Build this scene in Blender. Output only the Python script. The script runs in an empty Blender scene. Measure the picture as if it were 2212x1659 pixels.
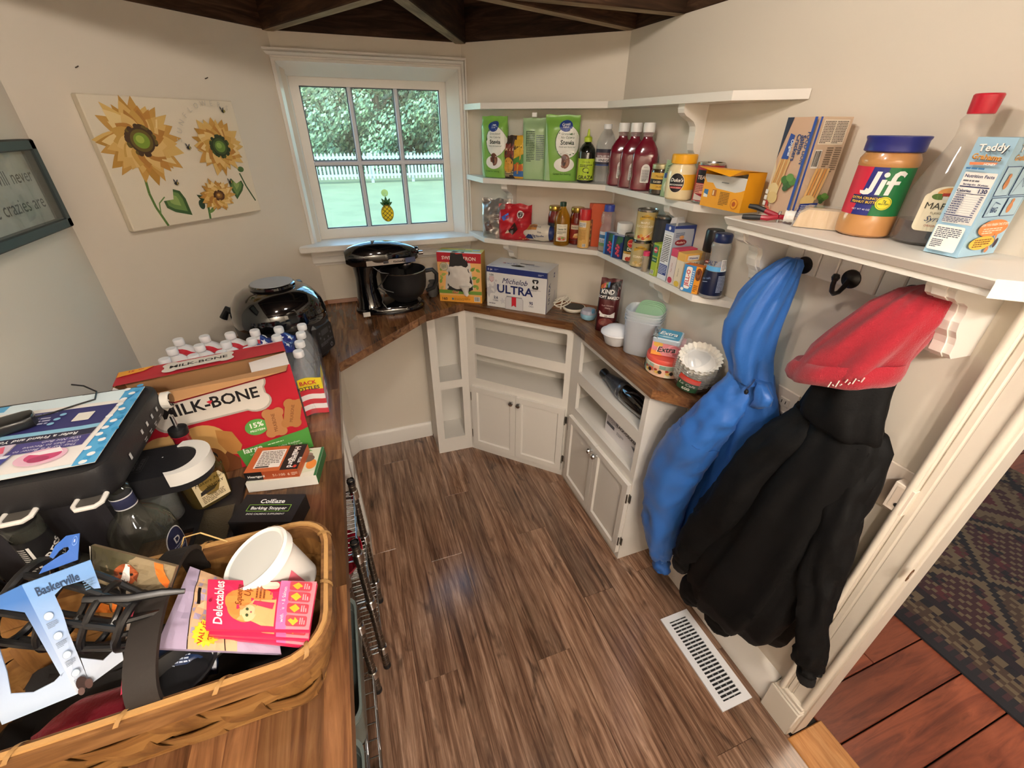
import bpy, bmesh, math, random
import numpy as np
from mathutils import Vector, Matrix, noise
from mathutils.geometry import tessellate_polygon
random.seed(7)
S = bpy.context.scene
C = S.collection
PI = math.pi
rad = math.radians
# ---------------------------------------------------------------- camera
CF, PITCH, ROLL, YAW, EYE = 933.503, 0.53742, 0.0085045, 0.354584, 1.65
_f = Vector((math.sin(YAW)*math.cos(PITCH), math.cos(YAW)*math.cos(PITCH), -math.sin(PITCH)))
_r = Vector((math.cos(YAW), -math.sin(YAW), 0)); _u = _r.cross(_f)
_r, _u = _r*math.cos(ROLL)+_u*math.sin(ROLL), _u*math.cos(ROLL)-_r*math.sin(ROLL)
cd = bpy.data.cameras.new('camera'); cam = bpy.data.objects.new('camera', cd); C.objects.link(cam)
cam.matrix_world = Matrix(((_r.x,_u.x,-_f.x,0),(_r.y,_u.y,-_f.y,0),(_r.z,_u.z,-_f.z,EYE),(0,0,0,1)))
cd.sensor_fit = 'HORIZONTAL'; cd.sensor_width = 36; cd.lens = CF/2212*36; cd.clip_start = .01
S.camera = cam
# ---------------------------------------------------------------- sky, sun, lamps, exposure
w = bpy.data.worlds.new('sky'); S.world = w; w.use_nodes = True
_n = w.node_tree.nodes; _bg = _n['Background']
_sky = _n.new('ShaderNodeTexSky'); _sky.sky_type = 'NISHITA'; _sky.sun_disc = False
_sky.sun_elevation = rad(52); _sky.sun_rotation = rad(200); _sky.air_density = 1.0; _sky.dust_density = 1.5
w.node_tree.links.new(_sky.outputs[0], _bg.inputs[0]); _bg.inputs[1].default_value = 1.05
def light(name, kind, loc, energy, col, size=.05, rot=None):
    l = bpy.data.lights.new(name, kind); l.energy = energy; l.color = col
    if kind == 'POINT': l.shadow_soft_size = size
    if kind == 'SUN': l.angle = size
    o = bpy.data.objects.new(name, l); C.objects.link(o); o.location = loc
    if rot: o.rotation_euler = rot
    return o
light('sun', 'SUN', (0,0,8), 0.6, (1,.97,.92), .02, (rad(38), 0, rad(-20)))
LAMPS = [((.36,.72,2.07), 4.5), ((.0,.42,2.13), 7), ((-.14,-.80,2.14), 23), ((.12,-.9,2.14), 23), ((.38,-.80,2.14), 23)]
S.view_settings.view_transform = 'Standard'; S.view_settings.look = 'None'
S.view_settings.exposure = 1.0; S.cycles.transparent_max_bounces = 40; S.view_settings.gamma = 1; S.view_settings.use_curve_mapping = False
# ---------------------------------------------------------------- picking real places from the measured camera
def ray(px, py):
    return (_f*CF + _r*(px-1106) - _u*(py-829.5)).normalized()
EYEV = Vector((0,0,EYE))
def PZ(px, py, z):
    d = ray(px, py); return EYEV + d*((z-EYE)/d.z)
def PPL(px, py, n, k):
    n = Vector(n); d = ray(px, py); return EYEV + d*((k-n.dot(EYEV))/n.dot(d))
XR, K3, YW, K1, XL = 1.065, 2.755, 2.19, -2.34, -.7234      # right wall, shelf wall, window wall, canvas wall, left wall
R2 = math.sqrt(.5)
def PR(px, py, off=0): return PPL(px, py, (1,0,0), XR-off)
def P3(px, py, off=0): return PPL(px, py, (1,1,0), K3-off/R2)
def P1(px, py, off=0): return PPL(px, py, (1,-1,0), K1+off/R2)
# ---------------------------------------------------------------- materials
def lin(h):
    if not isinstance(h, str): return tuple(h)+(1,)
    c = [int(h[i:i+2],16)/255 for i in (0,2,4)]
    return tuple(x/12.92 if x < .04045 else ((x+.055)/1.055)**2.4 for x in c)+(1,)
MATS = {}
def M(col, rough=.55, metal=0, bump=0, bscale=60, spec=.5, var=0, key='m', emit=0, coat=0, sheen=0):
    k = (key, col, rough, metal, bump, bscale, spec, var, emit, coat, sheen)
    if k in MATS: return MATS[k]
    m = bpy.data.materials.new('%s_%s' % (key, col if isinstance(col, str) else 'mix')); m.use_nodes = True
    nt = m.node_tree; b = nt.nodes['Principled BSDF']
    b.inputs['Base Color'].default_value = lin(col); b.inputs['Roughness'].default_value = rough
    b.inputs['Metallic'].default_value = metal; b.inputs['Specular IOR Level'].default_value = spec
    b.inputs['Coat Weight'].default_value = coat; b.inputs['Sheen Weight'].default_value = sheen
    if var or bump:
        tc = nt.nodes.new('ShaderNodeTexCoord'); nz = nt.nodes.new('ShaderNodeTexNoise')
        nz.inputs['Scale'].default_value = bscale; nz.inputs['Detail'].default_value = 4
        nt.links.new(tc.outputs['Object'], nz.inputs['Vector'])
        if var:
            hs = nt.nodes.new('ShaderNodeHueSaturation'); mr = nt.nodes.new('ShaderNodeMapRange')
            mr.inputs[1].default_value = .3; mr.inputs[2].default_value = .7
            mr.inputs[3].default_value = 1-var; mr.inputs[4].default_value = 1+var
            nt.links.new(nz.outputs[0], mr.inputs[0]); nt.links.new(mr.outputs[0], hs.inputs['Value'])
            hs.inputs['Color'].default_value = lin(col); nt.links.new(hs.outputs[0], b.inputs['Base Color'])
        if bump:
            bp = nt.nodes.new('ShaderNodeBump'); bp.inputs['Strength'].default_value = bump; bp.inputs['Distance'].default_value = .002
            nt.links.new(nz.outputs[0], bp.inputs['Height']); nt.links.new(bp.outputs[0], b.inputs['Normal'])
    MATS[k] = m; return m
def clear(col='ffffff', alpha=.12, rough=.05, key='clear', body='ffffff'):
    """see-through plastic or glass: tinted transparency, a little milky body, a glossy skin"""
    k = (key, col, alpha, rough, body)
    if k in MATS: return MATS[k]
    m = bpy.data.materials.new('%s_%s' % (key, col)); m.use_nodes = True; nt = m.node_tree; nt.nodes.clear()
    out = nt.nodes.new('ShaderNodeOutputMaterial'); tr = nt.nodes.new('ShaderNodeBsdfTransparent'); tr.inputs[0].default_value = tuple(c**.5 for c in lin(col))
    pb = nt.nodes.new('ShaderNodeBsdfPrincipled'); pb.inputs['Base Color'].default_value = lin(body); pb.inputs['Roughness'].default_value = max(rough,.15)
    gl = nt.nodes.new('ShaderNodeBsdfGlossy'); gl.inputs['Roughness'].default_value = rough
    lw = nt.nodes.new('ShaderNodeLayerWeight'); pw = nt.nodes.new('ShaderNodeMath'); pw.operation = 'POWER'; pw.inputs[1].default_value = 4
    fr = nt.nodes.new('ShaderNodeMath'); fr.operation = 'MULTIPLY_ADD'; fr.inputs[1].default_value = .5; fr.inputs[2].default_value = .03
    nt.links.new(lw.outputs['Facing'], pw.inputs[0]); nt.links.new(pw.outputs[0], fr.inputs[0])
    a = nt.nodes.new('ShaderNodeMixShader'); a.inputs[0].default_value = alpha
    c = nt.nodes.new('ShaderNodeMixShader')
    L = nt.links.new
    L(tr.outputs[0], a.inputs[1]); L(pb.outputs[0], a.inputs[2]); L(fr.outputs[0], c.inputs[0]); L(a.outputs[0], c.inputs[1]); L(gl.outputs[0], c.inputs[2]); L(c.outputs[0], out.inputs[0])
    MATS[k] = m; return m
def wood(name, cols, axis='X', scale=8, rough=.4, rnd=.35, dark=.6, stretch=12, bump=.15, spec=.5, pores=0):
    """grained wood; every piece (object) takes its own tone and grain through Object Info"""
    m = bpy.data.materials.new(name); m.use_nodes = True; nt = m.node_tree; b = nt.nodes['Principled BSDF']; L = nt.links.new
    tc = nt.nodes.new('ShaderNodeTexCoord'); oi = nt.nodes.new('ShaderNodeObjectInfo'); mp = nt.nodes.new('ShaderNodeMapping')
    sc = {'X': (1, stretch, stretch), 'Y': (stretch, 1, stretch), 'Z': (stretch, stretch, 1)}[axis]
    mp.inputs['Scale'].default_value = sc
    off = nt.nodes.new('ShaderNodeVectorMath'); off.operation = 'SCALE'; off.inputs[0].default_value = (13, 29, 7)
    L(oi.outputs['Random'], off.inputs['Scale']); L(off.outputs[0], mp.inputs['Location'])
    L(tc.outputs['Object'], mp.inputs['Vector'])
    n1 = nt.nodes.new('ShaderNodeTexNoise'); n1.inputs['Scale'].default_value = scale; n1.inputs['Detail'].default_value = 8; n1.inputs['Roughness'].default_value = .62; n1.inputs['Distortion'].default_value = .8
    L(mp.outputs[0], n1.inputs['Vector'])
    cr = nt.nodes.new('ShaderNodeValToRGB'); el = cr.color_ramp.elements
    pos = [.3, .5, .7] if len(cols) == 3 else [.25, .42, .58, .75]
    el[0].position = pos[0]; el[0].color = lin(cols[0]); el[1].position = pos[-1]; el[1].color = lin(cols[-1])
    for p, c in list(zip(pos, cols))[1:-1]:
        e = el.new(p); e.color = lin(c)
    L(n1.outputs[0], cr.inputs[0])
    hs = nt.nodes.new('ShaderNodeHueSaturation'); mr = nt.nodes.new('ShaderNodeMapRange'); mr.inputs[3].default_value = 1-rnd; mr.inputs[4].default_value = 1+rnd
    L(oi.outputs['Random'], mr.inputs[0]); L(mr.outputs[0], hs.inputs['Value']); L(cr.outputs[0], hs.inputs['Color'])
    # dark knots and streaks
    mp2 = nt.nodes.new('ShaderNodeMapping'); mp2.inputs['Scale'].default_value = tuple(1 if s == 1 else stretch*.28 for s in sc)
    L(off.outputs[0], mp2.inputs['Location']); L(tc.outputs['Object'], mp2.inputs['Vector'])
    n2 = nt.nodes.new('ShaderNodeTexNoise'); n2.inputs['Scale'].default_value = scale*.55; n2.inputs['Detail'].default_value = 5
    L(mp2.outputs[0], n2.inputs['Vector'])
    r2 = nt.nodes.new('ShaderNodeMapRange'); r2.inputs[1].default_value = .55; r2.inputs[2].default_value = .74; r2.inputs[3].default_value = 1; r2.inputs[4].default_value = 1-dark
    L(n2.outputs[0], r2.inputs[0])
    mx = nt.nodes.new('ShaderNodeMix'); mx.data_type = 'RGBA'; mx.blend_type = 'MULTIPLY'; mx.inputs['Factor'].default_value = 1
    L(hs.outputs[0], mx.inputs[6]); L(r2.outputs[0], mx.inputs[7]); L(mx.outputs[2], b.inputs['Base Color'])
    if pores:
        mp3 = nt.nodes.new('ShaderNodeMapping'); mp3.inputs['Scale'].default_value = tuple(1 if q == 1 else 26 for q in sc)
        L(off.outputs[0], mp3.inputs['Location']); L(tc.outputs['Object'], mp3.inputs['Vector'])
        n3 = nt.nodes.new('ShaderNodeTexNoise'); n3.inputs['Scale'].default_value = 7; n3.inputs['Detail'].default_value = 6; n3.inputs['Roughness'].default_value = .7; n3.inputs['Distortion'].default_value = 1.2
        L(mp3.outputs[0], n3.inputs['Vector']); r3 = nt.nodes.new('ShaderNodeMapRange'); r3.inputs[1].default_value = .42; r3.inputs[2].default_value = .60; r3.inputs[3].default_value = 1.12; r3.inputs[4].default_value = .66
        L(n3.outputs[0], r3.inputs[0]); m3 = nt.nodes.new('ShaderNodeMix'); m3.data_type = 'RGBA'; m3.blend_type = 'MULTIPLY'; m3.inputs['Factor'].default_value = pores
        L(mx.outputs[2], m3.inputs[6]); L(r3.outputs[0], m3.inputs[7]); L(m3.outputs[2], b.inputs['Base Color'])
        mp4 = nt.nodes.new('ShaderNodeMapping'); mp4.inputs['Scale'].default_value = tuple(1 if q == 1 else 2.6 for q in sc)
        L(off.outputs[0], mp4.inputs['Location']); L(tc.outputs['Object'], mp4.inputs['Vector']); n4 = nt.nodes.new('ShaderNodeTexNoise'); n4.inputs['Scale'].default_value = 6.5; n4.inputs['Detail'].default_value = 3; n4.inputs['Distortion'].default_value = .6
        L(mp4.outputs[0], n4.inputs['Vector']); r4 = nt.nodes.new('ShaderNodeMapRange'); r4.inputs[1].default_value = .62; r4.inputs[2].default_value = .74; r4.inputs[3].default_value = 1; r4.inputs[4].default_value = .38
        L(n4.outputs[0], r4.inputs[0]); m4 = nt.nodes.new('ShaderNodeMix'); m4.data_type = 'RGBA'; m4.blend_type = 'MULTIPLY'; m4.inputs['Factor'].default_value = 1
        L(m3.outputs[2], m4.inputs[6]); L(r4.outputs[0], m4.inputs[7]); L(m4.outputs[2], b.inputs['Base Color'])
    b.inputs['Roughness'].default_value = rough; b.inputs['Specular IOR Level'].default_value = spec
    bp = nt.nodes.new('ShaderNodeBump'); bp.inputs['Strength'].default_value = bump; bp.inputs['Distance'].default_value = .001
    L(n1.outputs[0], bp.inputs['Height']); L(bp.outputs[0], b.inputs['Normal'])
    return m
# ---------------------------------------------------------------- mesh building
class MB:
    def __init__(s): s.v, s.f, s.mi, s.ms = [], [], [], []
    def mat(s, m):
        if m not in s.ms: s.ms.append(m)
        return s.ms.index(m)
    def add(s, vs, fs, m, X=None):
        o = len(s.v); k = s.mat(m)
        s.v += [tuple(X @ Vector(p)) if X is not None else tuple(p) for p in vs]
        s.f += [tuple(i+o for i in f) for f in fs]; s.mi += [k]*len(fs); return s
    def box(s, x0, y0, z0, x1, y1, z1, m, X=None, b=0):
        if b:
            q = [(x0+b,y0),(x1-b,y0),(x1,y0+b),(x1,y1-b),(x1-b,y1),(x0+b,y1),(x0,y1-b),(x0,y0+b)]
            i = [(x0+b,y0+b),(x1-b,y0+b),(x1-b,y0+b),(x1-b,y1-b),(x1-b,y1-b),(x0+b,y1-b),(x0+b,y1-b),(x0+b,y0+b)]
            vs = [(x,y,z0) for x,y in i]+[(x,y,z0+b) for x,y in q]+[(x,y,z1-b) for x,y in q]+[(x,y,z1) for x,y in i]
            fs = [tuple(range(7,-1,-1)), tuple(range(24,32))]
            for r in range(3):
                for k in range(8): fs.append((r*8+k, r*8+(k+1)%8, r*8+8+(k+1)%8, r*8+8+k))
            return s.add(vs, fs, m, X)
        vs = [(x0,y0,z0),(x1,y0,z0),(x1,y1,z0),(x0,y1,z0),(x0,y0,z1),(x1,y0,z1),(x1,y1,z1),(x0,y1,z1)]
        return s.add(vs, [(3,2,1,0),(4,5,6,7),(0,1,5,4),(1,2,6,5),(2,3,7,6),(3,0,4,7)], m, X)
    def prism(s, poly, z0, z1, m, X=None, m2=None):
        n = len(poly); area = sum(poly[i][0]*poly[(i+1)%n][1]-poly[(i+1)%n][0]*poly[i][1] for i in range(n))
        if area < 0: poly = poly[::-1]
        vs = [(x,y,z0) for x,y in poly]+[(x,y,z1) for x,y in poly]
        s.add(vs, [tuple(range(n-1,-1,-1)), tuple(range(n,2*n))]+[(i,(i+1)%n,n+(i+1)%n,n+i) for i in range(n)], m, X); return s
    def lathe(s, prof, m, n=24, X=None, sx=1, sy=1, p=2, cap0=True, cap1=True, flute=0, nf=12):
        """prof: (radius, z) or (radius, z, material) from bottom to top; p > 2 squares the plan"""
        def ring(r, z):
            out = []
            for i in range(n):
                t = 2*PI*(i+.5)/n; cx, cy = math.cos(t), math.sin(t)
                q = (abs(cx)**p+abs(cy)**p)**(-1/p)*r if p != 2 else r
                if flute: q *= 1+flute*math.cos(nf*t)
                v = (cx*q*sx, cy*q*sy, z); out.append(tuple(X @ Vector(v)) if X is not None else v)
            return out
        ids = []
        for e in prof:
            o = len(s.v)
            if e[0] < 1e-6:
                v = (0, 0, e[1]); s.v.append(tuple(X @ Vector(v)) if X is not None else v); ids.append([o]*n)
            else: s.v += ring(e[0], e[1]); ids.append(list(range(o, o+n)))
        for k in range(len(prof)-1):
            A, B_ = ids[k], ids[k+1]; mm = s.mat(prof[k+1][2] if len(prof[k+1]) > 2 else m)
            for i in range(n):
                j = (i+1)%n; f = []
                for q in (A[i], A[j], B_[j], B_[i]):
                    if q not in f: f.append(q)
                if len(f) > 2: s.f.append(tuple(f)); s.mi.append(mm)
        for fl, e, kk in ((cap0, prof[0], 0), (cap1, prof[-1], 1)):
            if fl and e[0] > 1e-6:
                vs = []
                for i in range(n):
                    t = 2*PI*(i+.5)/n; cx, cy = math.cos(t), math.sin(t); q = (abs(cx)**p+abs(cy)**p)**(-1/p)*e[0] if p != 2 else e[0]
                    vs.append((cx*q*sx, cy*q*sy, e[1]))
                s.add(vs, [tuple(range(n)) if kk else tuple(range(n-1,-1,-1))], e[2] if len(e) > 2 else m, X)
        return s
    def tube(s, pts, r, m, n=8, X=None, cap=True, closed=False, flat=1):
        pts = [Vector(p) for p in pts]; N = len(pts); rr = r if isinstance(r, (list, tuple)) else [r]*N
        ref = None; vs = []
        for i in range(N):
            t = (pts[(i+1)%N]-pts[i-1]) if closed else (pts[min(i+1,N-1)]-pts[max(i-1,0)])
            if t.length < 1e-9: t = Vector((0,0,1))
            t.normalize()
            if ref is None: ref = t.orthogonal().normalized()
            ref = (ref-t*ref.dot(t)); ref = ref.normalized() if ref.length > 1e-6 else t.orthogonal().normalized()
            b = t.cross(ref)
            for k in range(n):
                a = 2*PI*k/n; vs.append(pts[i]+ref*math.cos(a)*rr[i]+b*math.sin(a)*rr[i]*flat)
        fs = [(i*n+k, i*n+(k+1)%n, ((i+1)%N)*n+(k+1)%n, ((i+1)%N)*n+k) for i in range(N if closed else N-1) for k in range(n)]
        if cap and not closed: fs += [tuple(range(n-1,-1,-1)), tuple((N-1)*n+k for k in range(n))]
        return s.add(vs, fs, m, X)
    def rings(s, rows, m, cap0=True, cap1=True, X=None):
        n = len(rows[0]); vs = [p for r in rows for p in r]
        fs = [(i*n+k, i*n+(k+1)%n, (i+1)*n+(k+1)%n, (i+1)*n+k) for i in range(len(rows)-1) for k in range(n)]
        if cap0: fs.append(tuple(range(n-1,-1,-1)))
        if cap1: fs.append(tuple((len(rows)-1)*n+k for k in range(n)))
        return s.add(vs, fs, m, X)
    def grid(s, fn, nu, nv, m, X=None, flip=False):
        vs = [fn(i/nu, j/nv) for j in range(nv+1) for i in range(nu+1)]
        fs = [(j*(nu+1)+i, j*(nu+1)+i+1, (j+1)*(nu+1)+i+1, (j+1)*(nu+1)+i) for j in range(nv) for i in range(nu)]
        if flip: fs = [f[::-1] for f in fs]
        return s.add(vs, fs, m, X)
    def build(s, name, parent=None, ang=38, smooth=True, loc=None, rz=None):
        me = bpy.data.meshes.new(name); me.from_pydata(s.v, [], s.f)
        for m in s.ms: me.materials.append(m)
        me.polygons.foreach_set('material_index', s.mi)
        if smooth:
            me.polygons.foreach_set('use_smooth', [True]*len(s.f)); me.set_sharp_from_angle(angle=rad(ang))
        me.update(); o = bpy.data.objects.new(name, me); C.objects.link(o)
        if parent: o.parent = parent
        if loc is not None: o.location = loc
        if rz is not None: o.rotation_euler = (0,0,rz)
        return o
def tag(o, label=None, cat=None, group=None, kind=None):
    if label: o['label'] = label
    if cat: o['category'] = cat
    if group: o['group'] = group
    if kind: o['kind'] = kind
    return o
def T(name, label, cat, loc=(0,0,0), rz=0, group=None, rot=None):
    o = bpy.data.objects.new(name, None); C.objects.link(o); o.empty_display_size = .02
    o.location = loc; o.rotation_euler = rot if rot else (0,0,rz)
    return tag(o, label, cat, group)
def TR(v): return Matrix.Translation(Vector(v))
def RX(a, ax='X'): return Matrix.Rotation(rad(a), 4, ax)
# ---------------------------------------------------------------- flat print: lettering, labels, pictures
CH = "ABCDEFGHIJKLMNOPQRSTUVWXYZabcdefghijklmnopqrstuvwxyz0123456789&%+-.,'/!:*"
GL = {}
def _glyphs():
    tmp = []
    for bold in (0, 1):
        for c in list(CH)+['  ']:
            for body in (c, 'I'+c+'I'):
                cu = bpy.data.curves.new('t', 'FONT'); cu.body = body; cu.resolution_u = 2; cu.offset = .022*bold
                o = bpy.data.objects.new('t', cu); C.objects.link(o); tmp.append((bold, c, len(body) == len(c), o))
    cu = bpy.data.curves.new('t', 'FONT'); cu.body = 'II'; o2 = bpy.data.objects.new('t', cu); C.objects.link(o2)
    bpy.context.view_layer.update(); dg = bpy.context.evaluated_depsgraph_get()
    def ext(o):
        me = o.evaluated_get(dg).to_mesh(); v = [(p.co.x, p.co.y) for p in me.vertices]; f = [tuple(p.vertices) for p in me.polygons]
        o.evaluated_get(dg).to_mesh_clear(); return v, f
    v, f = ext(o2); base = max(p[0] for p in v)-min(p[0] for p in v)
    for bold, c, solo, o in tmp:
        v, f = ext(o)
        if solo: GL.setdefault((bold, c), [None, None, 0])[0:2] = [v, f]
        else: GL.setdefault((bold, c), [None, None, 0])[2] = max(p[0] for p in v)-min(p[0] for p in v)-base-.044*bold
    for _, _, _, o in tmp: bpy.data.objects.remove(o)
    bpy.data.objects.remove(o2)
    GL[(0,' ')] = GL[(1,' ')] = [[], [], .3]
_glyphs()
def text_w(t, b=0): return sum(GL[(b,c)][2] for c in t if (b,c) in GL)
def text2d(t, x, y, size, sh=0, sx=1, rot=0, al='C', b=0):
    w_ = text_w(t, b)*size*sx; cx = {'C': -w_/2, 'L': 0, 'R': -w_}[al]; V_, F_ = [], []
    ca, sa = math.cos(rad(rot)), math.sin(rad(rot))
    for c in t:
        g = GL.get((b, c))
        if not g: continue
        o = len(V_)
        for (gx, gy) in g[0] or []:
            X_, Y_ = cx+(gx+sh*gy)*size*sx, gy*size
            V_.append((x+X_*ca-Y_*sa, y+X_*sa+Y_*ca))
        F_ += [tuple(i+o for i in f) for f in g[1] or []]; cx += g[2]*size*sx
    return V_, F_
def tri(poly): return [tuple(t) for t in tessellate_polygon([[Vector((x,y,0)) for x, y in poly]])]
def ell(cx, cy, rx, ry, n=24, a0=0, a1=360, rot=0):
    c, s = math.cos(rad(rot)), math.sin(rad(rot)); out = []
    full = abs(a1-a0) >= 360
    for i in range(n if full else n+1):
        t = rad(a0+(a1-a0)*i/n); x, y = rx*math.cos(t), ry*math.sin(t); out.append((cx+x*c-y*s, cy+x*s+y*c))
    return out
def rrect(x, y, w_, h, r, n=4):
    out = []
    for cx, cy, a in ((x+w_-r,y+r,-90),(x+w_-r,y+h-r,0),(x+r,y+h-r,90),(x+r,y+r,180)): out += ell(cx, cy, r, r, n, a, a+90)
    return out
def star(cx, cy, r, k=5, q=.42, a=90):
    return [(cx+(r if i%2 == 0 else r*q)*math.cos(rad(a+i*180/k)), cy+(r if i%2 == 0 else r*q)*math.sin(rad(a+i*180/k))) for i in range(2*k)]
def leafp(x, y, l, w_, a, n=7):
    up = [(i/n*l, w_/2*math.sin(PI*(i/n)**.8)) for i in range(n+1)]; lo = [(px, -py) for px, py in up[-2:0:-1]]
    c, s = math.cos(rad(a)), math.sin(rad(a)); return [(x+px*c-py*s, y+px*s+py*c) for px, py in up+lo]
def prt(parent, surf, items, name='print', step=0, stepv=0, eps=.00016, rough=.5, label=None, clip=None):
    """items in centimetres on a face; surf(u, v, lift) gives metres"""
    V_, F_, K_ = [], [], []; ms = []; lay = 0
    def put(vs, fs, col):
        nonlocal lay
        m = col if not isinstance(col, (str, tuple)) else M(col, rough, key='ink')
        if m not in ms: ms.append(m)
        o = len(V_); V_.extend((x, y, lay) for x, y in vs); F_.extend(tuple(i+o for i in f) for f in fs); K_.extend([ms.index(m)]*len(fs))
    for it in items:
        k = it[0]; lay += 1
        if k == 'r': _, x, y, w_, h, col = it; put([(x,y),(x+w_,y),(x+w_,y+h),(x,y+h)], [(0,1,2,3)], col)
        elif k == 'e': p = ell(*it[1:5], n=28); put(p, tri(p), it[5])
        elif k == 'p': put(it[1], tri(it[1]), it[2])
        elif k == 't':
            o = it[6] if len(it) > 6 else {}
            v, f = text2d(it[1], it[2], it[3], it[4], **o); put(v, f, it[5])
        elif k == 'ta':   # text on an arc: text, cx, cy, radius, start angle, end angle, size, colour
            _, t, cx, cy, r, a0, a1, sz, col = it
            for i, c in enumerate(t):
                a = a0+(a1-a0)*i/max(1,len(t)-1); v, f = text2d(c, cx+r*math.cos(rad(a)), cy+r*math.sin(rad(a)), sz, rot=a-90 if a0 > a1 else a+90); put(v, f, col)
        elif k == 'g':    # small print nobody can read: x, y(top), w, h, lines, colour
            _, x, y, w_, h, nl, col = it; lh = h/nl
            for j in range(nl):
                cx = x; end = x+w_*(1 if j < nl-1 else .6)
                while cx < end-.02*w_:
                    ww = min(random.uniform(.06,.2)*w_, end-cx); yy = y-lh*(j+.75)
                    put([(cx,yy),(cx+ww,yy),(cx+ww,yy+lh*.5),(cx,yy+lh*.5)], [(0,1,2,3)], col); cx += ww+.025*w_
        elif k == 'bar':  # bar code: x, y, w, h
            _, x, y, w_, h = it; put([(x,y),(x+w_,y),(x+w_,y+h),(x,y+h)], [(0,1,2,3)], 'f2f0ea'); lay += 1; cx = x+w_*.06
            while cx < x+w_*.92:
                ww = random.choice((.018,.03,.05))*w_; put([(cx,y+h*.1),(cx+ww,y+h*.1),(cx+ww,y+h*.95),(cx,y+h*.95)], [(0,1,2,3)], '1c1c1c'); cx += ww+random.choice((.02,.035))*w_
        elif k == 'ln':   # poly line: points, width, colour
            _, pts, wd, col = it
            for a, b in zip(pts, pts[1:]):
                dx, dy = b[0]-a[0], b[1]-a[1]; q = math.hypot(dx,dy) or 1; nx, ny = -dy/q*wd/2, dx/q*wd/2
                put([(a[0]+nx,a[1]+ny),(a[0]-nx,a[1]-ny),(b[0]-nx,b[1]-ny),(b[0]+nx,b[1]+ny)], [(0,1,2,3)], col)
    if not V_: return None
    if step or clip:
        bm = bmesh.new(); bv = [bm.verts.new(v) for v in V_]
        for f, k in zip(F_, K_):
            try: bf = bm.faces.new([bv[i] for i in f]); bf.material_index = k
            except ValueError: pass
        for ax, st in ((0, step), (1, stepv)):
            if not st: continue
            lo, hi = min(v[ax] for v in V_), max(v[ax] for v in V_)
            for q in range(math.ceil(lo/st), math.floor(hi/st)+1):
                n_ = (1,0,0) if ax == 0 else (0,1,0); co = (q*st,0,0) if ax == 0 else (0,q*st,0)
                bmesh.ops.bisect_plane(bm, geom=bm.verts[:]+bm.edges[:]+bm.faces[:], plane_co=co, plane_no=n_, dist=1e-5)
        if clip:
            for co, no in (((0,0,0),(-1,0,0)),((clip[0],0,0),(1,0,0)),((0,0,0),(0,-1,0)),((0,clip[1],0),(0,1,0))):
                bmesh.ops.bisect_plane(bm, geom=bm.verts[:]+bm.edges[:]+bm.faces[:], plane_co=co, plane_no=no, dist=1e-5, clear_outer=True)
        bm.verts.index_update(); V_ = [tuple(v.co) for v in bm.verts]; F_ = [tuple(v.index for v in f.verts) for f in bm.faces]; K_ = [f.material_index for f in bm.faces]; bm.free()
    me = bpy.data.meshes.new(name)
    me.from_pydata([tuple(surf(x*.01, y*.01, .0003+eps*z)) for x, y, z in V_], [], F_)
    for m in ms: me.materials.append(m)
    me.polygons.foreach_set('material_index', K_); me.update()
    o = bpy.data.objects.new(name, me); C.objects.link(o); o.parent = parent
    if label: o['label'] = label
    return o
def face(O, U, V, N=None):
    O, U, V = Vector(O), Vector(U), Vector(V); N = Vector(N) if N else U.cross(V)
    return lambda u, v, o: O+U*u+V*v+N*o
def cyl(R, z0=0, a0=0, taper=None):
    def f(u, v, o):
        r = (taper(v) if taper else R)+o; a = rad(a0)+u/R; return Vector((r*math.sin(a), -r*math.cos(a), z0+v))
    return f
# ---------------------------------------------------------------- cartons
def carton(name, label, cat, loc, rz, w_, d, h, col, faces={}, group=None, rough=.45, rot=None, body='carton', skip=()):
    """closed printed box; front looks to local -y. faces: letter -> print items in cm from the lower left corner"""
    t = T(name, label, cat, loc, rad(rz), group, rot)
    g = lambda k: M(col.get(k, col['*']) if isinstance(col, dict) else col, rough, key='card')
    x, y = w_/2, d/2; b = MB()
    b.add([(-x,-y,0),(x,-y,0),(x,-y,h),(-x,-y,h)], [(0,1,2,3)], g('F')); b.add([(x,y,0),(-x,y,0),(-x,y,h),(x,y,h)], [(0,1,2,3)], g('B'))
    b.add([(-x,y,0),(-x,-y,0),(-x,-y,h),(-x,y,h)], [(0,1,2,3)], g('L')); b.add([(x,-y,0),(x,y,0),(x,y,h),(x,-y,h)], [(0,1,2,3)], g('R'))
    if 'T' not in skip: b.add([(-x,-y,h),(x,-y,h),(x,y,h),(-x,y,h)], [(0,1,2,3)], g('T'))
    b.add([(-x,y,0),(x,y,0),(x,-y,0),(-x,-y,0)], [(0,1,2,3)], g('D'))
    b.build(body, t, smooth=False)
    fr = {'F': face((-x,-y,0),(1,0,0),(0,0,1)), 'R': face((x,-y,0),(0,1,0),(0,0,1)), 'L': face((-x,y,0),(0,-1,0),(0,0,1)), 'T': face((-x,-y,h),(1,0,0),(0,1,0)), 'B': face((x,y,0),(-1,0,0),(0,0,1))}
    for k, it in faces.items(): prt(t, fr[k], it, 'print', clip=(100*(w_ if k in 'FBT' else d), 100*(d if k == 'T' else h)))
    return t
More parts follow.
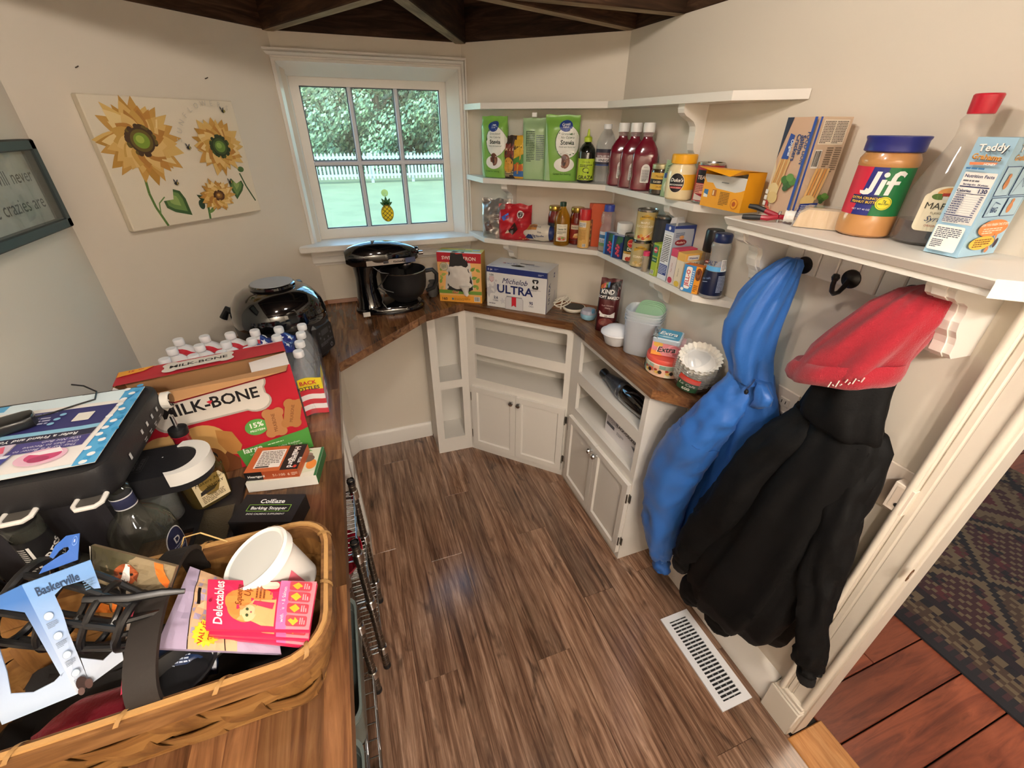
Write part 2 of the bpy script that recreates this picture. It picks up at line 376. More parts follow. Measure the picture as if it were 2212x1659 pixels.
def pouch(name, label, cat, loc, rz, w_, d, h, mat, items=(), top=.12, group=None, lean=0, wr=.004, gus=.6, back=None, bend=0, seed=1, topmat=None, rot=None, step=1.2):
    """a filled bag: two bulged sheets joined at the edge, flat sealed top; front looks to local -y"""
    t = T(name, label, cat, loc, rad(rz), group, rot)
    def th(u, v):
        a = (1-abs(2*u-1)**4)**.5 if abs(2*u-1) < 1 else 0
        q = 1 if v < gus else max(0, 1-((v-gus)/(1-top-gus))**1.6) if v < 1-top else 0
        base = .75+.25*min(1, v/.12)
        return d/2*a*q*base+.0015
    def wob(u, v, s): return wr*(noise.noise(Vector((u*5+seed*7, v*6, s*3.1)))+.5*noise.noise(Vector((u*13, v*11+seed, s))))*(.3+.7*min(1, 4*min(u,1-u)))
    def fr(u, v, o=0): 
        y = -th(u,v)+wob(u,v,0)-o; return Vector(((u-.5)*w_*(1-.06*math.sin(PI*v)*0), y+lean*v*v+bend*math.sin(PI*v), v*h+wr*noise.noise(Vector((u*4,v*3,seed)))*(1 if v > .8 else 0)))
    def bk(u, v): return Vector(((u-.5)*w_, th(u,v)+wob(u,v,1)+lean*v*v+bend*math.sin(PI*v), fr(u,v).z))
    n, m_ = 18, 22; b = MB(); b.grid(lambda u, v: fr(u, v), n, m_, mat); b.grid(lambda u, v: bk(1-u, v), n, m_, back or mat)
    b.add([fr(i/n,0) for i in range(n+1)]+[bk(i/n,0) for i in range(n+1)], [(i+1,i,n+1+i,n+2+i) for i in range(n)], mat)
    for e in (0, 1): b.add([fr(e,j/m_) for j in range(m_+1)]+[bk(e,j/m_) for j in range(m_+1)], [(j,j+1,m_+2+j,m_+1+j) if e else (j+1,j,m_+1+j,m_+2+j) for j in range(m_)], mat)
    b.build('bag', t, ang=60)
    if items: prt(t, lambda u, v, o: fr(min(1,max(0,u/w_)), min(1,max(0,v/h)), o+.0008), items, 'print', step=step, stepv=step, rough=.35)
    return t
# ================================================================ THE ROOM
PAINT = M('dcd3c4', .6, bump=.05, bscale=300, key='wall_paint'); WHITE = M('e6e2da', .38, bump=.06, bscale=140, key='white_paint')
CABW = M('dedad2', .42, bump=.08, bscale=120, key='cabinet_paint'); DARK = M('0c0a09', .8); BLK = M('131313', .35, key='black'); GREYP = M('b9b3aa', .6, key='shade_paint')
CHROME = M('c8c8c8', .18, 1, key='chrome'); CEIL = 1.945
def struct(b, name, parent=None): 
    o = b.build(name, parent)
    if not parent: o['kind'] = 'structure'
    return o
c12, c23, c34 = (-.15, YW), (.572, YW), (XR, K3-XR); c01 = (XL, XL-K1)
def wall_seg(name, a, b_, z0=0, z1=CEIL, th=.1, holes=None, mat=PAINT):
    a, b_ = Vector((*a,0)), Vector((*b_,0)); u = (b_-a); L_ = u.length; u.normalize(); n = Vector((u.y,-u.x,0))
    X = Matrix(((u.x,-n.x,0,a.x),(u.y,-n.y,0,a.y),(0,0,1,0),(0,0,0,1))); b = MB()
    if not holes: b.box(-.04, 0, z0, L_+.04, th, z1, mat, X)
    else:
        h0, h1, v0, v1 = holes
        b.box(-.04,0,z0,h0,th,z1,mat,X); b.box(h1,0,z0,L_+.04,th,z1,mat,X); b.box(h0,0,z0,h1,th,v0,mat,X); b.box(h0,0,v1,h1,th,z1,mat,X)
    return struct(b, name)
BACK = -1.15
wall_seg('wall_left', (XL, BACK), c01); wall_seg('wall_front_left', c01, c12)
wall_seg('wall_front', c12, c23, holes=(.0, .702, 1.18, 1.865), th=.12)
wall_seg('wall_front_right', c23, c34)
DO0, DO1 = .272, -.62       # door opening in the right wall (y)
wall_seg('wall_right', c34, (XR, DO0+.04), th=.045); b = MB(); b.box(XR, DO1, 2.0, XR+.045, DO0, 2.7, PAINT); b.box(XR, BACK, 0, XR+.045, DO1, 2.7, PAINT); b.box(XR, DO0, CEIL, XR+.045, .5, 2.7, PAINT); struct(b, 'wall_right_door')
b = MB(); b.box(XL-.1, BACK-.1, 0, XR+.1, BACK, 2.7, PAINT); struct(b, 'wall_back')
# floor planks: laminate boards running away from the camera
FLOORW = wood('laminate', ('3d2d26','70523f','9a7962','bf9d86'), 'Y', 2.8, .20, .16, .55, 18, .03, spec=.8, pores=.8)
b = MB(); b.box(XL-.1, BACK-.1, -.06, XR+.1, YW+.1, -.008, M('1a120d', .8)); floor = struct(b, 'floor')
PW = .1375; joints = {3: [.74, 1.98], 2: [1.64, .42], 1: [1.277], 4: [1.288, .1], 5: [.9, 1.75], 6: [1.55, .3], 7: [.93, .55], 0: [.81, 2.0], -1: [1.4], -2: [.9, 1.9]}
def plank(x0, x1, y0, y1, mat, nm, par, z=0, th=.008, ch=.0006):
    g = .0004; b = MB(); w_, l = (x1-x0)/2-g, (y1-y0)/2-g
    b.box(-w_,-l,-th,w_,l,0,mat,b=ch); o = b.build(nm, par, smooth=False, loc=((x0+x1)/2,(y0+y1)/2,z)); return o
for k in range(-6, 8):
    x0 = -.035+PW*k; x1 = x0+PW
    if x1 < XL: continue
    x0, x1 = max(x0, XL), min(x1, XR-.02 if x1 > XR-.02 else x1)
    ys = sorted(joints.get(k, [random.uniform(0,1.2), random.uniform(1.3,2)]))
    e = [BACK]+([ys[0]-1.2] if ys[0]-1.2 > BACK+.2 else [])+ys+[YW]
    for y0, y1 in zip(e, e[1:]): plank(x0, x1, y0, y1, FLOORW, 'plank', floor)
# the next room through the doorway
OLDW = wood('old_pine', ('40180c','6e3420','86442a','5a2616'), 'X', 3.5, .38, .2, .5, 10, .2)
b = MB(); b.box(XR+.1, -2.6, -.06, 3.6, 3.0, -.02, M('120a06', .9)); floor2 = struct(b, 'floor_next_room')
ey = -1.6
while ey < 2.9:
    wd = .128; e = [XR+.1, XR+.1+random.uniform(.5,1.6), 3.6]
    if .3 < ey < .45: e = [XR+.1, 1.52, 3.6]
    for x0, x1 in zip(e, e[1:]):
        bb = MB(); bb.box(-(x1-x0)/2+.0015, -wd/2+.002, -.018, (x1-x0)/2-.0015, wd/2-.002, 0, OLDW, b=.002); bb.build('board', floor2, smooth=False, loc=((x0+x1)/2, ey+wd/2, -.002))
    ey += wd
b = MB(); b.box(3.6, -2.6, 0, 3.7, 3.0, 2.6, M('b0a595', .7)); struct(b, 'wall_next_room_far')
b = MB(); b.box(XR+.1, 2.9, 0, 3.7, 3.0, 2.6, M('b0a595', .7)); struct(b, 'wall_next_room_end')
b = MB(); b.box(XR+.1, -2.7, 0, 3.7, -2.6, 2.6, M('b0a595', .7)); struct(b, 'wall_next_room_near')
b = MB(); b.box(XR+.1, -2.7, 2.6, 3.7, 3.0, 2.7, M('8c8378', .8)); struct(b, 'ceiling_next_room')
# ceiling: dark boards above open joists
CEILW = wood('old_joist', ('1d130c','3b281a','5a4130'), 'X', 5, .75, .3, .5, 9, .4, .25); CEILL = wood('pale_joist', ('6b5a45','8d7a60','a8977c'), 'X', 5, .75, .15, .4, 9, .4, .25)
b = MB(); b.box(XL-.2, BACK-.2, 2.30, XR+.3, YW+.25, 2.34, M('17100b', .85)); ceil = struct(b, 'ceiling')
for i in range(18):
    y0 = BACK-.1+i*.2
    bb = MB(); bb.box(-1.0,-.096,0,1.05,.096,.02, CEILW); bb.build('board', ceil, smooth=False, loc=(.17, y0, 2.275+.004*(i%3)))
def beam(nm, a, b_, z0, z1, th, mat, side=0, mlow=None):
    a, b_ = Vector((*a,0)), Vector((*b_,0)); u = b_-a; L_ = u.length; u.normalize(); n = Vector((-u.y,u.x,0)); mid = (a+b_)/2+n*side
    bb = MB(); bb.box(-L_/2,-th/2,0,L_/2,th/2,z1-z0,mat,b=.003)
    if mlow: bb.add([(-L_/2,-th/2+.002,-.0005),(L_/2,-th/2+.002,-.0005),(L_/2,th/2-.002,-.0005),(-L_/2,th/2-.002,-.0005)], [(3,2,1,0)], mlow)
    o = bb.build(nm, ceil, smooth=False, loc=(mid.x,mid.y,z0)); o.rotation_euler = (0,0,math.atan2(u.y,u.x)); return o
for a, e in ((c01,c12),(c12,c23),(c23,c34),(c34,(XR,.3)),((XL,BACK),c01)):
    beam('rim_board', a, e, CEIL+.001, 2.28, .045, CEILW, .02 if a != c34 else .022)
HUB = (.2, 1.46)
def toward(c, h, s, e): c, h = Vector(c), Vector(h); u = (h-c).normalized(); return tuple(c+u*s), tuple(h-u*e)
beam('hip_joist', *toward(c12,(.21,1.5),-.01,.02), 1.942, 2.08, .042, CEILW, 0, CEILL)
beam('hip_joist', *toward(c23,HUB,-.01,.02), 1.941, 2.09, .045, CEILW, 0, CEILL)
beam('hip_joist', *toward(c34,(.42,1.46),-.01,.02), 1.946, 2.05, .045, CEILW, 0, CEILL)
beam('cross_joist', (XL-.02,1.425), (XR+.02,1.425), 1.945, 2.1, .045, CEILW, 0, CEILL)
beam('cross_joist', (XL-.02,.2), (XR+.02,.2), 1.98, 2.14, .045, CEILW); beam('cross_joist', (XL-.02,-.5), (XR+.02,-.5), 1.98, 2.14, .045, CEILW)
b = MB(); b.box(XL-.12, BACK-.1, CEIL, XL, c01[1]+.05, 2.3, CEILW); struct(b, 'trim_left_plate')
# ---------------------------------------------------------------- baseboards and door trim
def profile_run(nm, a, b_, prof, mat=WHITE, par=None):
    """prof: (out from wall, z) outline swept from a to b along the wall"""
    a, b_ = Vector((*a,0)), Vector((*b_,0)); u = (b_-a).normalized(); n = Vector((u.y,-u.x,0)); bb = MB(); k = len(prof)
    vs = [e+n*p+Vector((0,0,z)) for e in (a,b_) for p, z in prof]
    bb.add(vs, [(i,(i+1)%k,k+(i+1)%k,k+i)[::-1] for i in range(k)]+[tuple(range(k)), tuple(range(2*k-1,k-1,-1))], mat)
    return struct(bb, nm, par)
BBP = [(0,0),(.015,0),(.015,.082),(.011,.09),(.006,.098),(0,.1)]
profile_run('baseboard_front', c12, (.285, YW), BBP); profile_run('baseboard_front_left', (-.5,-.5-K1), c12, BBP)
profile_run('baseboard_right', (XR, 1.0), (XR, .365), [(0,0),(.022,0),(.022,.12),(.014,.135),(.006,.142),(0,.145)])
TRIMM = M('d8d0c2', .4, bump=.12, bscale=60, key='trim_paint')
b = MB()    # casing beside the door: back band, flat, bead
for x0, y0, y1 in ((.022,.334,.354),(.028,.338,.349),(.016,.318,.334),(.013,.276,.318)): b.box(XR-x0, y0, .14, XR+.0, y1, 2.0, TRIMM, b=.003)
b.tube([(XR-.026,.3435,.15),(XR-.026,.3435,2.0)], .0075, TRIMM, 10); b.tube([(XR-.012,.277,.15),(XR-.012,.277,2.0)], .009, TRIMM, 10)
struct(b, 'trim_1_door_casing')
b = MB(); b.box(XR-.034, .268, 0, XR, .368, .125, TRIMM, b=.003); b.box(XR-.030, .270, .125, XR, .364, .135, TRIMM, b=.003); b.box(XR-.026, .272, .135, XR, .360, .15, TRIMM, b=.003); struct(b, 'trim_2_plinth_block')
b = MB(); b.box(XR-.012, .262, 0, XR+.05, DO0+.002, 2.0, TRIMM, b=.003); b.box(XR-.012, DO0, .15, XR+.05, DO0+.05, 2.0, TRIMM); struct(b, 'trim_3_door_jamb')
b = MB(); b.box(XR, DO1, 0, XR+.05, DO1+.03, 2.0, TRIMM); b.box(XR, DO1, 1.97, XR+.05, DO0, 2.0, TRIMM); struct(b, 'trim_4_door_jamb')
OAK = wood('oak', ('8f5a2b','b57c42','c8935a'), 'Y', 6, .4, .1, .3, 9, .2)
th = T('door_threshold', 'honey oak threshold strip laid across the doorway', 'threshold', (XR+.035, -.15, 0)); th['kind'] = 'structure'
b = MB(); b.box(-.07,-.6,-.01,.075,.41,.004,OAK,b=.003); b.build('strip', th)
b = MB(); q = PPL(1965,1243,(0,1,0),.2615); b.prism(ell(0,0,.006,.020,14), 0, .0012, M('6a4a30', .7, key='worn_wood'), TR((q.x,.2618,q.z))@RX(90)); b.prism(ell(.001,.002,.003,.010,10), 0, .0018, M('c9c0b0', .4, .5, key='latch'), TR((q.x,.2618,q.z))@RX(90)); struct(b, 'trim_5_latch_mortise')
# ---------------------------------------------------------------- window
YS = 2.262; wn = T('window_1', None, None, (0,0,0)); wn['kind'] = 'structure'; wn['label'] = 'white six pane window in deep moulded casing above the mixer'
ox0, ox1, oz0, oz1 = -.147, .553, 1.184, 1.855; sx0, sx1, sz0, sz1 = -.118, .512, 1.184, 1.815
b = MB()
def fr_strip(b, P0, P1, y0, y1, m):  # mitred ring between two rectangles
    a = [(P0[0],y0,P0[2]),(P0[1],y0,P0[2]),(P0[1],y0,P0[3]),(P0[0],y0,P0[3])]; c = [(P1[0],y1,P1[2]),(P1[1],y1,P1[2]),(P1[1],y1,P1[3]),(P1[0],y1,P1[3])]
    b.add(a+c, [(i,(i+1)%4,4+(i+1)%4,4+i) for i in range(4)], m)
fr_strip(b, (ox0,ox1,oz0,oz1), (sx0,sx1,sz0,sz1), YW-.008, YS-.02, WHITE); fr_strip(b, (sx0,sx1,sz0,sz1), (sx0,sx1,sz0,sz1), YS-.02, YS+.05, WHITE); b.build('window_reveal', wn)
px0, px1, pz0, pz1 = -.084, .484, 1.233, 1.785
b = MB()
for x0,z0,x1,z1 in ((sx0-.02,sz0-.02,px0,sz1+.02),(px1,sz0-.02,sx1+.02,sz1+.02),(px0,sz0-.02,px1,pz0),(px0,pz1,px1,sz1+.02)): b.box(x0,YS,z0,x1,YS+.04,z1,WHITE)
b.build('window_frame', wn)
mx = [px0+(px1-px0)*k/3 for k in range(4)]; mz = [pz0, (pz0+pz1)/2-.004, pz1]; MUN = M('c9ccd2', .4, key='muntin')
for k in (1,2):
    b = MB(); b.box(mx[k]-.0085,YS-.002,pz0,mx[k]+.0085,YS+.03,pz1,MUN,b=.004); b.build('muntin', wn)
b = MB(); b.box(px0,YS-.003,mz[1]-.0085,px1,YS+.03,mz[1]+.0085,MUN,b=.004); b.build('muntin', wn)
PUT = M('5d6468', .7, key='putty'); GLASS = clear('cfeee2', .012, .02, 'pane')
for i in range(3):
    for j in range(2):
        g = .0085; x0, x1, z0, z1 = mx[i]+(g if i else 0), mx[i+1]-(g if i < 2 else 0), mz[j]+(g if j else 0), mz[j+1]-(g if j < 1 else 0)
        b = MB(); b.box(x0,YS+.016,z0,x1,YS+.019,z1,GLASS); p = b.build('pane', wn, smooth=False)
        b = MB()
        for q in ((x0,z0,x0+.004,z1),(x1-.004,z0,x1,z1),(x0,z0,x1,z0+.004),(x0,z1-.004,x1,z1)): b.box(q[0],YS+.010,q[1],q[2],YS+.0155,q[3],PUT)
        b.build('putty', p, smooth=False)
# casing: stepped moulding mitred round the opening
b = MB(); P = [(0,.012),(.012,.016),(.014,.010),(.02,.010),(.024,.020),(.034,.026),(.038,.018),(.042,.030),(.05,.030)]
for (a0,d0),(a1,d1) in zip(P,P[1:]): fr_strip(b, (ox0-a1,ox1+a1*.6,oz0-.0,oz1+a1*.75), (ox0-a0,ox1+a0*.6,oz0,oz1+a0*.75), YW-d1, YW-d0, WHITE)
fr_strip(b, (ox0-.05,ox1+.03,oz0,oz1+.0375), (ox0-.05,ox1+.03,oz0,oz1+.0375), YW, YW-.03, WHITE); b.build('window_casing', wn)
b = MB(); b.box(-.21,2.105,1.165,.598,YS,1.19,WHITE,b=.004); b.build('window_sill', wn)
b = MB(); pr = [(0,1.09),(.012,1.09),(.016,1.10),(.022,1.104),(.022,1.112),(.028,1.13),(.034,1.136),(.034,1.15),(.04,1.165),(0,1.165)]
vs = [(x, YW-p, z) for x in (-.17,.571) for p, z in pr]; k = len(pr); b.add(vs, [(i,(i+1)%k,k+(i+1)%k,k+i) for i in range(k)]+[tuple(range(k-1,-1,-1)), tuple(range(k,2*k))], WHITE); b.build('window_apron', wn)
# pineapple suncatcher on a suction cup
sc = T('suncatcher', 'yellow pineapple suncatcher hanging in the lower middle window pane', 'suncatcher', (.196, YS+.004, 1.252))
b = MB(); b.prism(ell(0,.037,.028,.037,28), -.0015, .0015, clear('ffd21e', .55, .2, 'stained', 'f2c71c'), RX(90)); b.build('fruit_glass', sc, smooth=False)
b = MB(); ld = M('20301a', .4, .5, key='lead')
for k in range(-3,4):
    for sgn in (1,-1):
        pts = []
        for q in range(13):
            u = -1+q/6; x = u*.028; z = .037+k*.019+sgn*u*.026
            if (x/.028)**2+((z-.037)/.037)**2 <= 1: pts.append((x,-.002,z))
        if len(pts) > 1: b.tube(pts, .0011, ld, 6)
b.tube([(x,-.001,z) for x, z in ell(0,.037,.028,.037,28)], .0014, M('8a6a1c', .4, .4), 6, closed=True); b.build('lead_lines', sc)
b = MB(); gr = clear('2f7a3c', .5, .2, 'stained', '2f6b35')
for a, l in ((90,.042),(60,.038),(120,.038),(30,.032),(150,.032)):
    p = leafp(0,.07,l,.013,a); b.prism(p, -.001, .001, gr, RX(90)); b.tube([(x,-.001,z) for x, z in p], .0009, ld, 5, closed=True)
b.build('crown_glass', sc, smooth=False)
b = MB(); b.tube([(0,0,.11),(.003,-.002,.118),(0,-.003,.124),(-.003,-.002,.118),(0,0,.112)], .0008, CHROME, 6); b.build('hook', sc)
b = MB(); b.lathe([(.016,0),(.013,-.004),(.004,-.006)], clear('e9f4b0',.35,.1,'cup','dfe8a8'), 16, TR((0,.010,.125))@RX(-90)@RX(180)); b.build('suction_cup', sc)
# ================================================================ OUTDOORS
GZ = -.45
GRASS = M('62694f', .9, var=.15, bscale=1.2, bump=.6, key='lawn')
b = MB(); b.box(-40, YW+.4, GZ-.1, 60, 80, GZ, GRASS); tag(b.build('lawn', smooth=False), kind='structure')
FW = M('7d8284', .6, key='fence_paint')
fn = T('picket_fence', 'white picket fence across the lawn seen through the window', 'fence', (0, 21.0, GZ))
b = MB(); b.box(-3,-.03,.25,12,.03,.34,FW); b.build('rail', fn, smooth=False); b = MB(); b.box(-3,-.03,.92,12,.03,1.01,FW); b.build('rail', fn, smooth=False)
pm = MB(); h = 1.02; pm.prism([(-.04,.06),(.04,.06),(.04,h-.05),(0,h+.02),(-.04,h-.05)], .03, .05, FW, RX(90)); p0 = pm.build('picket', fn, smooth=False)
k = 0; x = -1.2
while x < 7.4:
    p = p0 if k == 0 else p0.copy()
    if k: C.objects.link(p); p.parent = fn
    p.location = (x, 0, .08 if x > 3.1 else .1); k += 1; x += .148
for x in (-1.0, 1.4, 3.1, 5.2): b = MB(); b.box(-.06,-.04,0,.06,.04,1.12,FW); b.build('post', fn, smooth=False, loc=(x,.05,0))
BARK = M('4a4034', .9, bump=.6, bscale=12); LEAVES = [M(c, .7, key='leaf') for c in ('4a6650','647f62','40594c','7c9674')]
def tree(label, x, y, h, r, crown0, seed, dense=2600, lf=.105, group='trees beyond the picket fence'):
    rng = random.Random(seed); t = T('leafy_tree', label, 'tree', (x,y,GZ), 0, None)
    b = MB(); b.tube([(0,0,0),(.1,0,h*.3),(-.1,.1,h*.6),(0,0,h*.9)], [.22,.17,.1,.03], BARK, 8)
    for k in range(5):
        a = rng.uniform(0,6.28); z = h*rng.uniform(.25,.6); b.tube([(0,0,z),(math.cos(a)*r*.4,math.sin(a)*r*.4,z+.6),(math.cos(a)*r*.8,math.sin(a)*r*.8,z+1.0)], [.08,.05,.02], BARK, 6)
    b.build('trunk', t)
    b = MB(); cl = []
    for k in range(46):
        a, u = rng.uniform(0,6.28), rng.uniform(0,1)**.5; z = rng.uniform(crown0,h); q = math.sin(PI*min(1,max(.12,(z-crown0+.5)/(h-crown0+.7))))**.6
        cl.append((math.cos(a)*r*u*q, math.sin(a)*r*u*q, z, rng.uniform(.55,1.05)))
    vs = [[],[],[],[]]
    for k in range(dense):
        cx, cy, cz, cr = rng.choice(cl); d = Vector((rng.gauss(0,1),rng.gauss(0,1),rng.gauss(0,1))).normalized()*cr*rng.uniform(.6,1)
        p = Vector((cx,cy,cz))+d; n = (d.normalized()+Vector((rng.uniform(-.7,.7),rng.uniform(-.7,.7),rng.uniform(-.2,.9)))).normalized(); a = n.orthogonal().normalized(); c = n.cross(a); s_ = lf*rng.uniform(.6,1.2)
        vs[rng.randrange(4)] += [p-a*s_, p+c*s_*.5, p+a*s_, p-c*s_*.5]
    for m_, v in zip(LEAVES, vs): b.add(v, [(i,i+1,i+2,i+3) for i in range(0,len(v),4)], m_)
    o = b.build('foliage', t, smooth=False); o['kind'] = 'stuff'
tree('bushy green tree behind fence at left of window view', -1.3, 24.5, 7.5, 1.7, .3, 1, 18000)
tree('tall bright green tree behind fence left of middle pane', 2.2, 25.0, 9.0, 1.7, .3, 2, 18000)
tree('broad green tree behind fence in middle of window view', 5.6, 24.5, 8.0, 1.7, .3, 3, 18000)
tree('pale green tree behind fence at right of window view', 9.0, 25.0, 8.5, 1.7, .2, 4, 18000)
tree('distant tree filling the gap above the fence at centre', 4.3, 30.0, 9.5, 2.0, .2, 5, 12000, .2)
tree('distant tree filling the gap above the fence at right', 8.6, 30.0, 9.5, 2.0, .2, 6, 12000, .2)
tree('distant tree filling the gap above the fence at left', .1, 30.0, 9.5, 2.0, .2, 7, 12000, .2)
for i, x in enumerate((-3.5, 2.0, 7.5, 13.0)):
    tree(['far hedge tree left of the distant ones','far hedge tree showing between left and centre trees','far hedge tree showing between centre and right trees','far hedge tree right of the distant ones'][i], x, 36.0, 10.5, 2.7, .1, 20+i, 12000, .28)
# ================================================================ LAMPS OF THE ROOM
for i, (p, e) in enumerate(LAMPS):
    light('bulb_light', 'POINT', p, e, (1,.90,.79), .045)
light('next_room_light', 'POINT', (2.3,.5,2.3), 16, (1,.82,.64), .35)
# ================================================================ WORKTOP
CT = .905
STAVE = wood('butcher_block', ('3a2416','5d3d27','7a5536','94704a'), 'X', 4, .22, .42, .42, 10, .06)
ctop = [(XL,-.62),(-.12,-.62),(-.11,1.519),(.274,1.893),(.455,1.975),(.476,1.972),(.868,1.577),(.862,.985),(.962,.872),(XR,.872),(XR,K3-XR),(K3-YW,YW),(-.15,YW),(XL,XL-K1)]
wt = T('worktop', 'butcher block worktop of glued staves running round the pantry', 'worktop', (0,0,CT))
def clip_poly(P, a, b_):   # keep the part of polygon P left of the line a->b_
    out = []
    for i in range(len(P)):
        p, q = P[i-1], P[i]; sp = (b_[0]-a[0])*(p[1]-a[1])-(b_[1]-a[1])*(p[0]-a[0]); sq = (b_[0]-a[0])*(q[1]-a[1])-(b_[1]-a[1])*(q[0]-a[0])
        if (sp >= 0) != (sq >= 0): t = sp/(sp-sq); out.append((p[0]+(q[0]-p[0])*t, p[1]+(q[1]-p[1])*t))
        if sq >= 0: out.append(q)
    return out
def staves(region, ang, wd, lmin, lmax, seed):
    rng = random.Random(seed); c, s_ = math.cos(rad(ang)), math.sin(rad(ang)); loc = [(x*c+y*s_, -x*s_+y*c) for x, y in region]
    if sum(loc[i-1][0]*loc[i][1]-loc[i][0]*loc[i-1][1] for i in range(len(loc))) < 0: loc.reverse()
    y = min(p[1] for p in loc); ym = max(p[1] for p in loc); x0 = min(p[0] for p in loc); xm = max(p[0] for p in loc)
    while y < ym:
        x = x0-rng.uniform(0,lmax)
        while x < xm:
            l = rng.uniform(lmin,lmax); q = [(x,y),(x+l,y),(x+l,y+wd),(x,y+wd)]
            for i in range(len(loc)):
                if len(q) < 3: break
                q = clip_poly(q, loc[i-1], loc[i])
            if len(q) >= 3:
                cx, cy = sum(p[0] for p in q)/len(q), sum(p[1] for p in q)/len(q)
                ar = abs(sum(q[i-1][0]*q[i][1]-q[i][0]*q[i-1][1] for i in range(len(q))))/2
                if ar > 2e-5:
                    b = MB(); b.prism([(px-cx,py-cy) for px, py in q], -.036, 0, STAVE); o = b.build('stave', wt, smooth=False, loc=(cx*c-cy*s_, cx*s_+cy*c, 0)); o.rotation_euler = (0,0,rad(ang))
            x += l
        y += wd
staves([(XL,-.62),(-.12,-.62),(-.11,1.519),(-.43,1.91),(XL,XL-K1)], 90, .043, .22, .55, 1)
staves([(-.11,1.519),(.274,1.893),(.274,YW),(-.15,YW),(-.43,1.91)], 90, .043, .15, .4, 2)
staves([(.274,1.893),(.476,1.972),(.476,YW),(.274,YW)], 90, .043, .15, .4, 5)
staves([(.476,1.972),(.868,1.577),(XR,K3-XR),(K3-YW,YW),(.476,YW)], -45, .043, .25, .6, 3)
staves([(.868,1.577),(.862,.985),(.962,.872),(XR,.872),(XR,K3-XR)], 90, .043, .2, .5, 4)
b = MB(); bs = M('8a5630', .45, key='scribe')
for a, e in (((XL,XL-K1),(-.15,YW)), ((-.15,YW),(.56,YW)), ((K3-YW,YW),(XR-.01,K3-XR))):
    a, e = Vector((*a,0)), Vector((*e,0)); u = (e-a).normalized(); n = Vector((u.y,-u.x,0)); b.add([a,e,e+n*.012,a+n*.012,a+Vector((0,0,.016)),e+Vector((0,0,.016)),e+n*.006+Vector((0,0,.016)),a+n*.006+Vector((0,0,.016))], [(3,2,6,7),(7,6,5,4),(0,3,7,4),(2,1,5,6)], bs)
b.build('scribe_strip', wt, smooth=False)
# ================================================================ CABINETS
def cab_door(par, x0, x1, z0, z1, hinge_right):
    d = MB(); f = .032; y = -.018
    for q in ((x0,z0,x0+f,z1),(x1-f,z0,x1,z1),(x0+f,z0,x1-f,z0+f),(x0+f,z1-f,x1-f,z1)): d.box(q[0],y,q[1],q[2],-.0005,q[3],CABW)
    xa, xb, za, zb = x0+f, x1-f, z0+f, z1-f; e = .006
    d.add([(xa,y,za),(xb,y,za),(xb,y,zb),(xa,y,zb),(xa+e,y+.008,za+e),(xb-e,y+.008,za+e),(xb-e,y+.008,zb-e),(xa+e,y+.008,zb-e)], [(0,1,5,4),(1,2,6,5),(2,3,7,6),(3,0,4,7),(4,5,6,7)], CABW)
    o = d.build('door', par, smooth=False)
    kx = x0+.02 if hinge_right else x1-.02; kb = MB(); kb.lathe([(.006,0),(.005,.008),(.012,.014),(.0135,.019),(.011,.025),(.004,.028),(0,.0285)], CHROME, 20, TR((kx,y,z1-.036))@RX(90)); kb.build('knob', o)
    for hz in (z0+.075, z1-.07):
        hx = x1 if hinge_right else x0; hb = MB(); hm = M('77736b', .3, .9, key='hinge'); sgn = 1 if hinge_right else -1
        hb.tube([(hx+sgn*.003,y+.004,hz-.022),(hx+sgn*.003,y+.004,hz+.022)], .0035, hm, 8); hb.box(min(hx,hx+sgn*.014),-.004,hz-.02,max(hx,hx+sgn*.014),-.0005,hz+.02,hm); hb.build('hinge', o)
def cabinet(label, a, b_, depth_poly, opens, rails, doors, group=None, top=.868, shadowgap=0):
    """a -> b_ is the front edge in plan seen left to right; depth_poly closes the carcass behind it in local coordinates"""
    a, b_ = Vector((*a,0)), Vector((*b_,0)); u = b_-a; W_ = u.length; ang = math.atan2(u.y,u.x); t = T('cabinet', label, 'cabinet', a, ang, group)
    loc = lambda p: (Vector((p[0],p[1],0))-a)
    ca, sa = math.cos(-ang), math.sin(-ang)
    L = [(lambda v: (v.x*ca-v.y*sa, v.x*sa+v.y*ca))(loc(p)) for p in depth_poly]
    # carcass: floor, shelves, sides, back
    b = MB(); P = [(0,.018),(W_,.018)]+L
    for i in range(0, len(P)):
        if i == 0: continue
        p, q = P[i], P[(i+1)%len(P)]; v = Vector((q[0]-p[0],q[1]-p[1],0)); 
        if v.length < .01: continue
        v.normalize(); n = Vector((-v.y,v.x,0))*.008
        b.add([(p[0],p[1],0),(q[0],q[1],0),(q[0],q[1],top),(p[0],p[1],top),(p[0]+n.x,p[1]+n.y,0),(q[0]+n.x,q[1]+n.y,0),(q[0]+n.x,q[1]+n.y,top),(p[0]+n.x,p[1]+n.y,top)], [(0,1,2,3),(5,4,7,6),(3,2,6,7)], CABW)
    b.build('carcass', t, smooth=False)
    for z in rails: bb = MB(); bb.prism([(W_/2+(x-W_/2)*.985, .0182+max(0,(y-.018))*.985) for x, y in P], z-.016, z, CABW); bb.build('shelf', t, smooth=False)
    xs0, xs1 = opens[0][0], opens[0][1]; b = MB()
    b.box(0,0,0,xs0,.018,top,CABW); b.box(xs1,0,0,W_,.018,top,CABW); zs = [0]+[z for o in opens for z in o[2:]]+[top]
    for z0, z1 in zip(zs[::2], zs[1::2]): b.box(xs0,0,z0,xs1,.018,z1,CABW)
    b.build('face_frame', t, smooth=False)
    if doors:
        x0, x1 = xs0-.022, xs1+.022; xm = (x0+x1)/2; cab_door(t, x0, xm-.001, .045, .442, False); cab_door(t, xm+.001, x1, .045, .442, True)
    return t
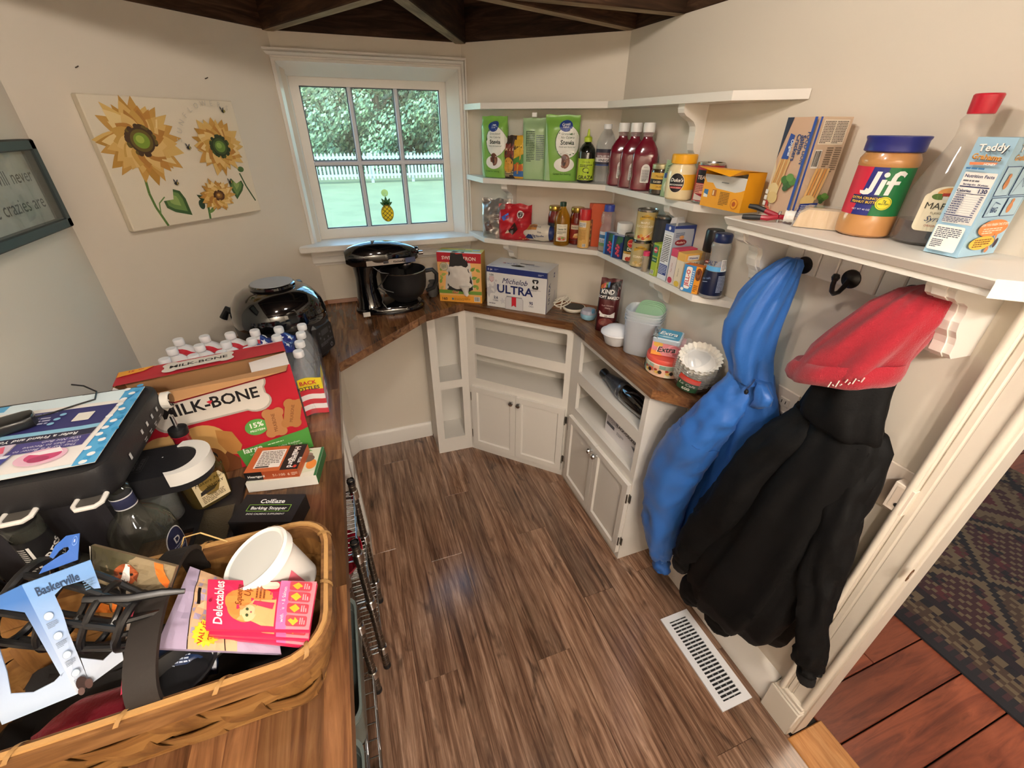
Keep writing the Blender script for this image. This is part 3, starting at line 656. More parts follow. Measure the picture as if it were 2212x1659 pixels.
cA, cB, cC, cD = (.882,1.013), (.882,1.584), (.483,1.983), (.288,1.99)
cabinet('white open cabinet over two doors below the shelf wall, middle of the three fronts', cC, cB, [(1.056,K3-1.056-.012),(.568,YW-.016)], [(.045,.535,.49,.635),(.045,.535,.69,.84)], (.49,.69,.03), True)
cabinet('white two door cabinet nearest the coats holding the hand vacuum', cB, cA, [(1.058,1.013),(1.058,1.60)], [(.075,.545,.49,.635),(.075,.545,.69,.84)], (.49,.69,.03), True)
cabinet('narrow white open cabinet with two tall openings under window', cD, cC, [(.478,YW-.017),(.288,YW-.017)], [(.04,.158,.098,.428),(.04,.158,.477,.84)], (.098,.477), False)
cabinet('narrow white open cabinet under the left worktop behind wire rack', (-.137,1.30), (-.137,1.53), [(-.66,1.53),(-.66,1.30)], [(.05,.18,.098,.428),(.05,.18,.477,.84)], (.098,.477), False)
# ================================================================ WALL SHELVES
def bracket(par, at, ang, dep, h, th=.028, y0=.02):
    """scrolled shelf bracket; profile in (out from wall, z below the board)"""
    P = [(0,0),(dep,0),(dep,-.012),(dep*.97,-.022),(dep*.86,-.030),(dep*.70,-.036),(dep*.52,-.044),(dep*.40,-.056),(dep*.36,-.07),(dep*.36,-h*.72),(dep*.30,-h*.85),(dep*.2,-h*.93),(dep*.1,-h*.985),(0,-h)]
    b = MB(); X = TR(at)@Matrix.Rotation(ang,4,'Z')@Matrix(((1,0,0,0),(0,0,1,0),(0,1,0,0),(0,0,0,1))); b.prism(P, -th/2, th/2, WHITE, X); return b.build('bracket', par, smooth=False)
def wall_shelf(label, z, dep3, x4, yend3, yend4, brk, th=.02, h=.1):
    t = T('corner_shelf', label, 'shelf', (0,0,z), 0, 'white corner shelves of the pantry'); k = K3-dep3/R2
    yl, yr = yend4
    # left end: chamfer from wall corner to front
    P = [(K3-YW-.0,YW-.002),(.592,k-.592),(x4,k-x4),(x4,yl),(XR-.002,yr),(XR-.002,K3-XR)]
    b = MB(); b.prism(P, -th, 0, WHITE); o = b.build('board', t, smooth=False)
    for s_, L_ in brk:
        if s_ == 3: bracket(t, (L_, K3-L_-.002, -th), rad(225), dep3*.8, h)
        else: bracket(t, (XR-.001, L_, -th), rad(180), (XR-x4)*.85, h)
    return t
SH1, SH2, SH3 = 1.731, 1.457, 1.205
wall_shelf('empty top corner shelf of three, above the ketchup bottles', SH1, .118, .962, 0, (1.03,.895), ((4,1.235),), .021, .14)
wall_shelf('middle corner shelf of three holding bags and red bottles', SH2, .125, .975, 0, (1.10,.945), ((3,.744),(4,1.235)), .02, .12)
wall_shelf('lowest corner shelf of three holding cans, noodles and boxes', SH3, .125, .972, 0, (1.02,.905), ((3,.75),(4,1.24)), .02, .088)
# ledge with coat rail on the right wall
BS = 1.466
bl = T('ledge_shelf', 'moulded white ledge shelf with beadboard coat rail on corbels', 'shelf', (XR, .62, BS)); y0, y1 = -.285, .245
b = MB(); PR_ = [(.001,0),(-.198,0),(-.198,-.003),(-.186,-.018),(-.181,-.020),(-.181,-.030),(.001,-.030)]
vs = [(x, y, z) for y in (y0,y1) for x, z in PR_]; k = len(PR_); b.add(vs, [(i,(i+1)%k,k+(i+1)%k,k+i) for i in range(k)]+[tuple(range(k-1,-1,-1)), tuple(range(k,2*k))], WHITE)
b.prism([(-.196,y0),(-.13,y0-.06),(.001,y0-.06),(.001,y0)], -.0285, 0, WHITE); b.build('ledge_board', bl, smooth=False)
b = MB(); b.box(-.012,-.185,-.126,0,.195,-.03,WHITE); rl = b.build('rail', bl, smooth=False)
nb = 8; wdt = .38/nb
for i in range(nb): b = MB(); b.box(-.0175,-wdt/2+.0012,-.048,.0,wdt/2-.0012,.048,WHITE,b=.0025); b.build('bead_board', rl, smooth=False, loc=(-.001,-.185+wdt*(i+.5),-.078))
for yy, hh in ((.215,.138),(-.212,.148)):
    b = MB(); P = [(0,0),(.160,0),(.162,-.010),(.156,-.022),(.142,-.030),(.120,-.034),(.104,-.042),(.098,-.056),(.100,-.072),(.094,-.090),(.082,-.104),(.076,-.118),(.074,-hh*.93),(.062,-hh),(0,-hh*1.02)]
    X = TR((0,yy,-.03))@Matrix.Rotation(PI,4,'Z')@Matrix(((1,0,0,0),(0,0,1,0),(0,1,0,0),(0,0,0,1)))
    b.prism(P, -.022, .022, WHITE, X); b.prism([(x+.004 if x else 0,z) for x, z in P], -.010, .010, WHITE, X); b.build('corbel', bl, smooth=False)
BLKM = M('14110f', .3, .3, key='hook_black', coat=.3)
for i, (px, py) in enumerate(((1737,573),(1838,603),(1968,638))):
    p = PR(px, py, .02); hk = T('coat_hook', ['black iron coat hook holding the blue rain jacket','empty black iron coat hook in middle of the rail','black iron coat hook holding black coat under red hat'][i], 'hook', (XR-.0185,p.y,p.z), 0, 'coat hooks on the white rail')
    b = MB(); b.lathe([(.021,0),(.0205,.003),(.014,.006),(.006,.009),(0,.0095)], BLKM, 24, RX(-90,'Y')); b.build('back_plate', hk)
    b = MB(); b.tube([(-.006,0,-.004),(-.014,0,-.016),(-.026,0,-.028),(-.040,0,-.030),(-.050,0,-.022),(-.054,0,-.008),(-.054,0,.004)], [.006,.0055,.005,.005,.005,.005,.005], BLKM, 10); b.lathe([(0,-.009),(.006,-.007),(.0085,0),(.006,.007),(0,.009)], BLKM, 14, TR((-.054,0,.009))); b.build('hook_arm', hk)
# wall plates
SW = M('e3d6c8', .4, key='plate')
p = PR(1945,1062,.004); sp = T('wall_plate', 'cream switch plate with pull cord hole beside the door casing', 'switch', (XR, .375, .955)); b = MB(); b.box(-.006,-.035,-.058,0,.045,.058,SW,b=.002); b.build('plate', sp, smooth=False)
b = MB(); b.box(-.03,-.044,-.036,0,-.004,.036,SW,b=.0015); b.box(-.0308,-.036,-.028,-.029,-.012,.028,M('cfc0b0',.5)); q = b.build('switch_box', sp, smooth=False)
b = MB(); b.lathe([(.005,0),(.005,.001)], DARK, 12, TR((-.031,-.027,-.016))@RX(-90,'Y')); b.build('cord_hole', q)
p = PR(1692,880,.0); sp = T('wall_outlet', 'cream outlet plate half hidden between the two coats', 'outlet', (XR, p.y, p.z)); b = MB(); b.box(-.006,-.035,-.058,0,.035,.058,SW,b=.002); b.build('plate', sp, smooth=False)
for dz in (-.02,.02): b = MB(); b.box(-.008,-.016,dz-.014,-.004,.016,dz+.014,SW,b=.003); b.box(-.0085,-.007,dz-.004,-.007,-.005,dz+.005,DARK); b.box(-.0085,.005,dz-.004,-.007,.007,dz+.005,DARK); b.build('socket', sp, smooth=False)
p = P3(1334,428); sp = T('junction_plate', 'small white blank plate on the wall under middle shelf', 'wall plate', (p.x,p.y,SH2-.05), rad(-45)); b = MB(); b.box(-.02,-.012,-.03,.02,0,.03,WHITE,b=.002); b.build('plate', sp, smooth=False)
# floor register
vt = T('floor_register', 'white slotted floor register in the boards below the coats', 'vent', (.952,.55,.001), 0); vw, vl = .062, .165; VW = M('e4e6ea', .35, key='register')
b = MB()
for q in ((-vw,-vl,-.038,vl),(.038,-vl,vw,vl),(-.038,-vl,.038,-vl+.022),(-.038,vl-.022,.038,vl)): b.box(q[0],q[1],0,q[2],q[3],.005,VW)
b.build('frame', vt, smooth=False); b = MB(); b.box(-.042,-vl+.01,-.0015,.042,vl-.01,-.0005,M('1a1a1c',.8)); b.build('duct_opening', vt)
n = 22; sl = None
for i in range(n):
    b = MB(); yy = -vl+.03+(2*vl-.06)*i/(n-1)
    if sl is None: b.box(-.039,-.0024,0,.039,.0024,.0042,VW); sl = o = b.build('slat', vt, smooth=False)
    else: o = sl.copy(); C.objects.link(o); o.parent = vt
    o.location = (0,yy,0)
for dx in (-.012,.012): b = MB(); b.box(dx-.0015,-vl+.02,0,dx+.0015,vl-.02,.003,M('8d9094',.4)); b.build('damper_bar', vt, smooth=False)
# rug in the next room
rg = T('kilim_rug', 'dark red and brown kilim rug on the boards beyond the doorway', 'rug', (1.775,.0,.0)); b = MB(); cols = {k: M(v, .95, bump=.5, bscale=500, key='wool') for k, v in dict(a='1a0d0d',b='301512',c='54452f',d='120b0a',e='3a2818',f='421816').items()}
def kil(i, j):
    if i < 2: return 'd'
    if i < 4: return 'b' if j%2 else 'd'
    if i < 9: return 'c' if (abs((j%12)-6)+abs(i-6)*2) in (3,4,7) else 'e' if (i+j)%5 else 'a'
    if i < 11: return 'd' if (j//2)%2 else 'c'
    if i < 13: return 'a'
    u = abs((j%36)-18); v = abs((i-13)%34-17); s_ = u+v
    if s_ < 4: return 'f'
    if s_ < 7: return 'c'
    if s_ < 11: return 'b' if (i*3+j)%4 else 'c'
    if s_ in (11,12): return 'c'
    if s_ in (17,18): return 'd'
    if s_ in (19,20): return 'c'
    if (i//3+j//3)%4 == 0 and (i+j)%3: return 'f' if (j//3)%2 else 'd'
    return ('c' if (i*7+j*5)%9 < 3 else 'e') if s_ < 17 else ('b' if (i*5+j*3)%7 < 5 else 'c')
cs = .017
for j in range(110):
    for i in range(90):
        x, y = i*cs, 1.0-j*cs; b.add([(x,y-cs,.008),(x+cs,y-cs,.008),(x+cs,y,.008),(x,y,.008)], [(0,1,2,3)], cols[kil(i,j)])
b.add([(0,-.87,0),(0,1,0),(0,1,.008),(0,-.87,.008)], [(0,1,2,3)][::-1], cols['d']); b.build('woven_field', rg, smooth=False)
# ================================================================ GOODS ON THE SHELVES
def vessel(name, label, cat, loc, parts, rz=0, group=None, rot=None):
    """parts: (part name, profile, material, options for lathe, transform)"""
    t = T(name, label, cat, loc, rad(rz), group, rot); out = [t]
    for p in parts:
        b = MB(); b.lathe(p[1], p[2], X=p[4] if len(p) > 4 else None, **(dict(n=28)|(p[3] if len(p) > 3 else {}))); out.append(b.build(p[0], t))
    return out
GOLD = M('b89b4a', .3, .9, key='lid'); TIN = M('b9b9b6', .25, 1, key='tin'); CLR = clear('f2f4f4', .05, .05, 'plastic'); MILKY = clear('eef2f6', .3, .2, 'milky')
def can(name, label, loc, r, h, bodycol, items, rz, group=None, rim=TIN, cat='can'):
    t, c = vessel(name, label, cat, loc, [('can_body', [(r*.93,0,rim),(r,.003,rim),(r,.005,rim),(r*.985,.007,bodycol),(r*.985,h-.007,bodycol),(r,h-.005,rim),(r,h-.001,rim),(r*.95,h,rim),(r*.92,h-.004,rim),(0,h-.004,rim)], rim)], rz, group)
    prt(c, cyl(r*.985), items, 'label', step=.6); return t
GBAG, GBAG2, NAVY, LIME = '6fae3c', 'a9c49a', '23408e', 'b7d334'
cookie = lambda x, y, s_: [('e',x,y,1.9*s_,2.5*s_,'7a4a34'),('e',x-.5*s_,y+.3*s_,1.1*s_,1.7*s_,'5a3122'),('e',x+.5*s_,y-.6*s_,.9*s_,1.2*s_,'94644a'),('e',x-.2*s_,y-.9*s_,.5*s_,.7*s_,'3d1f16')]
z = SH2+.0015
sw_mat = M('7fb34c', .32, bump=.25, bscale=30, key='foil'); sw_pale = M('9fbd8e', .35, bump=.25, bscale=30, key='foil')
def sweet(label, loc, rz, w_, h, text=True, seed=1, mat=None, d=.06):
    W_, H_ = w_*100, h*100
    if text: it = [('p',[(.2*W_,.1),(0.02*W_,H_-1),(.02*W_,.1)],'a7c796'),('e',.66*W_,.60*H_,.36*W_,.25*H_,'3c6b2a'),('e',.67*W_,.60*H_,.345*W_,.24*H_,'eceee6'),('e',.6*W_,.84*H_,.19*W_,.085*H_,NAVY),('t','Great',.6*W_,.845*H_,.10*W_,'f4f4f4',dict(b=1)),('t','Value',.6*W_,.81*H_,.08*W_,'f4f4f4'),('t','Granulated',.66*W_,.71*H_,.085*W_,'5a6a58',dict(sh=.2)),('t','No Calorie',.66*W_,.655*H_,.085*W_,'5a6a58',dict(sh=.2)),('t','Stevia',.66*W_,.565*H_,.17*W_,'2c3530',dict(b=1)),('t','Made with Stevia leaf',.66*W_,.52*H_,.055*W_,'4a5a48'),('e',.6*W_,.26*H_,.3*W_,.11*H_,'efefe8')]+cookie(.62*W_,.31*H_,W_/13)+[('t','Great for baking',.55*W_,.1*H_,.08*W_,'2f5a20')]
    else: it = [('g',.18*W_,.8*H_,.32*W_,.5*H_,18,'2f4a34'),('g',.56*W_,.74*H_,.3*W_,.42*H_,14,'5c6b74'),('r',.16*W_,.55*H_,.02*W_,.25*H_,'2f4a34')]
    return pouch('sweetener_bag', label, 'bag', loc, rz, w_, d, h, mat or sw_mat, it, .05, 'green sweetener bags', 0, .003, .82, seed=seed)
sweet('green sweetener bag turned aside, first on the middle shelf beside window', (.655,2.0,z), -52, .125, .228, seed=3)
pouch('noodle_packet', 'dark ramen packet standing between two green bags', 'packet', (.703,1.942,z), -48, .06, .03, .16, M('3a2a22', .4, key='foil'), [('r',.2,8,5,5,'7a3326'),('e',3,5,2.2,3,'d39a3c'),('t','RAMEN',3,10.5,1.3,'e8d7b0',dict(b=1)),('g',.8,3,4.4,2.4,4,'d7c79a')], .06, seed=5)
pouch('noodle_packet', 'yellow and green noodle packet beside the turned round bag', 'packet', (.733,1.915,z), -45, .06, .03, .16, M('d9a32c', .4, key='foil'), [('p',[(0.2,7),(5.8,10),(5.8,15.5),(.2,15.5)],'e0b43a'),('t','Beef',3,11.2,2,'1d1d1d',dict(b=1,rot=12)),('p',[(.2,7),(5.8,9.5),(5.8,6),(.2,4)],'4c8a3a'),('e',3,4.2,2.4,2,'c9642a'),('r',.4,.8,5.2,2.2,'3a6aa8')], .06, seed=6)
sweet('pale green sweetener bag showing its printed back panel', (.79,1.878,z), -30, .105, .222, False, 8, sw_pale)
b = MB(); q = T('clip_tag', 'small white clip standing on the turned green bag', 'clip', (.775,1.862,z+.224), rad(-30)); b.box(-.010,-.004,0,.010,.004,.016,M('f0efea', .4),b=.002); b.build('clip_body', q)
sweet('large green sweetener bag with blue oval, left of oil bottle', (.868,1.792,z), -27, .135, .232, seed=9, d=.055)
pouch('seasoning_bag', 'small clear bag of tan crumbs behind the oil bottle', 'bag', (.935,1.775,z), -30, .07, .025, .105, M('b08a68', .5, bump=.8, bscale=90, key='crumbs'), [], .2, seed=12)
t, bd, cp = vessel('oil_squeeze_bottle', 'dark olive oil squeeze bottle with chartreuse cap and label', 'bottle', (.944,1.716,z), [
    ('bottle_body', [(.030,0),(.0335,.004),(.0335,.105),(.031,.118),(.022,.131),(.014,.138),(.013,.142)], M('10140c', .12, coat=.5, key='glass')),
    ('cap', [(.0155,.142),(.0155,.156),(.013,.159),(.006,.162),(.0035,.183),(.002,.186),(0,.186)], M(LIME, .35, key='plastic'))], -29)
prt(bd, cyl(.0335), [('r',-4.2,.9,8.4,7.6,LIME),('t','Drizzle',0,7,1.0,'2d3a10'),('g',-2.6,6.5,5.2,1,2,'2d3a10'),('e',0,4.5,1.3,.9,'2d3a10'),('e',.1,4.5,1.1,.7,LIME),('e',.9,3.6,.35,.35,'2d3a10'),('p',star(-.9,4.9,.4),'2d3a10'),('t','GRAZA',0,1.2,1.9,'141a08',dict(b=1)),('g',2.8,7.6,1.2,6,12,'2d3a10')], 'label', step=.5)
t, bd, cp = vessel('vinegar_bottle', 'clear bottle of distilled white vinegar with navy label', 'bottle', (.996,1.664,z), [
    ('bottle_body', [(.033,0),(.037,.004),(.038,.02),(.0355,.03),(.038,.04),(.0355,.05),(.038,.062),(.038,.125),(.036,.145),(.024,.170),(.0145,.184),(.014,.188)], clear('e9eef2', .12, .06, 'plastic')),
    ('cap', [(.0155,.186),(.0155,.2),(.014,.202),(0,.202)], M('e9ebee', .4, key='plastic'))], -31)
prt(bd, cyl(.0381), [('r',-4.5,6.4,9,5.6,'2b2a3c'),('r',-4.5,9.0,9,1.8,'7c5a5c'),('r',-4.5,7.6,9,1.5,'e7e0e0'),('t','DISTILLED WHITE',0,9.3,.85,'f4f4f4',dict(b=1)),('t','VINEGAR',0,7.8,1.25,'1c1c30',dict(b=1)),('r',-4.5,6.3,9,.5,'31467c')], 'label', step=.5)
KET = M('6d1226', .14, coat=.6, key='syrup')
for i, (x, y, lab) in enumerate(((1.012,1.578,'red syrup bottle with white cap, furthest back of the three'),(1.012,1.500,'red syrup bottle with white cap, middle of the three'),(1.010,1.422,'red syrup bottle with white cap, front one showing its label'))):
    t, bd, cp, nk = vessel('red_bottle', lab, 'bottle', (x,y,z), [
        ('bottle_body', [(.040,0),(.046,.004),(.047,.03),(.043,.045),(.046,.062),(.0475,.09),(.046,.112),(.040,.130),(.028,.148),(.018,.158),(.0165,.166)], KET, dict(p=3.2, sx=1, sy=.62, n=40)),
        ('cap', [(.021,.178),(.0215,.182),(.0215,.203),(.0195,.206),(0,.206)], M('eeeeec', .35, key='plastic')),
        ('neck', [(.0165,.164),(.0165,.172),(.019,.173),(.019,.176),(.017,.178)], clear('d8c0c4',.3,.1,'neck','c9a9ae'))], -35, 'red bottles on the middle shelf'); t.scale = (.92,.92,1)
    lb = [('p',rrect(-1.9,2.6,3.9,4.4,.4)+[],'e9e6e0'),('e',.05,6.8,1.95,1.6,'e9e6e0'),('t','HERO',.05,7.2,.7,'8a7a7a'),('g',-1.5,6.7,3.2,3.6,11,'5a5a5e'),('bar',-1.4,2.9,2.4,1.0)]
    prt(bd, lambda u, v, o: Vector((.007+u*.8, -.0287-o-.0012*math.cos(u*40), v)), lb, 'label')
t, bd, ld = vessel('relish_jar', 'small glass jar with gold lid and yellow label', 'jar', (1.008,1.315,z), [
    ('jar_body', [(.030,0),(.034,.004),(.034,.07),(.031,.077)], M('3d2f1f', .15, bump=.6, bscale=110, coat=.7, key='olives')), ('lid', [(.0325,.076),(.033,.078),(.033,.089),(.031,.0905),(0,.0905)], M('cfc9a4', .3, .8, key='lid'))], -37)
prt(bd, cyl(.0342), [('r',-4,1.6,8,5.0,'e0b448'),('r',-4,3.2,8,1.5,'241a14'),('t','Mezzetta',-.2,5.2,1.0,'5a2d12',dict(sh=.3)),('p',star(1.9,5.5,.5),'1c1c1c'),('t','SLICED',-1.2,3.65,.8,'f0e6c8',dict(b=1)),('t','JALAPENOS',.6,2.2,.7,'5a2d12')], 'label', step=.5)
pouch('green_packet', 'narrow pale green packet leaning beside mayonnaise jar', 'packet', (1.0,1.252,z), -52, .055, .022, .105, M('9db88f', .4, key='foil'), [('e',2.4,3,1.5,2,'cdd9be'),('r',.5,5.4,4,1.4,'33508a'),('g',.8,9.2,3.6,2.4,5,'4f6a58')], .1, lean=.02, seed=14)
t, bd, ld = vessel('mayonnaise_jar', 'mayonnaise jar with yellow lid and black oval label', 'jar', (.992,1.197,z), [
    ('jar_body', [(.037,0),(.0415,.005),(.0425,.02),(.0425,.072),(.039,.087),(.032,.098),(.0315,.102)], M('ecdcae', .25, coat=.4, key='mayonnaise')),
    ('lid', [(.0365,.1),(.037,.102),(.037,.122),(.035,.1245),(0,.1245)], M('f2b01e', .35, key='plastic'))], -44)
prt(bd, cyl(.0427), [('r',-1.4,3.0,6.8,4.2,'f0b52a'),('e',-.9,4.9,2.35,2.75,'f3e6c4'),('e',-.9,4.9,2.2,2.6,'17171b'),('t',"Duke's",-.9,5.2,1.35,'f4f0e4',dict(b=1,sh=.25)),('t','MAYONNAISE',-.9,4.15,.62,'f4f0e4',dict(b=1)),('r',-2.6,3.35,3.4,.5,'c23a3e'),('t','SMOOTH CREAMY',-.9,3.42,.34,'f4f0e4')], 'label', step=.5)
can('tall_can', 'red striped tin can behind the open yellow box', (1.026,1.118,z), .037, .107, M('a32436', .35, key='can_label'), [('r',-3,.8,6,9.2,'a32436'),('r',-3.4,5.4,3.2,3.4,'1f1a20'),('t','TEA',-1.8,6.4,1.4,'f3d9c8',dict(b=1)),('r',-3.4,2.6,3.2,2.6,'e3a08a'),('g',-3.2,5,2.8,2.2,5,'7a2430'),('p',[(-3.4,.8),(0,.8),(0,1.6),(-3.4,2.6)],'d8c9c0')], -48)
# open yellow carton with torn front
yb = T('yellow_carton', 'open yellow carton with torn front flap on shelf end', 'carton', (1.003,1.0,z), rad(-90)); YM = M('f0a81e', .45, key='card'); YI = M('d8d6d0', .6, key='card'); b = MB()
x0, x1, d, h = -.075, .075, .030, .095
b.add([(x0,d,0),(x1,d,0),(x1,d,h),(x0,d,h)], [(1,0,3,2)], YI); b.add([(x0,d+.0006,0),(x1,d+.0006,0),(x1,d+.0006,h),(x0,d+.0006,h)], [(0,1,2,3)], YM)
for xx, f in ((x0,1),(x1,0)): b.add([(xx,-d,0),(xx,d,0),(xx,d,h),(xx,-d,h)], [(0,1,2,3) if f else (3,2,1,0)], YM)
b.add([(x0,-d,.001),(x1,-d,.001),(x1,d,.001),(x0,d,.001)], [(0,1,2,3)], YI)
b.add([(x0,-d,0),(x1,-d,0),(x1,-d,.055),(x1-.012,-d,.05),(x1-.03,-d,.046),(x0+.05,-d,.05),(x0+.035,-d,.062),(x0+.012,-d,.062),(x0,-d,.075)], [tuple(range(9))], YM)
b.add([(x0,-d+.0008,0),(x1,-d+.0008,0),(x1,-d+.0008,.082),(x0,-d+.0008,.082)], [(0,1,2,3)], YI); b.build('carton', yb, smooth=False)
b = MB(); b.add([(x0,d,h),(x1,d,h),(x1-.01,-d-.012,h+.004),(x1-.03,-d-.03,h-.010),(x0+.02,-d-.035,h+.004),(x0-.012,-d-.018,h+.006)], [tuple(range(6)), tuple(range(5,-1,-1))], YM); fl = b.build('top_flap', yb, smooth=False)
prt(fl, face((x0,d,h),(1,0,0),(0,-1,0),(0,0,1)), [('r',6,3.4,4.6,1.1,'f28c1c'),('t','CHEESE IT',8.3,3.6,.75,'c23a1c',dict(b=1))], 'print', eps=.0012)
prt(yb, face((x0,-d,0),(1,0,0),(0,0,1)), [('r',.8,2.4,1.6,2.0,'3c74a8'),('p',[(.8,2.4),(2.4,2.4),(2.4,3.0),(.8,3.4)],'f2efe6'),('r',4,3.0,1.5,1.6,'b5651c'),('r',4.2,3.2,.5,1.2,'f0d9a8'),('g',7,4.4,3.4,3.4,9,'7a5210'),('e',12.6,1.9,1.25,1.25,'c05a12'),('e',12.6,1.9,1.1,1.1,'f0a81e'),('e',12.6,1.9,.6,.6,'c05a12'),('r',6.8,6.5,2.6,.25,'8a8a88')], 'print', rough=.45)
# ---- lowest shelf
z = SH3+.0015
pouch('foil_bag', 'crumpled silver foil snack bag at window end of lowest shelf', 'bag', (.655,1.985,z), -38, .14, .07, .165, M('b9b4ae', .28, .75, bump=.9, bscale=26, key='foil'), [('p',[(2,6),(5,8),(6,4),(3,3)],'6a5550'),('g',7,12,4,5,6,'7a6f68')], .08, seed=21, wr=.012)
t = pouch('red_bag', 'crumpled red snack bag folded over in front of foil bag', 'bag', (.722,1.925,z), -30, .15, .075, .148, M('b3202c', .3, bump=.8, bscale=24, key='foil'), [('e',10.3,11.2,1.5,1.6,'f0ece6'),('e',10.3,11.2,1.1,1.2,'2a2022'),('t','B',10.3,10.6,1.6,'f0ece6',dict(b=1)),('p',[(2,10),(5,11.6),(5.4,9.8),(3,8.4)],'4a6ac0'),('p',[(5,4),(8,8),(9.4,5),(7,2.4)],'3a2622'),('p',[(3.6,3),(5,5),(5.6,3.4)],'d8c9b8')], .1, seed=23, wr=.014, bend=-.01)
nb_ = T('noodle_bag', 'open white and navy egg noodle bag lying on its side', 'bag', (.803,1.848,z), rad(-40)); b = MB(); NW = M('d9d3c6', .35, bump=.5, bscale=40, key='foil'); NV = M('22366e', .35, key='foil')
def nbag(u, a):
    x = -.072+.16*u; r = .036*(1-abs(2*u-1)**3)**.4 if 0 < u < 1 else .004
    r = max(.006, r); return Vector((x, math.cos(a)*r*.95+.006*noise.noise(Vector((u*6,a,2))), .036+math.sin(a)*r*(1.0 if math.sin(a) > 0 else .95)+.004*noise.noise(Vector((u*7,a*1.5,5)))))
for u0, u1, m_ in ((0,.80,NW),(.80,1,NV)):
    b.grid(lambda u, v: nbag(u0+(u1-u0)*v, 2*PI*u), 24, 12 if u0 == 0 else 5, m_)
b.build('bag', nb_, ang=70)
prt(nb_, lambda u, v, o: (lambda a: nbag(u/.16, a)+Vector((0,math.cos(a),math.sin(a)))*(o+.0008))(PI+.9-(v/.06)*2.3), [('r',2.2,3.6,5,2,'b07a3c'),('t','HOMESTYLE',6.6,4.4,.9,'3a4a6a'),('t','Wide',8.6,2.6,.8,'2a3450'),('t','Egg Noodles',8.2,1.4,1.05,'22366e',dict(b=1)),('p',[(2,.6),(6,.3),(5,2.1),(3.6,2.4)],'22366e')], 'print', step=.7, stepv=.5)
b = MB(); rng = random.Random(4); nm = M('cfa968', .5, key='noodle')
for k in range(34):
    x, y = -.075+rng.gauss(0,.014), rng.gauss(-.004,.012); pts = []; a = rng.uniform(0,6.28); zz = .004+rng.uniform(0,.03)*max(0,1-abs(x+.075)*26)
    for q in range(7): pts.append((x+.022*(q/6-.5)*math.cos(a)+.003*math.sin(q*2.1+k), y+.022*(q/6-.5)*math.sin(a)+.003*math.cos(q*1.7+k), zz+.002*math.sin(q*2)))
    b.tube(pts, .0016, nm, 5)
o = b.build('spilled_noodles', nb_); o['kind'] = 'stuff'
SAUCE = M('6f1712', .14, coat=.8, bump=.2, bscale=80, key='sauce')
def sauce(label, loc, r, h, lab, rz):
    t, bd, ld = vessel('sauce_jar', label, 'jar', loc, [('jar_body', [(r*.9,0),(r,.004),(r,h*.66),(r*.94,h*.76),(r*.8,h*.84),(r*.78,h*.87)], SAUCE), ('lid', [(r*.86,h*.87),(r*.88,h*.88),(r*.88,h*.98),(r*.82,h),(0,h)], GOLD)], rz)
    prt(bd, cyl(r+.0001), lab, 'label', step=.5)
sauce('pasta sauce jar with gold lid behind cooking oil bottle', (.874,1.832,z), .031, .148, [('r',-3,2.6,6,5.6,'3a1210'),('r',-2.8,6.2,5.6,1.6,'1c2a3a'),('e',0,4,1.4,1,'c99a4a')], -26)
t, bd, ld = vessel('cooking_oil_bottle', 'golden cooking oil bottle with dark green cap', 'bottle', (.872,1.752,z), [
    ('bottle_body', [(.030,0),(.034,.004),(.034,.04),(.0325,.05),(.034,.06),(.034,.105),(.029,.122),(.018,.142),(.0125,.152),(.012,.158)], clear('e8b93c', .28, .05, 'oil', 'c89422')), ('cap', [(.0135,.157),(.0135,.172),(.012,.174),(0,.174)], M('1d3a24', .4, key='plastic'))], -26)
prt(bd, cyl(.0342), [('r',-2.4,2.0,4.8,7.0,'e6e0cc'),('t','FOOD LION',0,8.1,.62,'8a7a4a'),('t','Canola Oil',0,6.7,.85,'3d5a3a',dict(b=1)),('g',-1.9,6.2,3.8,1.2,3,'5a5a4a'),('e',0,3.2,2.0,1.0,'c9a38a'),('e',-.8,3,.6,.5,'b03a2a'),('e',.5,3.4,.7,.5,'7a9a4a'),('e',.9,2.9,.5,.4,'c05a3a')], 'label', step=.5)
sauce('pasta sauce jar with gold lid left of the red capped spray', (.943,1.752,z), .032, .150, [('r',-3,2.4,6,6.4,'8a2a1e'),('r',-2.6,6.4,5.2,1.8,'d9cdb4'),('t','FOOD LION',0,7.0,.8,'6a3a2a',dict(b=1)),('p',[(-1.4,3),(1.6,3.6),(1,5),(-.8,4.6)],'e0c48a'),('e',.2,3.4,1.2,.5,'d9a05a'),('r',-2.6,1.6,5.2,.6,'5a1512')], -28)
t, bd, cp = vessel('cooking_spray', 'cooking spray can with red cap and tan label', 'spray can', (.938,1.674,z), [('can_body', [(.0235,0,TIN),(.025,.002,TIN),(.025,.004),(.025,.112),(.023,.117)], M('d8a95c', .35, key='can_label')), ('cap', [(.0248,.113),(.0248,.15),(.023,.155),(0,.156)], M('c01f24', .3, key='plastic'))], -29)
prt(bd, cyl(.0251), [('r',-2.6,8.6,3.2,2.0,'e9e4da'),('g',-2.4,10.4,2.8,1.7,5,'6a6a6a'),('g',-2.4,7.8,3,4.5,10,'a0752e'),('bar',-.4,.7,1.4,1.3),('r',1,.4,1.4,10.6,'e3bb74')], 'label', step=.5)
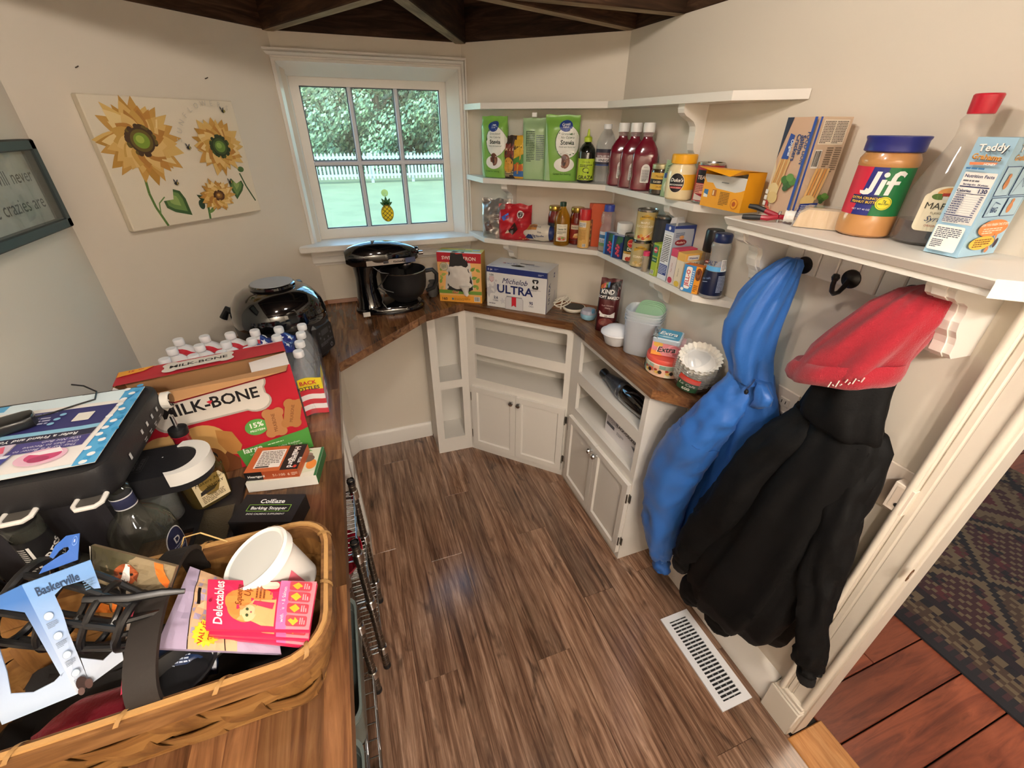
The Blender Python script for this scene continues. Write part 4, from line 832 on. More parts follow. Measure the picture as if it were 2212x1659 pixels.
carton('orange_carton', 'tall orange snack carton standing behind clear blue capped bottle', 'carton', (1.008,1.672,z), -33, .095, .022, .172, {'*':'c9501c','L':'b5441a'}, {'F':[('p',[(0,13),(1.6,17.2),(0,17.2)],'a83c16'),('r',0,0,1.9,11,'6f3a1c'),('e',1,9,.6,.7,'d98a3c'),('e',.9,7,.6,.6,'e8c07a'),('e',1,4.6,.6,.8,'7a8a3c'),('e',.9,2.4,.6,.6,'d9b48a'),('t','SAVORY',6.5,12,1.3,'f2d9b0',dict(rot=90,b=1))]})
t, bd, cp, lb = vessel('plastic_bottle', 'clear plastic bottle with blue cap near shelf corner', 'bottle', (1.0,1.595,z), [
    ('bottle_body', [(.028,0),(.031,.004),(.031,.085),(.026,.10),(.0255,.108),(.0295,.120),(.030,.135),(.026,.150),(.019,.156)], clear('ded6d8', .16, .06, 'plastic')), ('cap', [(.0205,.155),(.0205,.176),(.019,.179),(0,.179)], M('2c3fa0', .35, key='plastic')), ('powder', [(0,.003),(.0285,.004),(.0285,.03),(0,.034)], M('b6b09a', .9, key='powder'))], -32)
prt(bd, cyl(.0312), [('r',-3.4,2.4,6.8,5.6,'d5d6da'),('r',-3.4,5.4,6.8,1.4,'3a6a94'),('e',.8,7.4,.8,.7,'b0443a'),('g',-3,5,6,2.2,4,'6a7a8a'),('p',[(-3.4,2.4),(3.4,2.4),(3.4,3.2),(-3.4,3.8)],'6a8a5a')], 'label', step=.5)
vessel('white_jar', 'plain white screw top jar behind the blue cartons', 'jar', (1.031,1.519,z), [('jar_body', [(.026,0),(.0285,.003),(.0285,.098),(.0265,.102)], M('e6e4de', .35, key='plastic')), ('lid', [(.030,.1),(.030,.120),(.028,.123),(0,.123)], M('efece6', .35, key='plastic'))], -34)
for i, (y, lab) in enumerate(((1.537,'small blue berry carton, left one of the pair'),(1.479,'small blue berry carton, right one of the pair'))):
    carton('berry_carton', lab, 'carton', (.99,y,z), -68, .05, .026, .085, {'*':'22356f','T':'b9c2d4'}, {'F':[('r',0,0,5,8.5,'22356f'),('p',[(1.4,4),(3.6,5),(4.4,8),(2.2,8.4)],'2f5a3c'),('p',[(2.4,5.6),(4.8,6.4),(4.8,8.3),(3,8.3)],'3a6a4a'),('r',0,0,.7,8.5,'3f8ad0')]+[('e',2.9+.6*math.cos(k*2.4),1.2+k*.62,.6,.55,'b9344c') for k in range(7)]+[('e',2.75+.6*math.cos(k*2.4),1.35+k*.62,.2,.18,'e8909c') for k in range(7)]}, 'blue berry cartons on the lowest shelf')
can('tomato_can', 'green and red diced tomato can right of blue cartons', (1.006,1.414,z), .034, .103, M('17301f', .35, key='can_label'), [('r',-3.4,.8,6.8,8.8,'17301f'),('e',-.3,7.3,1.55,1.55,'e5b530'),('e',-.3,7.3,1.4,1.4,'c1232e'),('t','Del Monte',-.3,7.1,.55,'f6e6c0',dict(b=1)),('t','Diced',.1,4.7,1.5,'f2f0e6',dict(b=1)),('r',-3.4,3.5,6.8,.7,'d9a436'),('g',-2,4.1,4.4,.5,1,'3a2a10'),('r',-3.4,.8,6.8,2.6,'e8d6b8'),('e',.6,1.9,1.1,1,'c4342c'),('e',-1,1.6,1,.8,'b5402c'),('e',1.6,1.4,.7,.6,'d4584a')], -40)
MGOLD = M('c9b47a', .32, .25, key='can_label')
mar = lambda h, t1, t2, c1, c2: [('p',[(-2.6,h-2.6),(0,h-1.4),(2.4,h-2.4),(2.9,h-3.4),(2.2,h-3.2),(0,h-2.6),(-2.4,h-3.6)],'caa02e'),('t','MARGARET',-.2,h-2.45,.62,'3a2a10',dict(b=1)),('t',t1,-.3,h-4.5,1.05,'f1ead6',dict(b=1)),('t',t2,-.3,h-5.7,1.05,'f1ead6',dict(b=1))]+[('e',-1.8+k*.75,1.6+.5*math.sin(k*2.1),.62,.55,(c1,c2)[k%2]) for k in range(6)]+[('ln',[(.2,1.6),(2.6,3.6)],.18,'e9e2d0')]
can('soup_can', 'tan can of beans, bottom one of a two can stack', (.998,1.351,z), .0335, .094, M('b9a878', .35, key='can_label'), mar(9.4,'','CORNED','d9c08a','c9a860'), -37, 'stacked soup cans')
can('soup_can', 'tan can of maple succotash, top one of a two can stack', (1.0,1.345,z+.0955), .036, .105, MGOLD, mar(10.5,'MAPLE','SUCCOTASH','c0522c','d9a04a'), -37, 'stacked soup cans')
can('dark_can', 'dark can behind the tan stack, lower one', (1.0305,1.288,z), .032, .092, M('23262c', .35, key='can_label'), [('r',-3,1,6,7,'23262c')], -40, 'stacked dark cans')
can('dark_can', 'dark can behind the tan stack, upper one', (1.0305,1.288,z+.0935), .032, .092, M('23262c', .35, key='can_label'), [('r',-3,1,6,7,'2a2d34')], -40, 'stacked dark cans')
vessel('spice_bottle', 'tiny clear spice bottle with pink cap before the soup cans', 'bottle', (.980,1.288,z), [('bottle_body', [(.0115,0),(.0125,.002),(.0125,.05),(.010,.056)], clear('eadfd2',.35,.1,'plastic','d9cdb8')), ('cap', [(.012,.055),(.012,.068),(.010,.070),(0,.070)], M('d0406a', .35, key='plastic'))])
carton('green_carton', 'slim lime green carton left of the blue lasagna box', 'carton', (.997,1.236,z), -90, .028, .042, .108, {'*':'a9c23a'}, {'F':[('r',0,6.6,2.8,3.6,'3f8a5a'),('e',1.4,8.6,1,1.0,'d4485a'),('t','MINT',1.4,8.3,.7,'ffffff',dict(b=1)),('r',0,4.6,2.8,1.6,'2f6a3a'),('t','Green',1.4,5.1,.8,'ffffff'),('bar',.3,.4,1.8,1.4)],'R':[('r',0,0,4.2,10.8,'c4d25a'),('g',.4,9.6,3.4,7,14,'5a7a2a')]})
t = carton('pasta_carton', 'tall blue lasagna carton with torn open top', 'carton', (1.02,1.187,z), 0, .084, .046, .176, {'*':'c4cdd8','F':'aeb9c9','T':'8a94a4'}, {
  'L':[('r',0,0,4.6,17.6,'dfe3ea'),('r',0,15.6,4.6,2,'2b3f86'),('p',star(2.3,16.6,.7,8,.6),'e9e9f0'),('r',.3,5.4,4,9.4,'f6f6f6'),('t','Nutrition Facts',2.3,14.1,.52,'111111',dict(b=1)),('g',.5,13.8,3.6,8.2,15,'2c2c2c'),('r',.3,1.6,4,3.4,'2b3f86'),('g',.5,4.8,3.6,3,6,'d0d6ea')],
  'F':[('p',[(0,17.6),(8.4,17.6),(8.4,13),(7.6,16.4),(0,16.8)],'2b3f86'),('r',7.9,0,.5,17.6,'2b3f86'),('g',.8,15.6,3.4,1.6,3,'5a6a8a'),('p',ell(3.2,12.4,2.3,1.0,20),'8f2a34'),('t',"Mueller's",3.2,12.1,.9,'f4ecd8',dict(b=1)),('e',3.2,14,.9,.6,'d9a06a'),('g',3.8,10.8,4,3.4,8,'6a7488'),('e',5.6,8.6,.7,.6,'caa27a'),('r',.4,.4,7.2,5.2,'8f9db4')]})
b = MB(); b.add([(-.042,-.023,.176),(-.034,-.023,.176),(-.034,-.025,.205),(-.042,-.025,.205)], [(0,1,2,3),(3,2,1,0)], M('ecebe8', .5)); b.add([(-.030,.02,.176),(.03,.02,.176),(.026,.026,.194),(-.02,.027,.192)], [(0,1,2,3),(3,2,1,0)], M('dfe0e2', .5)); b.build('top_flap', t, smooth=False)
tea = lambda c: [('r',.3,.4,5.9,9.2,'e8e2d8'),('e',2,1.2,1.2,.9,c),('e',3.6,1.4,.9,.8,c)]
carton('pink_carton', 'pink and white pudding carton between blue and yellow boxes', 'carton', (1.011,1.139,z), 0, .074, .030, .112, {'*':'e2d6d2','T':'d4486a'}, {'L':[('r',0,8.8,3,2.4,'d4486a'),('t','Sugar Free',1.5,5.2,.7,'b04a5a',dict(rot=90)),('e',1.5,1.2,1.1,1,'c03a54')],'F':[('r',0,8.6,7.4,2.6,'d4486a'),('g',.6,8.2,6.2,6,12,'8a7a80')]})
carton('pale_yellow_carton', 'pale yellow cracker carton behind the small blue dessert box', 'carton', (1.01,1.102,z), 0, .076, .034, .108, {'*':'e6d9c0','T':'e0b45a'}, {'L':[('r',0,8.4,3.4,2.4,'e8b65a'),('t','Nutrition',1.7,4.6,.7,'7a6a5a',dict(rot=90)),('e',1.7,1,1.2,.9,'e2c04a')],'F':[('r',0,8.4,7.6,2.4,'edb95c'),('p',rrect(1,8.7,4.4,1.5,.3),'e9e4da'),('t','Waleeta',3.2,9.05,1.0,'4a5a94',dict(b=1)),('t','Nutrition Facts',3,7.5,.7,'2a2a2a',dict(b=1)),('g',.6,7.2,6,6.4,13,'4a4a4a')]})
carton('dessert_carton', 'small blue and orange gelatin dessert box at shelf front', 'carton', (.988,1.049,z), -68, .058, .030, .083, {'*':'e79a2c','F':'3f8fce','T':'d9782a'}, {
  'F':[('p',[(0,0),(3.9,0),(3.9,8.3),(0,8.3)],'3f8fce'),('p',rrect(.9,1.0,1.9,6.8,.6),'f4efe8'),('t','JELL-O',2.25,4.4,1.75,'c62032',dict(rot=90,b=1)),('g',3.0,7,.6,5.4,8,'e4eef6'),('p',[(3.9,0),(5.8,0),(5.8,8.3),(3.9,8.3)],'e79a2c'),('e',.6,.7,.5,.5,'f4f4f4'),('e',5.0,6.0,1.0,1.9,'6a3818'),('e',4.9,6.3,.7,1.3,'8a5228'),('e',4.9,6.6,.4,.7,'5a2c12'),('g',4.2,2.8,1.3,2.2,4,'8a4a14')],
  'R':[('r',0,0,3,8.3,'e0922a'),('g',.5,7.6,2,3.6,8,'6a3a10'),('bar',.4,.6,2.1,2.2)]})
t, bd, pp, cp = vessel('pepper_grinder', 'clear black pepper grinder with tall black cap', 'grinder', (1.036,1.053,z), [
  ('jar_body', [(.024,0),(.027,.003),(.026,.05),(.023,.11),(.0225,.122)], clear('d6cdc2', .25, .06, 'plastic', '9a8f84')), ('peppercorns', [(0,.003),(.0245,.004),(.0235,.05),(0,.058)], M('2a211c', .8, bump=1, bscale=200, key='peppercorn')),
  ('cap', [(.0245,.12),(.0262,.123),(.0262,.178),(.0235,.184),(0,.184)], M('17171a', .35, key='plastic'))], -45)
prt(bd, lambda u, v, o: cyl(.0258-.0028*(v-.05)/.06)(u,v,o), [('r',-1.8,5.6,4,1.6,'1b1b1b'),('t','BLACK',.2,5.8,1.35,'eeeae2',dict(b=1)),('r',-1.8,4.2,4,1.2,'3a302a'),('t','PEPPERCORNS',.2,4.5,.6,'eeeae2'),('e',.4,9.4,1.5,.55,'8e2a2a'),('t','PALERMO',.4,9.2,.55,'f0e6d6',dict(b=1)),('g',-1,8.6,2.8,.9,3,'e6dfd2')], 'label', step=.4)
t, bd, sl_, cp = vessel('salt_bottle', 'clear waisted salt bottle with navy cap and navy sleeve', 'bottle', (1.011,.992,z), [
  ('bottle_body', [(.029,0),(.033,.004),(.0335,.02),(.031,.06),(.0265,.095),(.024,.115),(.026,.135),(.0285,.15),(.027,.158),(.023,.163)], clear('e6e4e2', .34, .08, 'plastic', 'e2dfda')),
  ('sleeve', [(.0325,.004),(.0341,.02),(.0316,.06),(.029,.082)], M('111a38', .3, key='sleeve')), ('cap', [(.0235,.162),(.0245,.164),(.0245,.182),(.022,.186),(.01,.187),(0,.187)], M('1b2a5a', .3, key='plastic'))], -46)
tp = lambda v: .0341-.0025*max(0,(v-.02))/.04 if v < .06 else .0316-.0051*(v-.06)/.035
prt(bd, cyl(.03, taper=tp), [('r',-4,8.3,8,1.3,'58a8dc'),('t','SALT',-2.2,9.9,1.7,'24345c',dict(b=1,sh=.2)),('p',[(-.6,9.7),(2.4,9.7),(1.8,11.4),(.4,11.2)],'8a8f9c'),('r',1.4,8.4,2.2,3.2,'f2f2f2'),('g',1.6,11.4,1.8,2.8,8,'333333'),('g',1.2,7.2,2.2,5,12,'a9b6cf'),('t','sea salt',-2,5.8,.9,'8fa4cf',dict(rot=14)),('ln',[(-3,4.8),(-1.4,5.2)],.12,'c9d4ea')], 'label', step=.4)
# ---- ledge shelf
z = BS+.0015
def veg(x, y, s_): return [('e',x+s_*dx,y+s_*dy,s_*r,s_*r*.9,c) for dx,dy,r,c in ((0,0,1,'3f6b2c'),(.9,.5,.8,'5a8a3a'),(-.8,.6,.8,'4a7a30'),(.2,1.1,.8,'6a9a48'),(-.2,-.9,.6,'35592a'))]
crk = lambda x, y: [('p',[(x+k*.55,y),(x+.45+k*.55,y),(x+1.2+k*.55,y+6.4),(x+.75+k*.55,y+6.4)],('e8bd7c','d69c58')[k%2]) for k in range(5)]
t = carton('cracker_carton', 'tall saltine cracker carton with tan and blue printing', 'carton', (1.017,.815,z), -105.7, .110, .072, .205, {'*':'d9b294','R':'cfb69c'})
fr_ = [('p',[(0,20.5),(0,12),(1.6,20.5)],'2a2f4a'),('p',[(0,0),(2.2,0),(1.0,9),(0,12)],'e9d6b8'),('p',[(1.2,12),(2.9,12),(3.0,17),(1.9,17.4)],'2c4fa8'),('t','Original',2.5,14.6,1.05,'ffffff',dict(rot=-90,b=1,sh=.2)),('t','Crackers',3.6,14.6,1.45,'30457e',dict(rot=-90,b=1)),('t','Saltine',4.7,15.2,1.45,'30457e',dict(rot=-90,b=1)),('t','FOOD LION',5.9,14.6,1.15,'30457e',dict(rot=-90,b=1))]+crk(.4,5.8)+[('e',1.6,5.4,1.4,1.7,'ecd39a'),('e',2.0,3.9,1.3,1.3,'e6c988')]+veg(4.9,7.4,1.15)+[('e',.9,2.4,.7,.7,'c0342c'),('e',1.6,1.4,.6,.5,'d96a4a'),('e',.7,.9,.6,.5,'5a8a3a')]+[('r',.15,.6+k*1.3,.75,.95,'f6f2ea') for k in range(4)]+[('r',6.9,0,.6,20.5,'2c4fa8')];
rt_ = [('r',0,0,.35,20.5,'2c4fa8'),('p',rrect(.8,15.4,4.6,4.6,.1),'e4d8c6'),('g',1.0,19.8,2,4.2,14,'4a4038'),('g',3.2,19.8,2.0,4.2,14,'5a5048'),('bar',.8,10.8,1.3,3.6),('g',2.8,15,1.2,4,9,'6a5a4a'),('g',4.3,15,1.2,5,12,'6a5a4a')]+crk(1.2,4.4)+[('e',2.2,4.2,1.4,1.2,'e6c988')]+veg(5.0,4.6,.7)+[('p',[(.4,.2),(4.4,.2),(4.4,3.8),(1.0,3.6)],'2c3f90'),('g',1.2,3.4,2.8,3,7,'c9d0ea'),('t','2 for fun',.9,2,.55,'ffffff',dict(rot=90))]
prt(t, face((-.055,-.036,0),(1.467,0,0),(0,0,1)), fr_); prt(t, face((.055,-.036,0),(0,1.22,0),(0,0,1)), rt_)
cl = T('spring_clamp', 'red and black spring clamp lying on the ledge shelf', 'clamp', (.925,.765,z+.003), rad(-62)); b = MB(); RD = M('a31f33', .3, key='plastic'); BK = M('1c1a1a', .5, key='rubber')
for s_ in (1,-1):
    b.tube([(0,s_*.004,.008),(-.02,s_*.010,.008+s_*.004),(-.036,s_*.012,.010+s_*.006)], [.005,.006,.005], RD, 8); b.tube([(0,s_*.004,.008),(.018,-s_*.007,.008),(.034,-s_*.003,.008)], [.005,.0055,.003], RD, 8)
b.build('jaws', cl); b = MB()
for s_ in (1,-1): b.tube([(-.034,s_*.012,.010+s_*.006),(-.055,s_*.015,.012+s_*.009),(-.072,s_*.016,.012+s_*.010)], [.0058,.0062,.005], BK, 8)
b.build('grips', cl); b = MB(); b.lathe([(.003,-.004),(.003,.02)], CHROME, 10); b.build('pivot', cl)
wd = T('clear_clamshell', 'clear plastic pack holding a pale wood block and white paper', 'package', (.963,.69,z), rad(-54)); PW_ = wood('birch', ('c9a878','d9bb8c','e4caa0'), 'Z', 7, .5, .05, .1, 12, .05)
b = MB(); b.prism([(-.05,0),(.052,0),(.052,.026),(.036,.036),(-.03,.036),(-.044,.026)], -.022, .022, PW_, RX(90)); b.build('wood_block', wd, smooth=False)
b = MB(); b.prism([(-.054,0),(.056,0),(.056,.028),(.039,.040),(-.032,.040),(-.048,.029)], -.026, .026, clear('ffffff', .18, .05, 'plastic'), RX(90)); b.build('clear_shell', wd, smooth=False)
b = MB(); b.rings([[(-.052-.020*k/4, math.cos(a)*(.014+.003*(k%2))*(1-.1*k), .016+math.sin(a)*(.013-.002*(k%2))) for a in [2*PI*i/14 for i in range(14)]] for k in range(5)], M('eceae6', .4, bump=.4, bscale=60, key='paper')); b.build('paper_twist', wd)
PB = M('c08a52', .3, coat=.5, bump=.1, bscale=30, key='peanut_butter')
t, bd, ld = vessel('peanut_butter_jar', 'peanut butter jar with wide blue lid on ledge shelf', 'jar', (.985,.616,z), [
  ('jar_body', [(.040,0),(.046,.004),(.0475,.02),(.0475,.035),(.0455,.04),(.0455,.122),(.0475,.126),(.0475,.136),(.042,.146),(.041,.149)], PB),
  ('lid', [(.0445,.147),(.047,.149),(.047,.166),(.049,.170),(.049,.1725),(.046,.1735),(0,.1735)], M('262c7c', .35, key='plastic'))], -62)
prt(bd, cyl(.0458), [('r',-6.4,4.0,12.8,8.3,'17713c'),('p',[(-6.4,4.0),(-2.4,4.0),(-2.4,12.3),(-6.4,12.3)],'cf2440'),('p',[(-2.6,4.0),(.2,4.0),(.9,12.3),(-1.7,12.3)],'23297c'),('p',[(-4.2,4.0),(-2.6,4.0),(-1.5,12.3),(-3.2,12.3)],'cf2440'),
  ('p',[(-2.55,8.3),(-1.75,8.3),(-1.55,8.75),(-1.2,8.6),(-.75,11.6),(.0,11.6),(-.5,8.2),(-.95,7.7),(-1.7,7.6),(-2.4,7.8)],'f6f4f0'),('p',[(.0,7.7),(.75,7.7),(1.1,10.3),(.35,10.3)],'f6f4f0'),('e',.8,11.1,.42,.42,'f6f4f0'),('p',[(1.35,7.7),(2.1,7.7),(2.35,9.5),(3.2,9.5),(3.3,10.1),(2.42,10.1),(2.5,10.7),(2.8,11.1),(3.3,11.0),(3.6,10.7),(3.9,11.4),(3.2,11.8),(2.5,11.75),(1.9,11.3),(1.7,10.6),(1.63,10.1),(1.2,10.1),(1.15,9.5),(1.58,9.5)],'f6f4f0'),('p',[(-3.6,6.0),(1.3,5.9),(1.5,7.5),(-3.4,7.5)],'171c56'),('t','EXTRA CRUNCHY',-1.0,6.82,.58,'f0c83c',dict(b=1)),('t','PEANUT BUTTER',-1.0,6.15,.58,'f0c83c',dict(b=1)),('e',1.9,6.3,1.25,1.15,'f0dc32'),('e',1.9,6.3,1.1,1.0,'2a7a3c'),('e',1.9,6.3,1.02,.93,'f0dc32'),('t','7g',1.9,6.5,.6,'1d5a2c',dict(b=1)),('t','PROTEIN',1.9,6.05,.4,'1d5a2c',dict(b=1)),('t','NET WT 40 OZ',-1.2,4.9,.42,'f4f0ea')], 'label', step=.5)
SYR = clear('f4f0ea', .08, .04, 'plastic')
t, bd, sy, cp = vessel('syrup_bottle', 'tall clear maple syrup bottle with red cap, nearly empty', 'bottle', (1.012,.523,z), [
  ('bottle_body', [(.040,0),(.047,.004),(.048,.012),(.048,.075),(.046,.095),(.036,.125),(.024,.155),(.019,.175),(.0195,.19),(.022,.197),(.0185,.203),(.015,.207)], SYR, dict(sx=1, sy=.8, n=32)),
  ('syrup', [(0,.003),(.044,.005),(.0455,.012),(.0455,.040),(0,.041)], M('2a0f0a', .1, coat=.8, key='syrup'), dict(sx=1, sy=.8, n=32)),
  ('cap', [(.0175,.206),(.018,.208),(.0195,.232),(.018,.234),(0,.234)], M('c21e32', .35, key='plastic'))], -63)
prt(bd, lambda u, v, o: (lambda a: Vector((.0482*math.sin(a)*1.0, -.0386*math.cos(a)-o-.0004, v)))(u/.0482), [('p',rrect(-2.2,2.6,6.4,6.2,.8),'efe4c8'),('e',.9,8.4,2.6,1.6,'efe4c8'),('e',1.2,8.9,1.8,.9,'e8a35c'),('e',-.2,8.3,1.0,.5,'5a7a34'),('e',2.0,9.4,.9,.6,'1f4a2a'),('p',[(.1,8.4),(1.9,8.6),(1.9,9.0),(.1,8.9)],'b0392c'),('r',.3,7.9,1.6,.5,'e9e4da'),('t','MAPLE',.6,6.3,1.5,'33322a'),('t','FLAVORED',.8,5.5,.5,'6a5a3a'),('t','Syrup',.6,4.3,1.3,'3a4a6a',dict(sh=.35)),('t','ORIGINAL',.6,3.4,.5,'b0502c')], 'label', step=.5)
nf = [('p',rrect(.55,5.0,4.2,7.6,.15),'f3f1ec'),('t','Nutrition Facts',2.65,11.85,.62,'2a3060',dict(b=1)),('g',.8,11.6,3.7,.45,1,'6a6a74'),('t','Serving size  24 pieces',2.65,10.75,.36,'2a3060',dict(b=1)),('r',.7,10.45,3.9,.16,'2a3060'),('t','Calories',1.55,9.75,.56,'2a3060',dict(b=1)),('t','130',3.95,9.72,.85,'2a3060',dict(b=1)),('r',.7,9.5,3.9,.08,'2a3060')]+[q for k in range(9) for q in (('g',.8,9.4-.33*k,2.2,.28,1,'3a4070'),('r',4.1,9.16-.33*k,.4,.12,'3a4070'),('r',.7,9.06-.33*k,3.9,.025,'6a7090'))]+[('r',.7,6.2,3.9,.14,'2a3060'),('g',.8,6.1,3.7,.9,4,'4a5070')]
carton('biscuit_carton', 'pale blue honey graham biscuit carton with nutrition panel', 'carton', (.995,.452,z), -90, .05, .10, .174, {'*':'a6cbe2','T':'8fb4cc'}, {
 'F':nf+[('t','Teddy',2.9,15.5,1.45,'2a2a3a',dict(b=1,rot=4)),('t','Teddy',2.85,15.6,1.4,'fbfaf6',dict(b=1,rot=4)),('t','Grahams',2.6,14.35,1.05,'7a4a1a',dict(b=1,rot=-3)),('t','Grahams',2.55,14.45,1.0,'e0a04a',dict(b=1,rot=-3)),('p',[(.9,13.6),(4.2,13.8),(4.3,14.1),(.8,14.0)],'e88a5c'),('t','HONEY',3.4,13.65,.42,'ffffff',dict(b=1)),('g',.7,13.4,4,.5,1,'3f7ab0'),('p',rrect(.5,.7,4.1,4.0,.3),'f3f1ec'),('g',.8,4.4,3.5,1.7,6,'4a5064'),('g',.8,2.5,1.6,1.4,5,'4a5064')],
 'R':[('t','Teddy',3.6,15.6,1.5,'2a2a3a',dict(b=1,rot=4)),('t','Teddy',3.55,15.7,1.45,'fbfaf6',dict(b=1,rot=4)),('t','Grahams',3.4,14.4,1.1,'e0a04a',dict(b=1)),('p',[(.8,9.4),(4.4,9.4),(4.4,13.6),(.8,13.6)],'2f4a7c'),('p',[(.9,9.5),(4.3,9.5),(4.3,13.5),(.9,13.5)],'b4d4e6'),('p',[(4.8,9.4),(9.2,9.4),(9.2,13.6),(4.8,13.6)],'2f4a7c'),('p',[(4.9,9.5),(9.1,9.5),(9.1,13.5),(4.9,13.5)],'b4d4e6'),('r',.9,6.3,4,2.9,'2f4a7c'),('r',1,6.4,3.8,2.7,'b4d4e6'),('r',5.2,6.3,4,2.9,'2f4a7c'),('r',5.3,6.4,3.8,2.7,'b4d4e6'),('t','BIG',2.8,7,1.1,'2f4a7c',dict(b=1)),('e',2.3,11.2,.55,.8,'c9885a'),('e',2.3,12.2,.4,.4,'c9885a'),('e',6.6,7.6,.6,.8,'c9885a'),('e',6.6,8.6,.4,.4,'c9885a'),('ln',[(5,9.9),(6,12),(7,10.6),(8.4,13)],.1,'3a5a8a'),('ln',[(1.2,6.8),(2,8.6),(3.6,8.2)],.1,'3a5a8a'),
   ('e',5.2,4.5,3.9,1.35,'e88a4a'),('t','CAN YOU FINISH THE STORY',5.2,4.9,.55,'fff4e6',dict(b=1)),('g',2.6,4.6,5,1,3,'fbe0c8'),('e',4.0,2.2,3.3,1.1,'f0be4c'),('g',1.8,2.9,4.4,1.4,4,'7a4a14'),('p',[(6.4,3.6),(7.2,3.4),(7.4,2.4)],'e88a4a'),('e',7.8,2.0,.5,.8,'3a2a3a'),('e',6.2,1.0,.5,.5,'c9885a')]})
# ================================================================ GOODS ON THE WORKTOP, FAR END
z = CT+.0012
BLKG = M('08080a', .08, coat=1, key='gloss_black'); BLKS = M('141416', .42, key='satin_black')
# stand mixer
mx_ = T('stand_mixer', 'glossy black stand mixer with matte bowl under the window', 'mixer', (.135,2.022,z), rad(3))
b = MB()
def mbase(u, v):
    a = 2*PI*u; x = .155*math.copysign(abs(math.cos(a))**.75, math.cos(a)); y = math.sin(a)*(.085+.02*math.cos(a)); s_ = [1,1.02,1,.93,.8][min(4,int(v*4.01))]; return Vector((x*s_, y*s_, [0,.008,.02,.030,.034][min(4,int(v*4.01))]))
b.rings([[mbase(i/40, k/4) for i in range(40)] for k in range(5)], BLKG)
b.rings([[Vector((-.085+dx+math.cos(a)*rx, math.sin(a)*ry, zz)) for a in [2*PI*i/24 for i in range(24)]] for zz, dx, rx, ry in ((.028,0,.066,.066),(.05,-.004,.056,.056),(.10,-.008,.048,.048),(.16,-.006,.046,.046),(.20,.0,.055,.052),(.215,.01,.07,.054))], BLKG)
b.build('base', mx_)
b = MB(); rr = []
for k in range(15):
    u = k/14; x = -.165+.31*u; q = (math.sin(PI*min(1,(u*.93+.035)))**.42); r = .071*q*(1.06-.18*u); rr.append([Vector((x, math.cos(a)*r*.98, .250+math.sin(a)*r*(.95 if math.sin(a) > 0 else .88)-.006*u)) for a in [2*PI*i/28 for i in range(28)]])
b.rings(rr, BLKG); hd = b.build('motor_head', mx_)
b = MB(); nT = 40
for sgn in (-1, 1): b.grid(lambda u, v: Vector((-.085+.212*u, sgn*(.0655-.011*max(0,u-.75)*3), .222+.022*v)), 16, 1, M('bfc0c2', .2, 1, key='trim_band'))
b.build('trim_band', hd); prt(hd, face((-.03,-.0662,.226),(1,0,0),(0,0,1)), [('t','KitchenAid',8.5,.25,1.15,'1c1c20',dict(b=1)),('r',1.6,.1,2.2,1.2,'3a3a40')], 'lettering')
b = MB(); b.lathe([(.016,0),(.017,.012),(.014,.016),(0,.017)], BLKG, 20, TR((.138,0,.258))@RX(90,'Y')); b.lathe([(.009,0),(.009,.02),(0,.021)], CHROME, 16, TR((.15,-.02,.25))@RX(90,'Y')); b.build('hub_knob', hd)
b = MB(); b.lathe([(.030,-.012),(.032,0),(.032,.012)], CHROME, 24, TR((.085,0,.196))); b.lathe([(.006,-.05),(.006,0)], CHROME, 12, TR((.085,0,.19))); b.build('beater_shaft', mx_)
b = MB(); bx = TR((.075,0,.034)); MATB = M('121316', .5, key='matte_black')
b.lathe([(.045,0),(.055,.004),(.058,.012),(.082,.03),(.097,.06),(.101,.09),(.102,.142),(.1035,.144),(.1005,.146),(.0995,.142),(.098,.09),(.08,.035),(0,.02)], MATB, 40, bx, cap1=False); bw = b.build('bowl', mx_)
b = MB(); b.lathe([(.1028,.1425),(.1036,.1445),(.1015,.1462)], CHROME, 40, bx, cap0=False, cap1=False); b.build('bowl_rim', bw)
b = MB(); b.tube([(.175,-.02,.165),(.205,-.03,.17),(.222,-.034,.15),(.220,-.034,.115),(.205,-.03,.085),(.172,-.018,.07)], .0095, MATB, 12); b.build('bowl_handle', bw)
b = MB(); pts = [(-.06,-.056,.215),(-.03,-.068,.19),(.0,-.072,.185),(-.02,-.07,.16),(-.055,-.066,.12),(-.03,-.078,.10),(-.045,-.075,.06),(-.03,-.09,.034)]; b.tube(pts, .0032, BLK, 8); b.tube([(-.05,-.055,.13),(-.02,-.07,.11),(.01,-.08,.10)], .0032, BLK, 8); b.build('power_cord', mx_)
b = MB(); b.box(-.135,-.0865,.006,-.105,-.0835,.026,M('d8d4cc', .5)); b.build('rating_label', mx_, smooth=False)
q = T('cloth_pouch', 'small grey drawstring pouch between mixer and trash bag box', 'pouch', PZ(936,640,z), 0); b = MB()
b.rings([[Vector((math.cos(a)*r*(1+.12*math.sin(3*a+k)), math.sin(a)*r*.8*(1+.1*math.cos(2*a+k)), zz)) for a in [2*PI*i/20 for i in range(20)]] for k, (zz, r) in enumerate(((0,.018),(.01,.024),(.03,.027),(.05,.026),(.064,.018),(.07,.010),(.078,.016),(.084,.015)))], M('5b5a58', .85, bump=.4, bscale=120, key='velvet')); b.build('cloth', q)
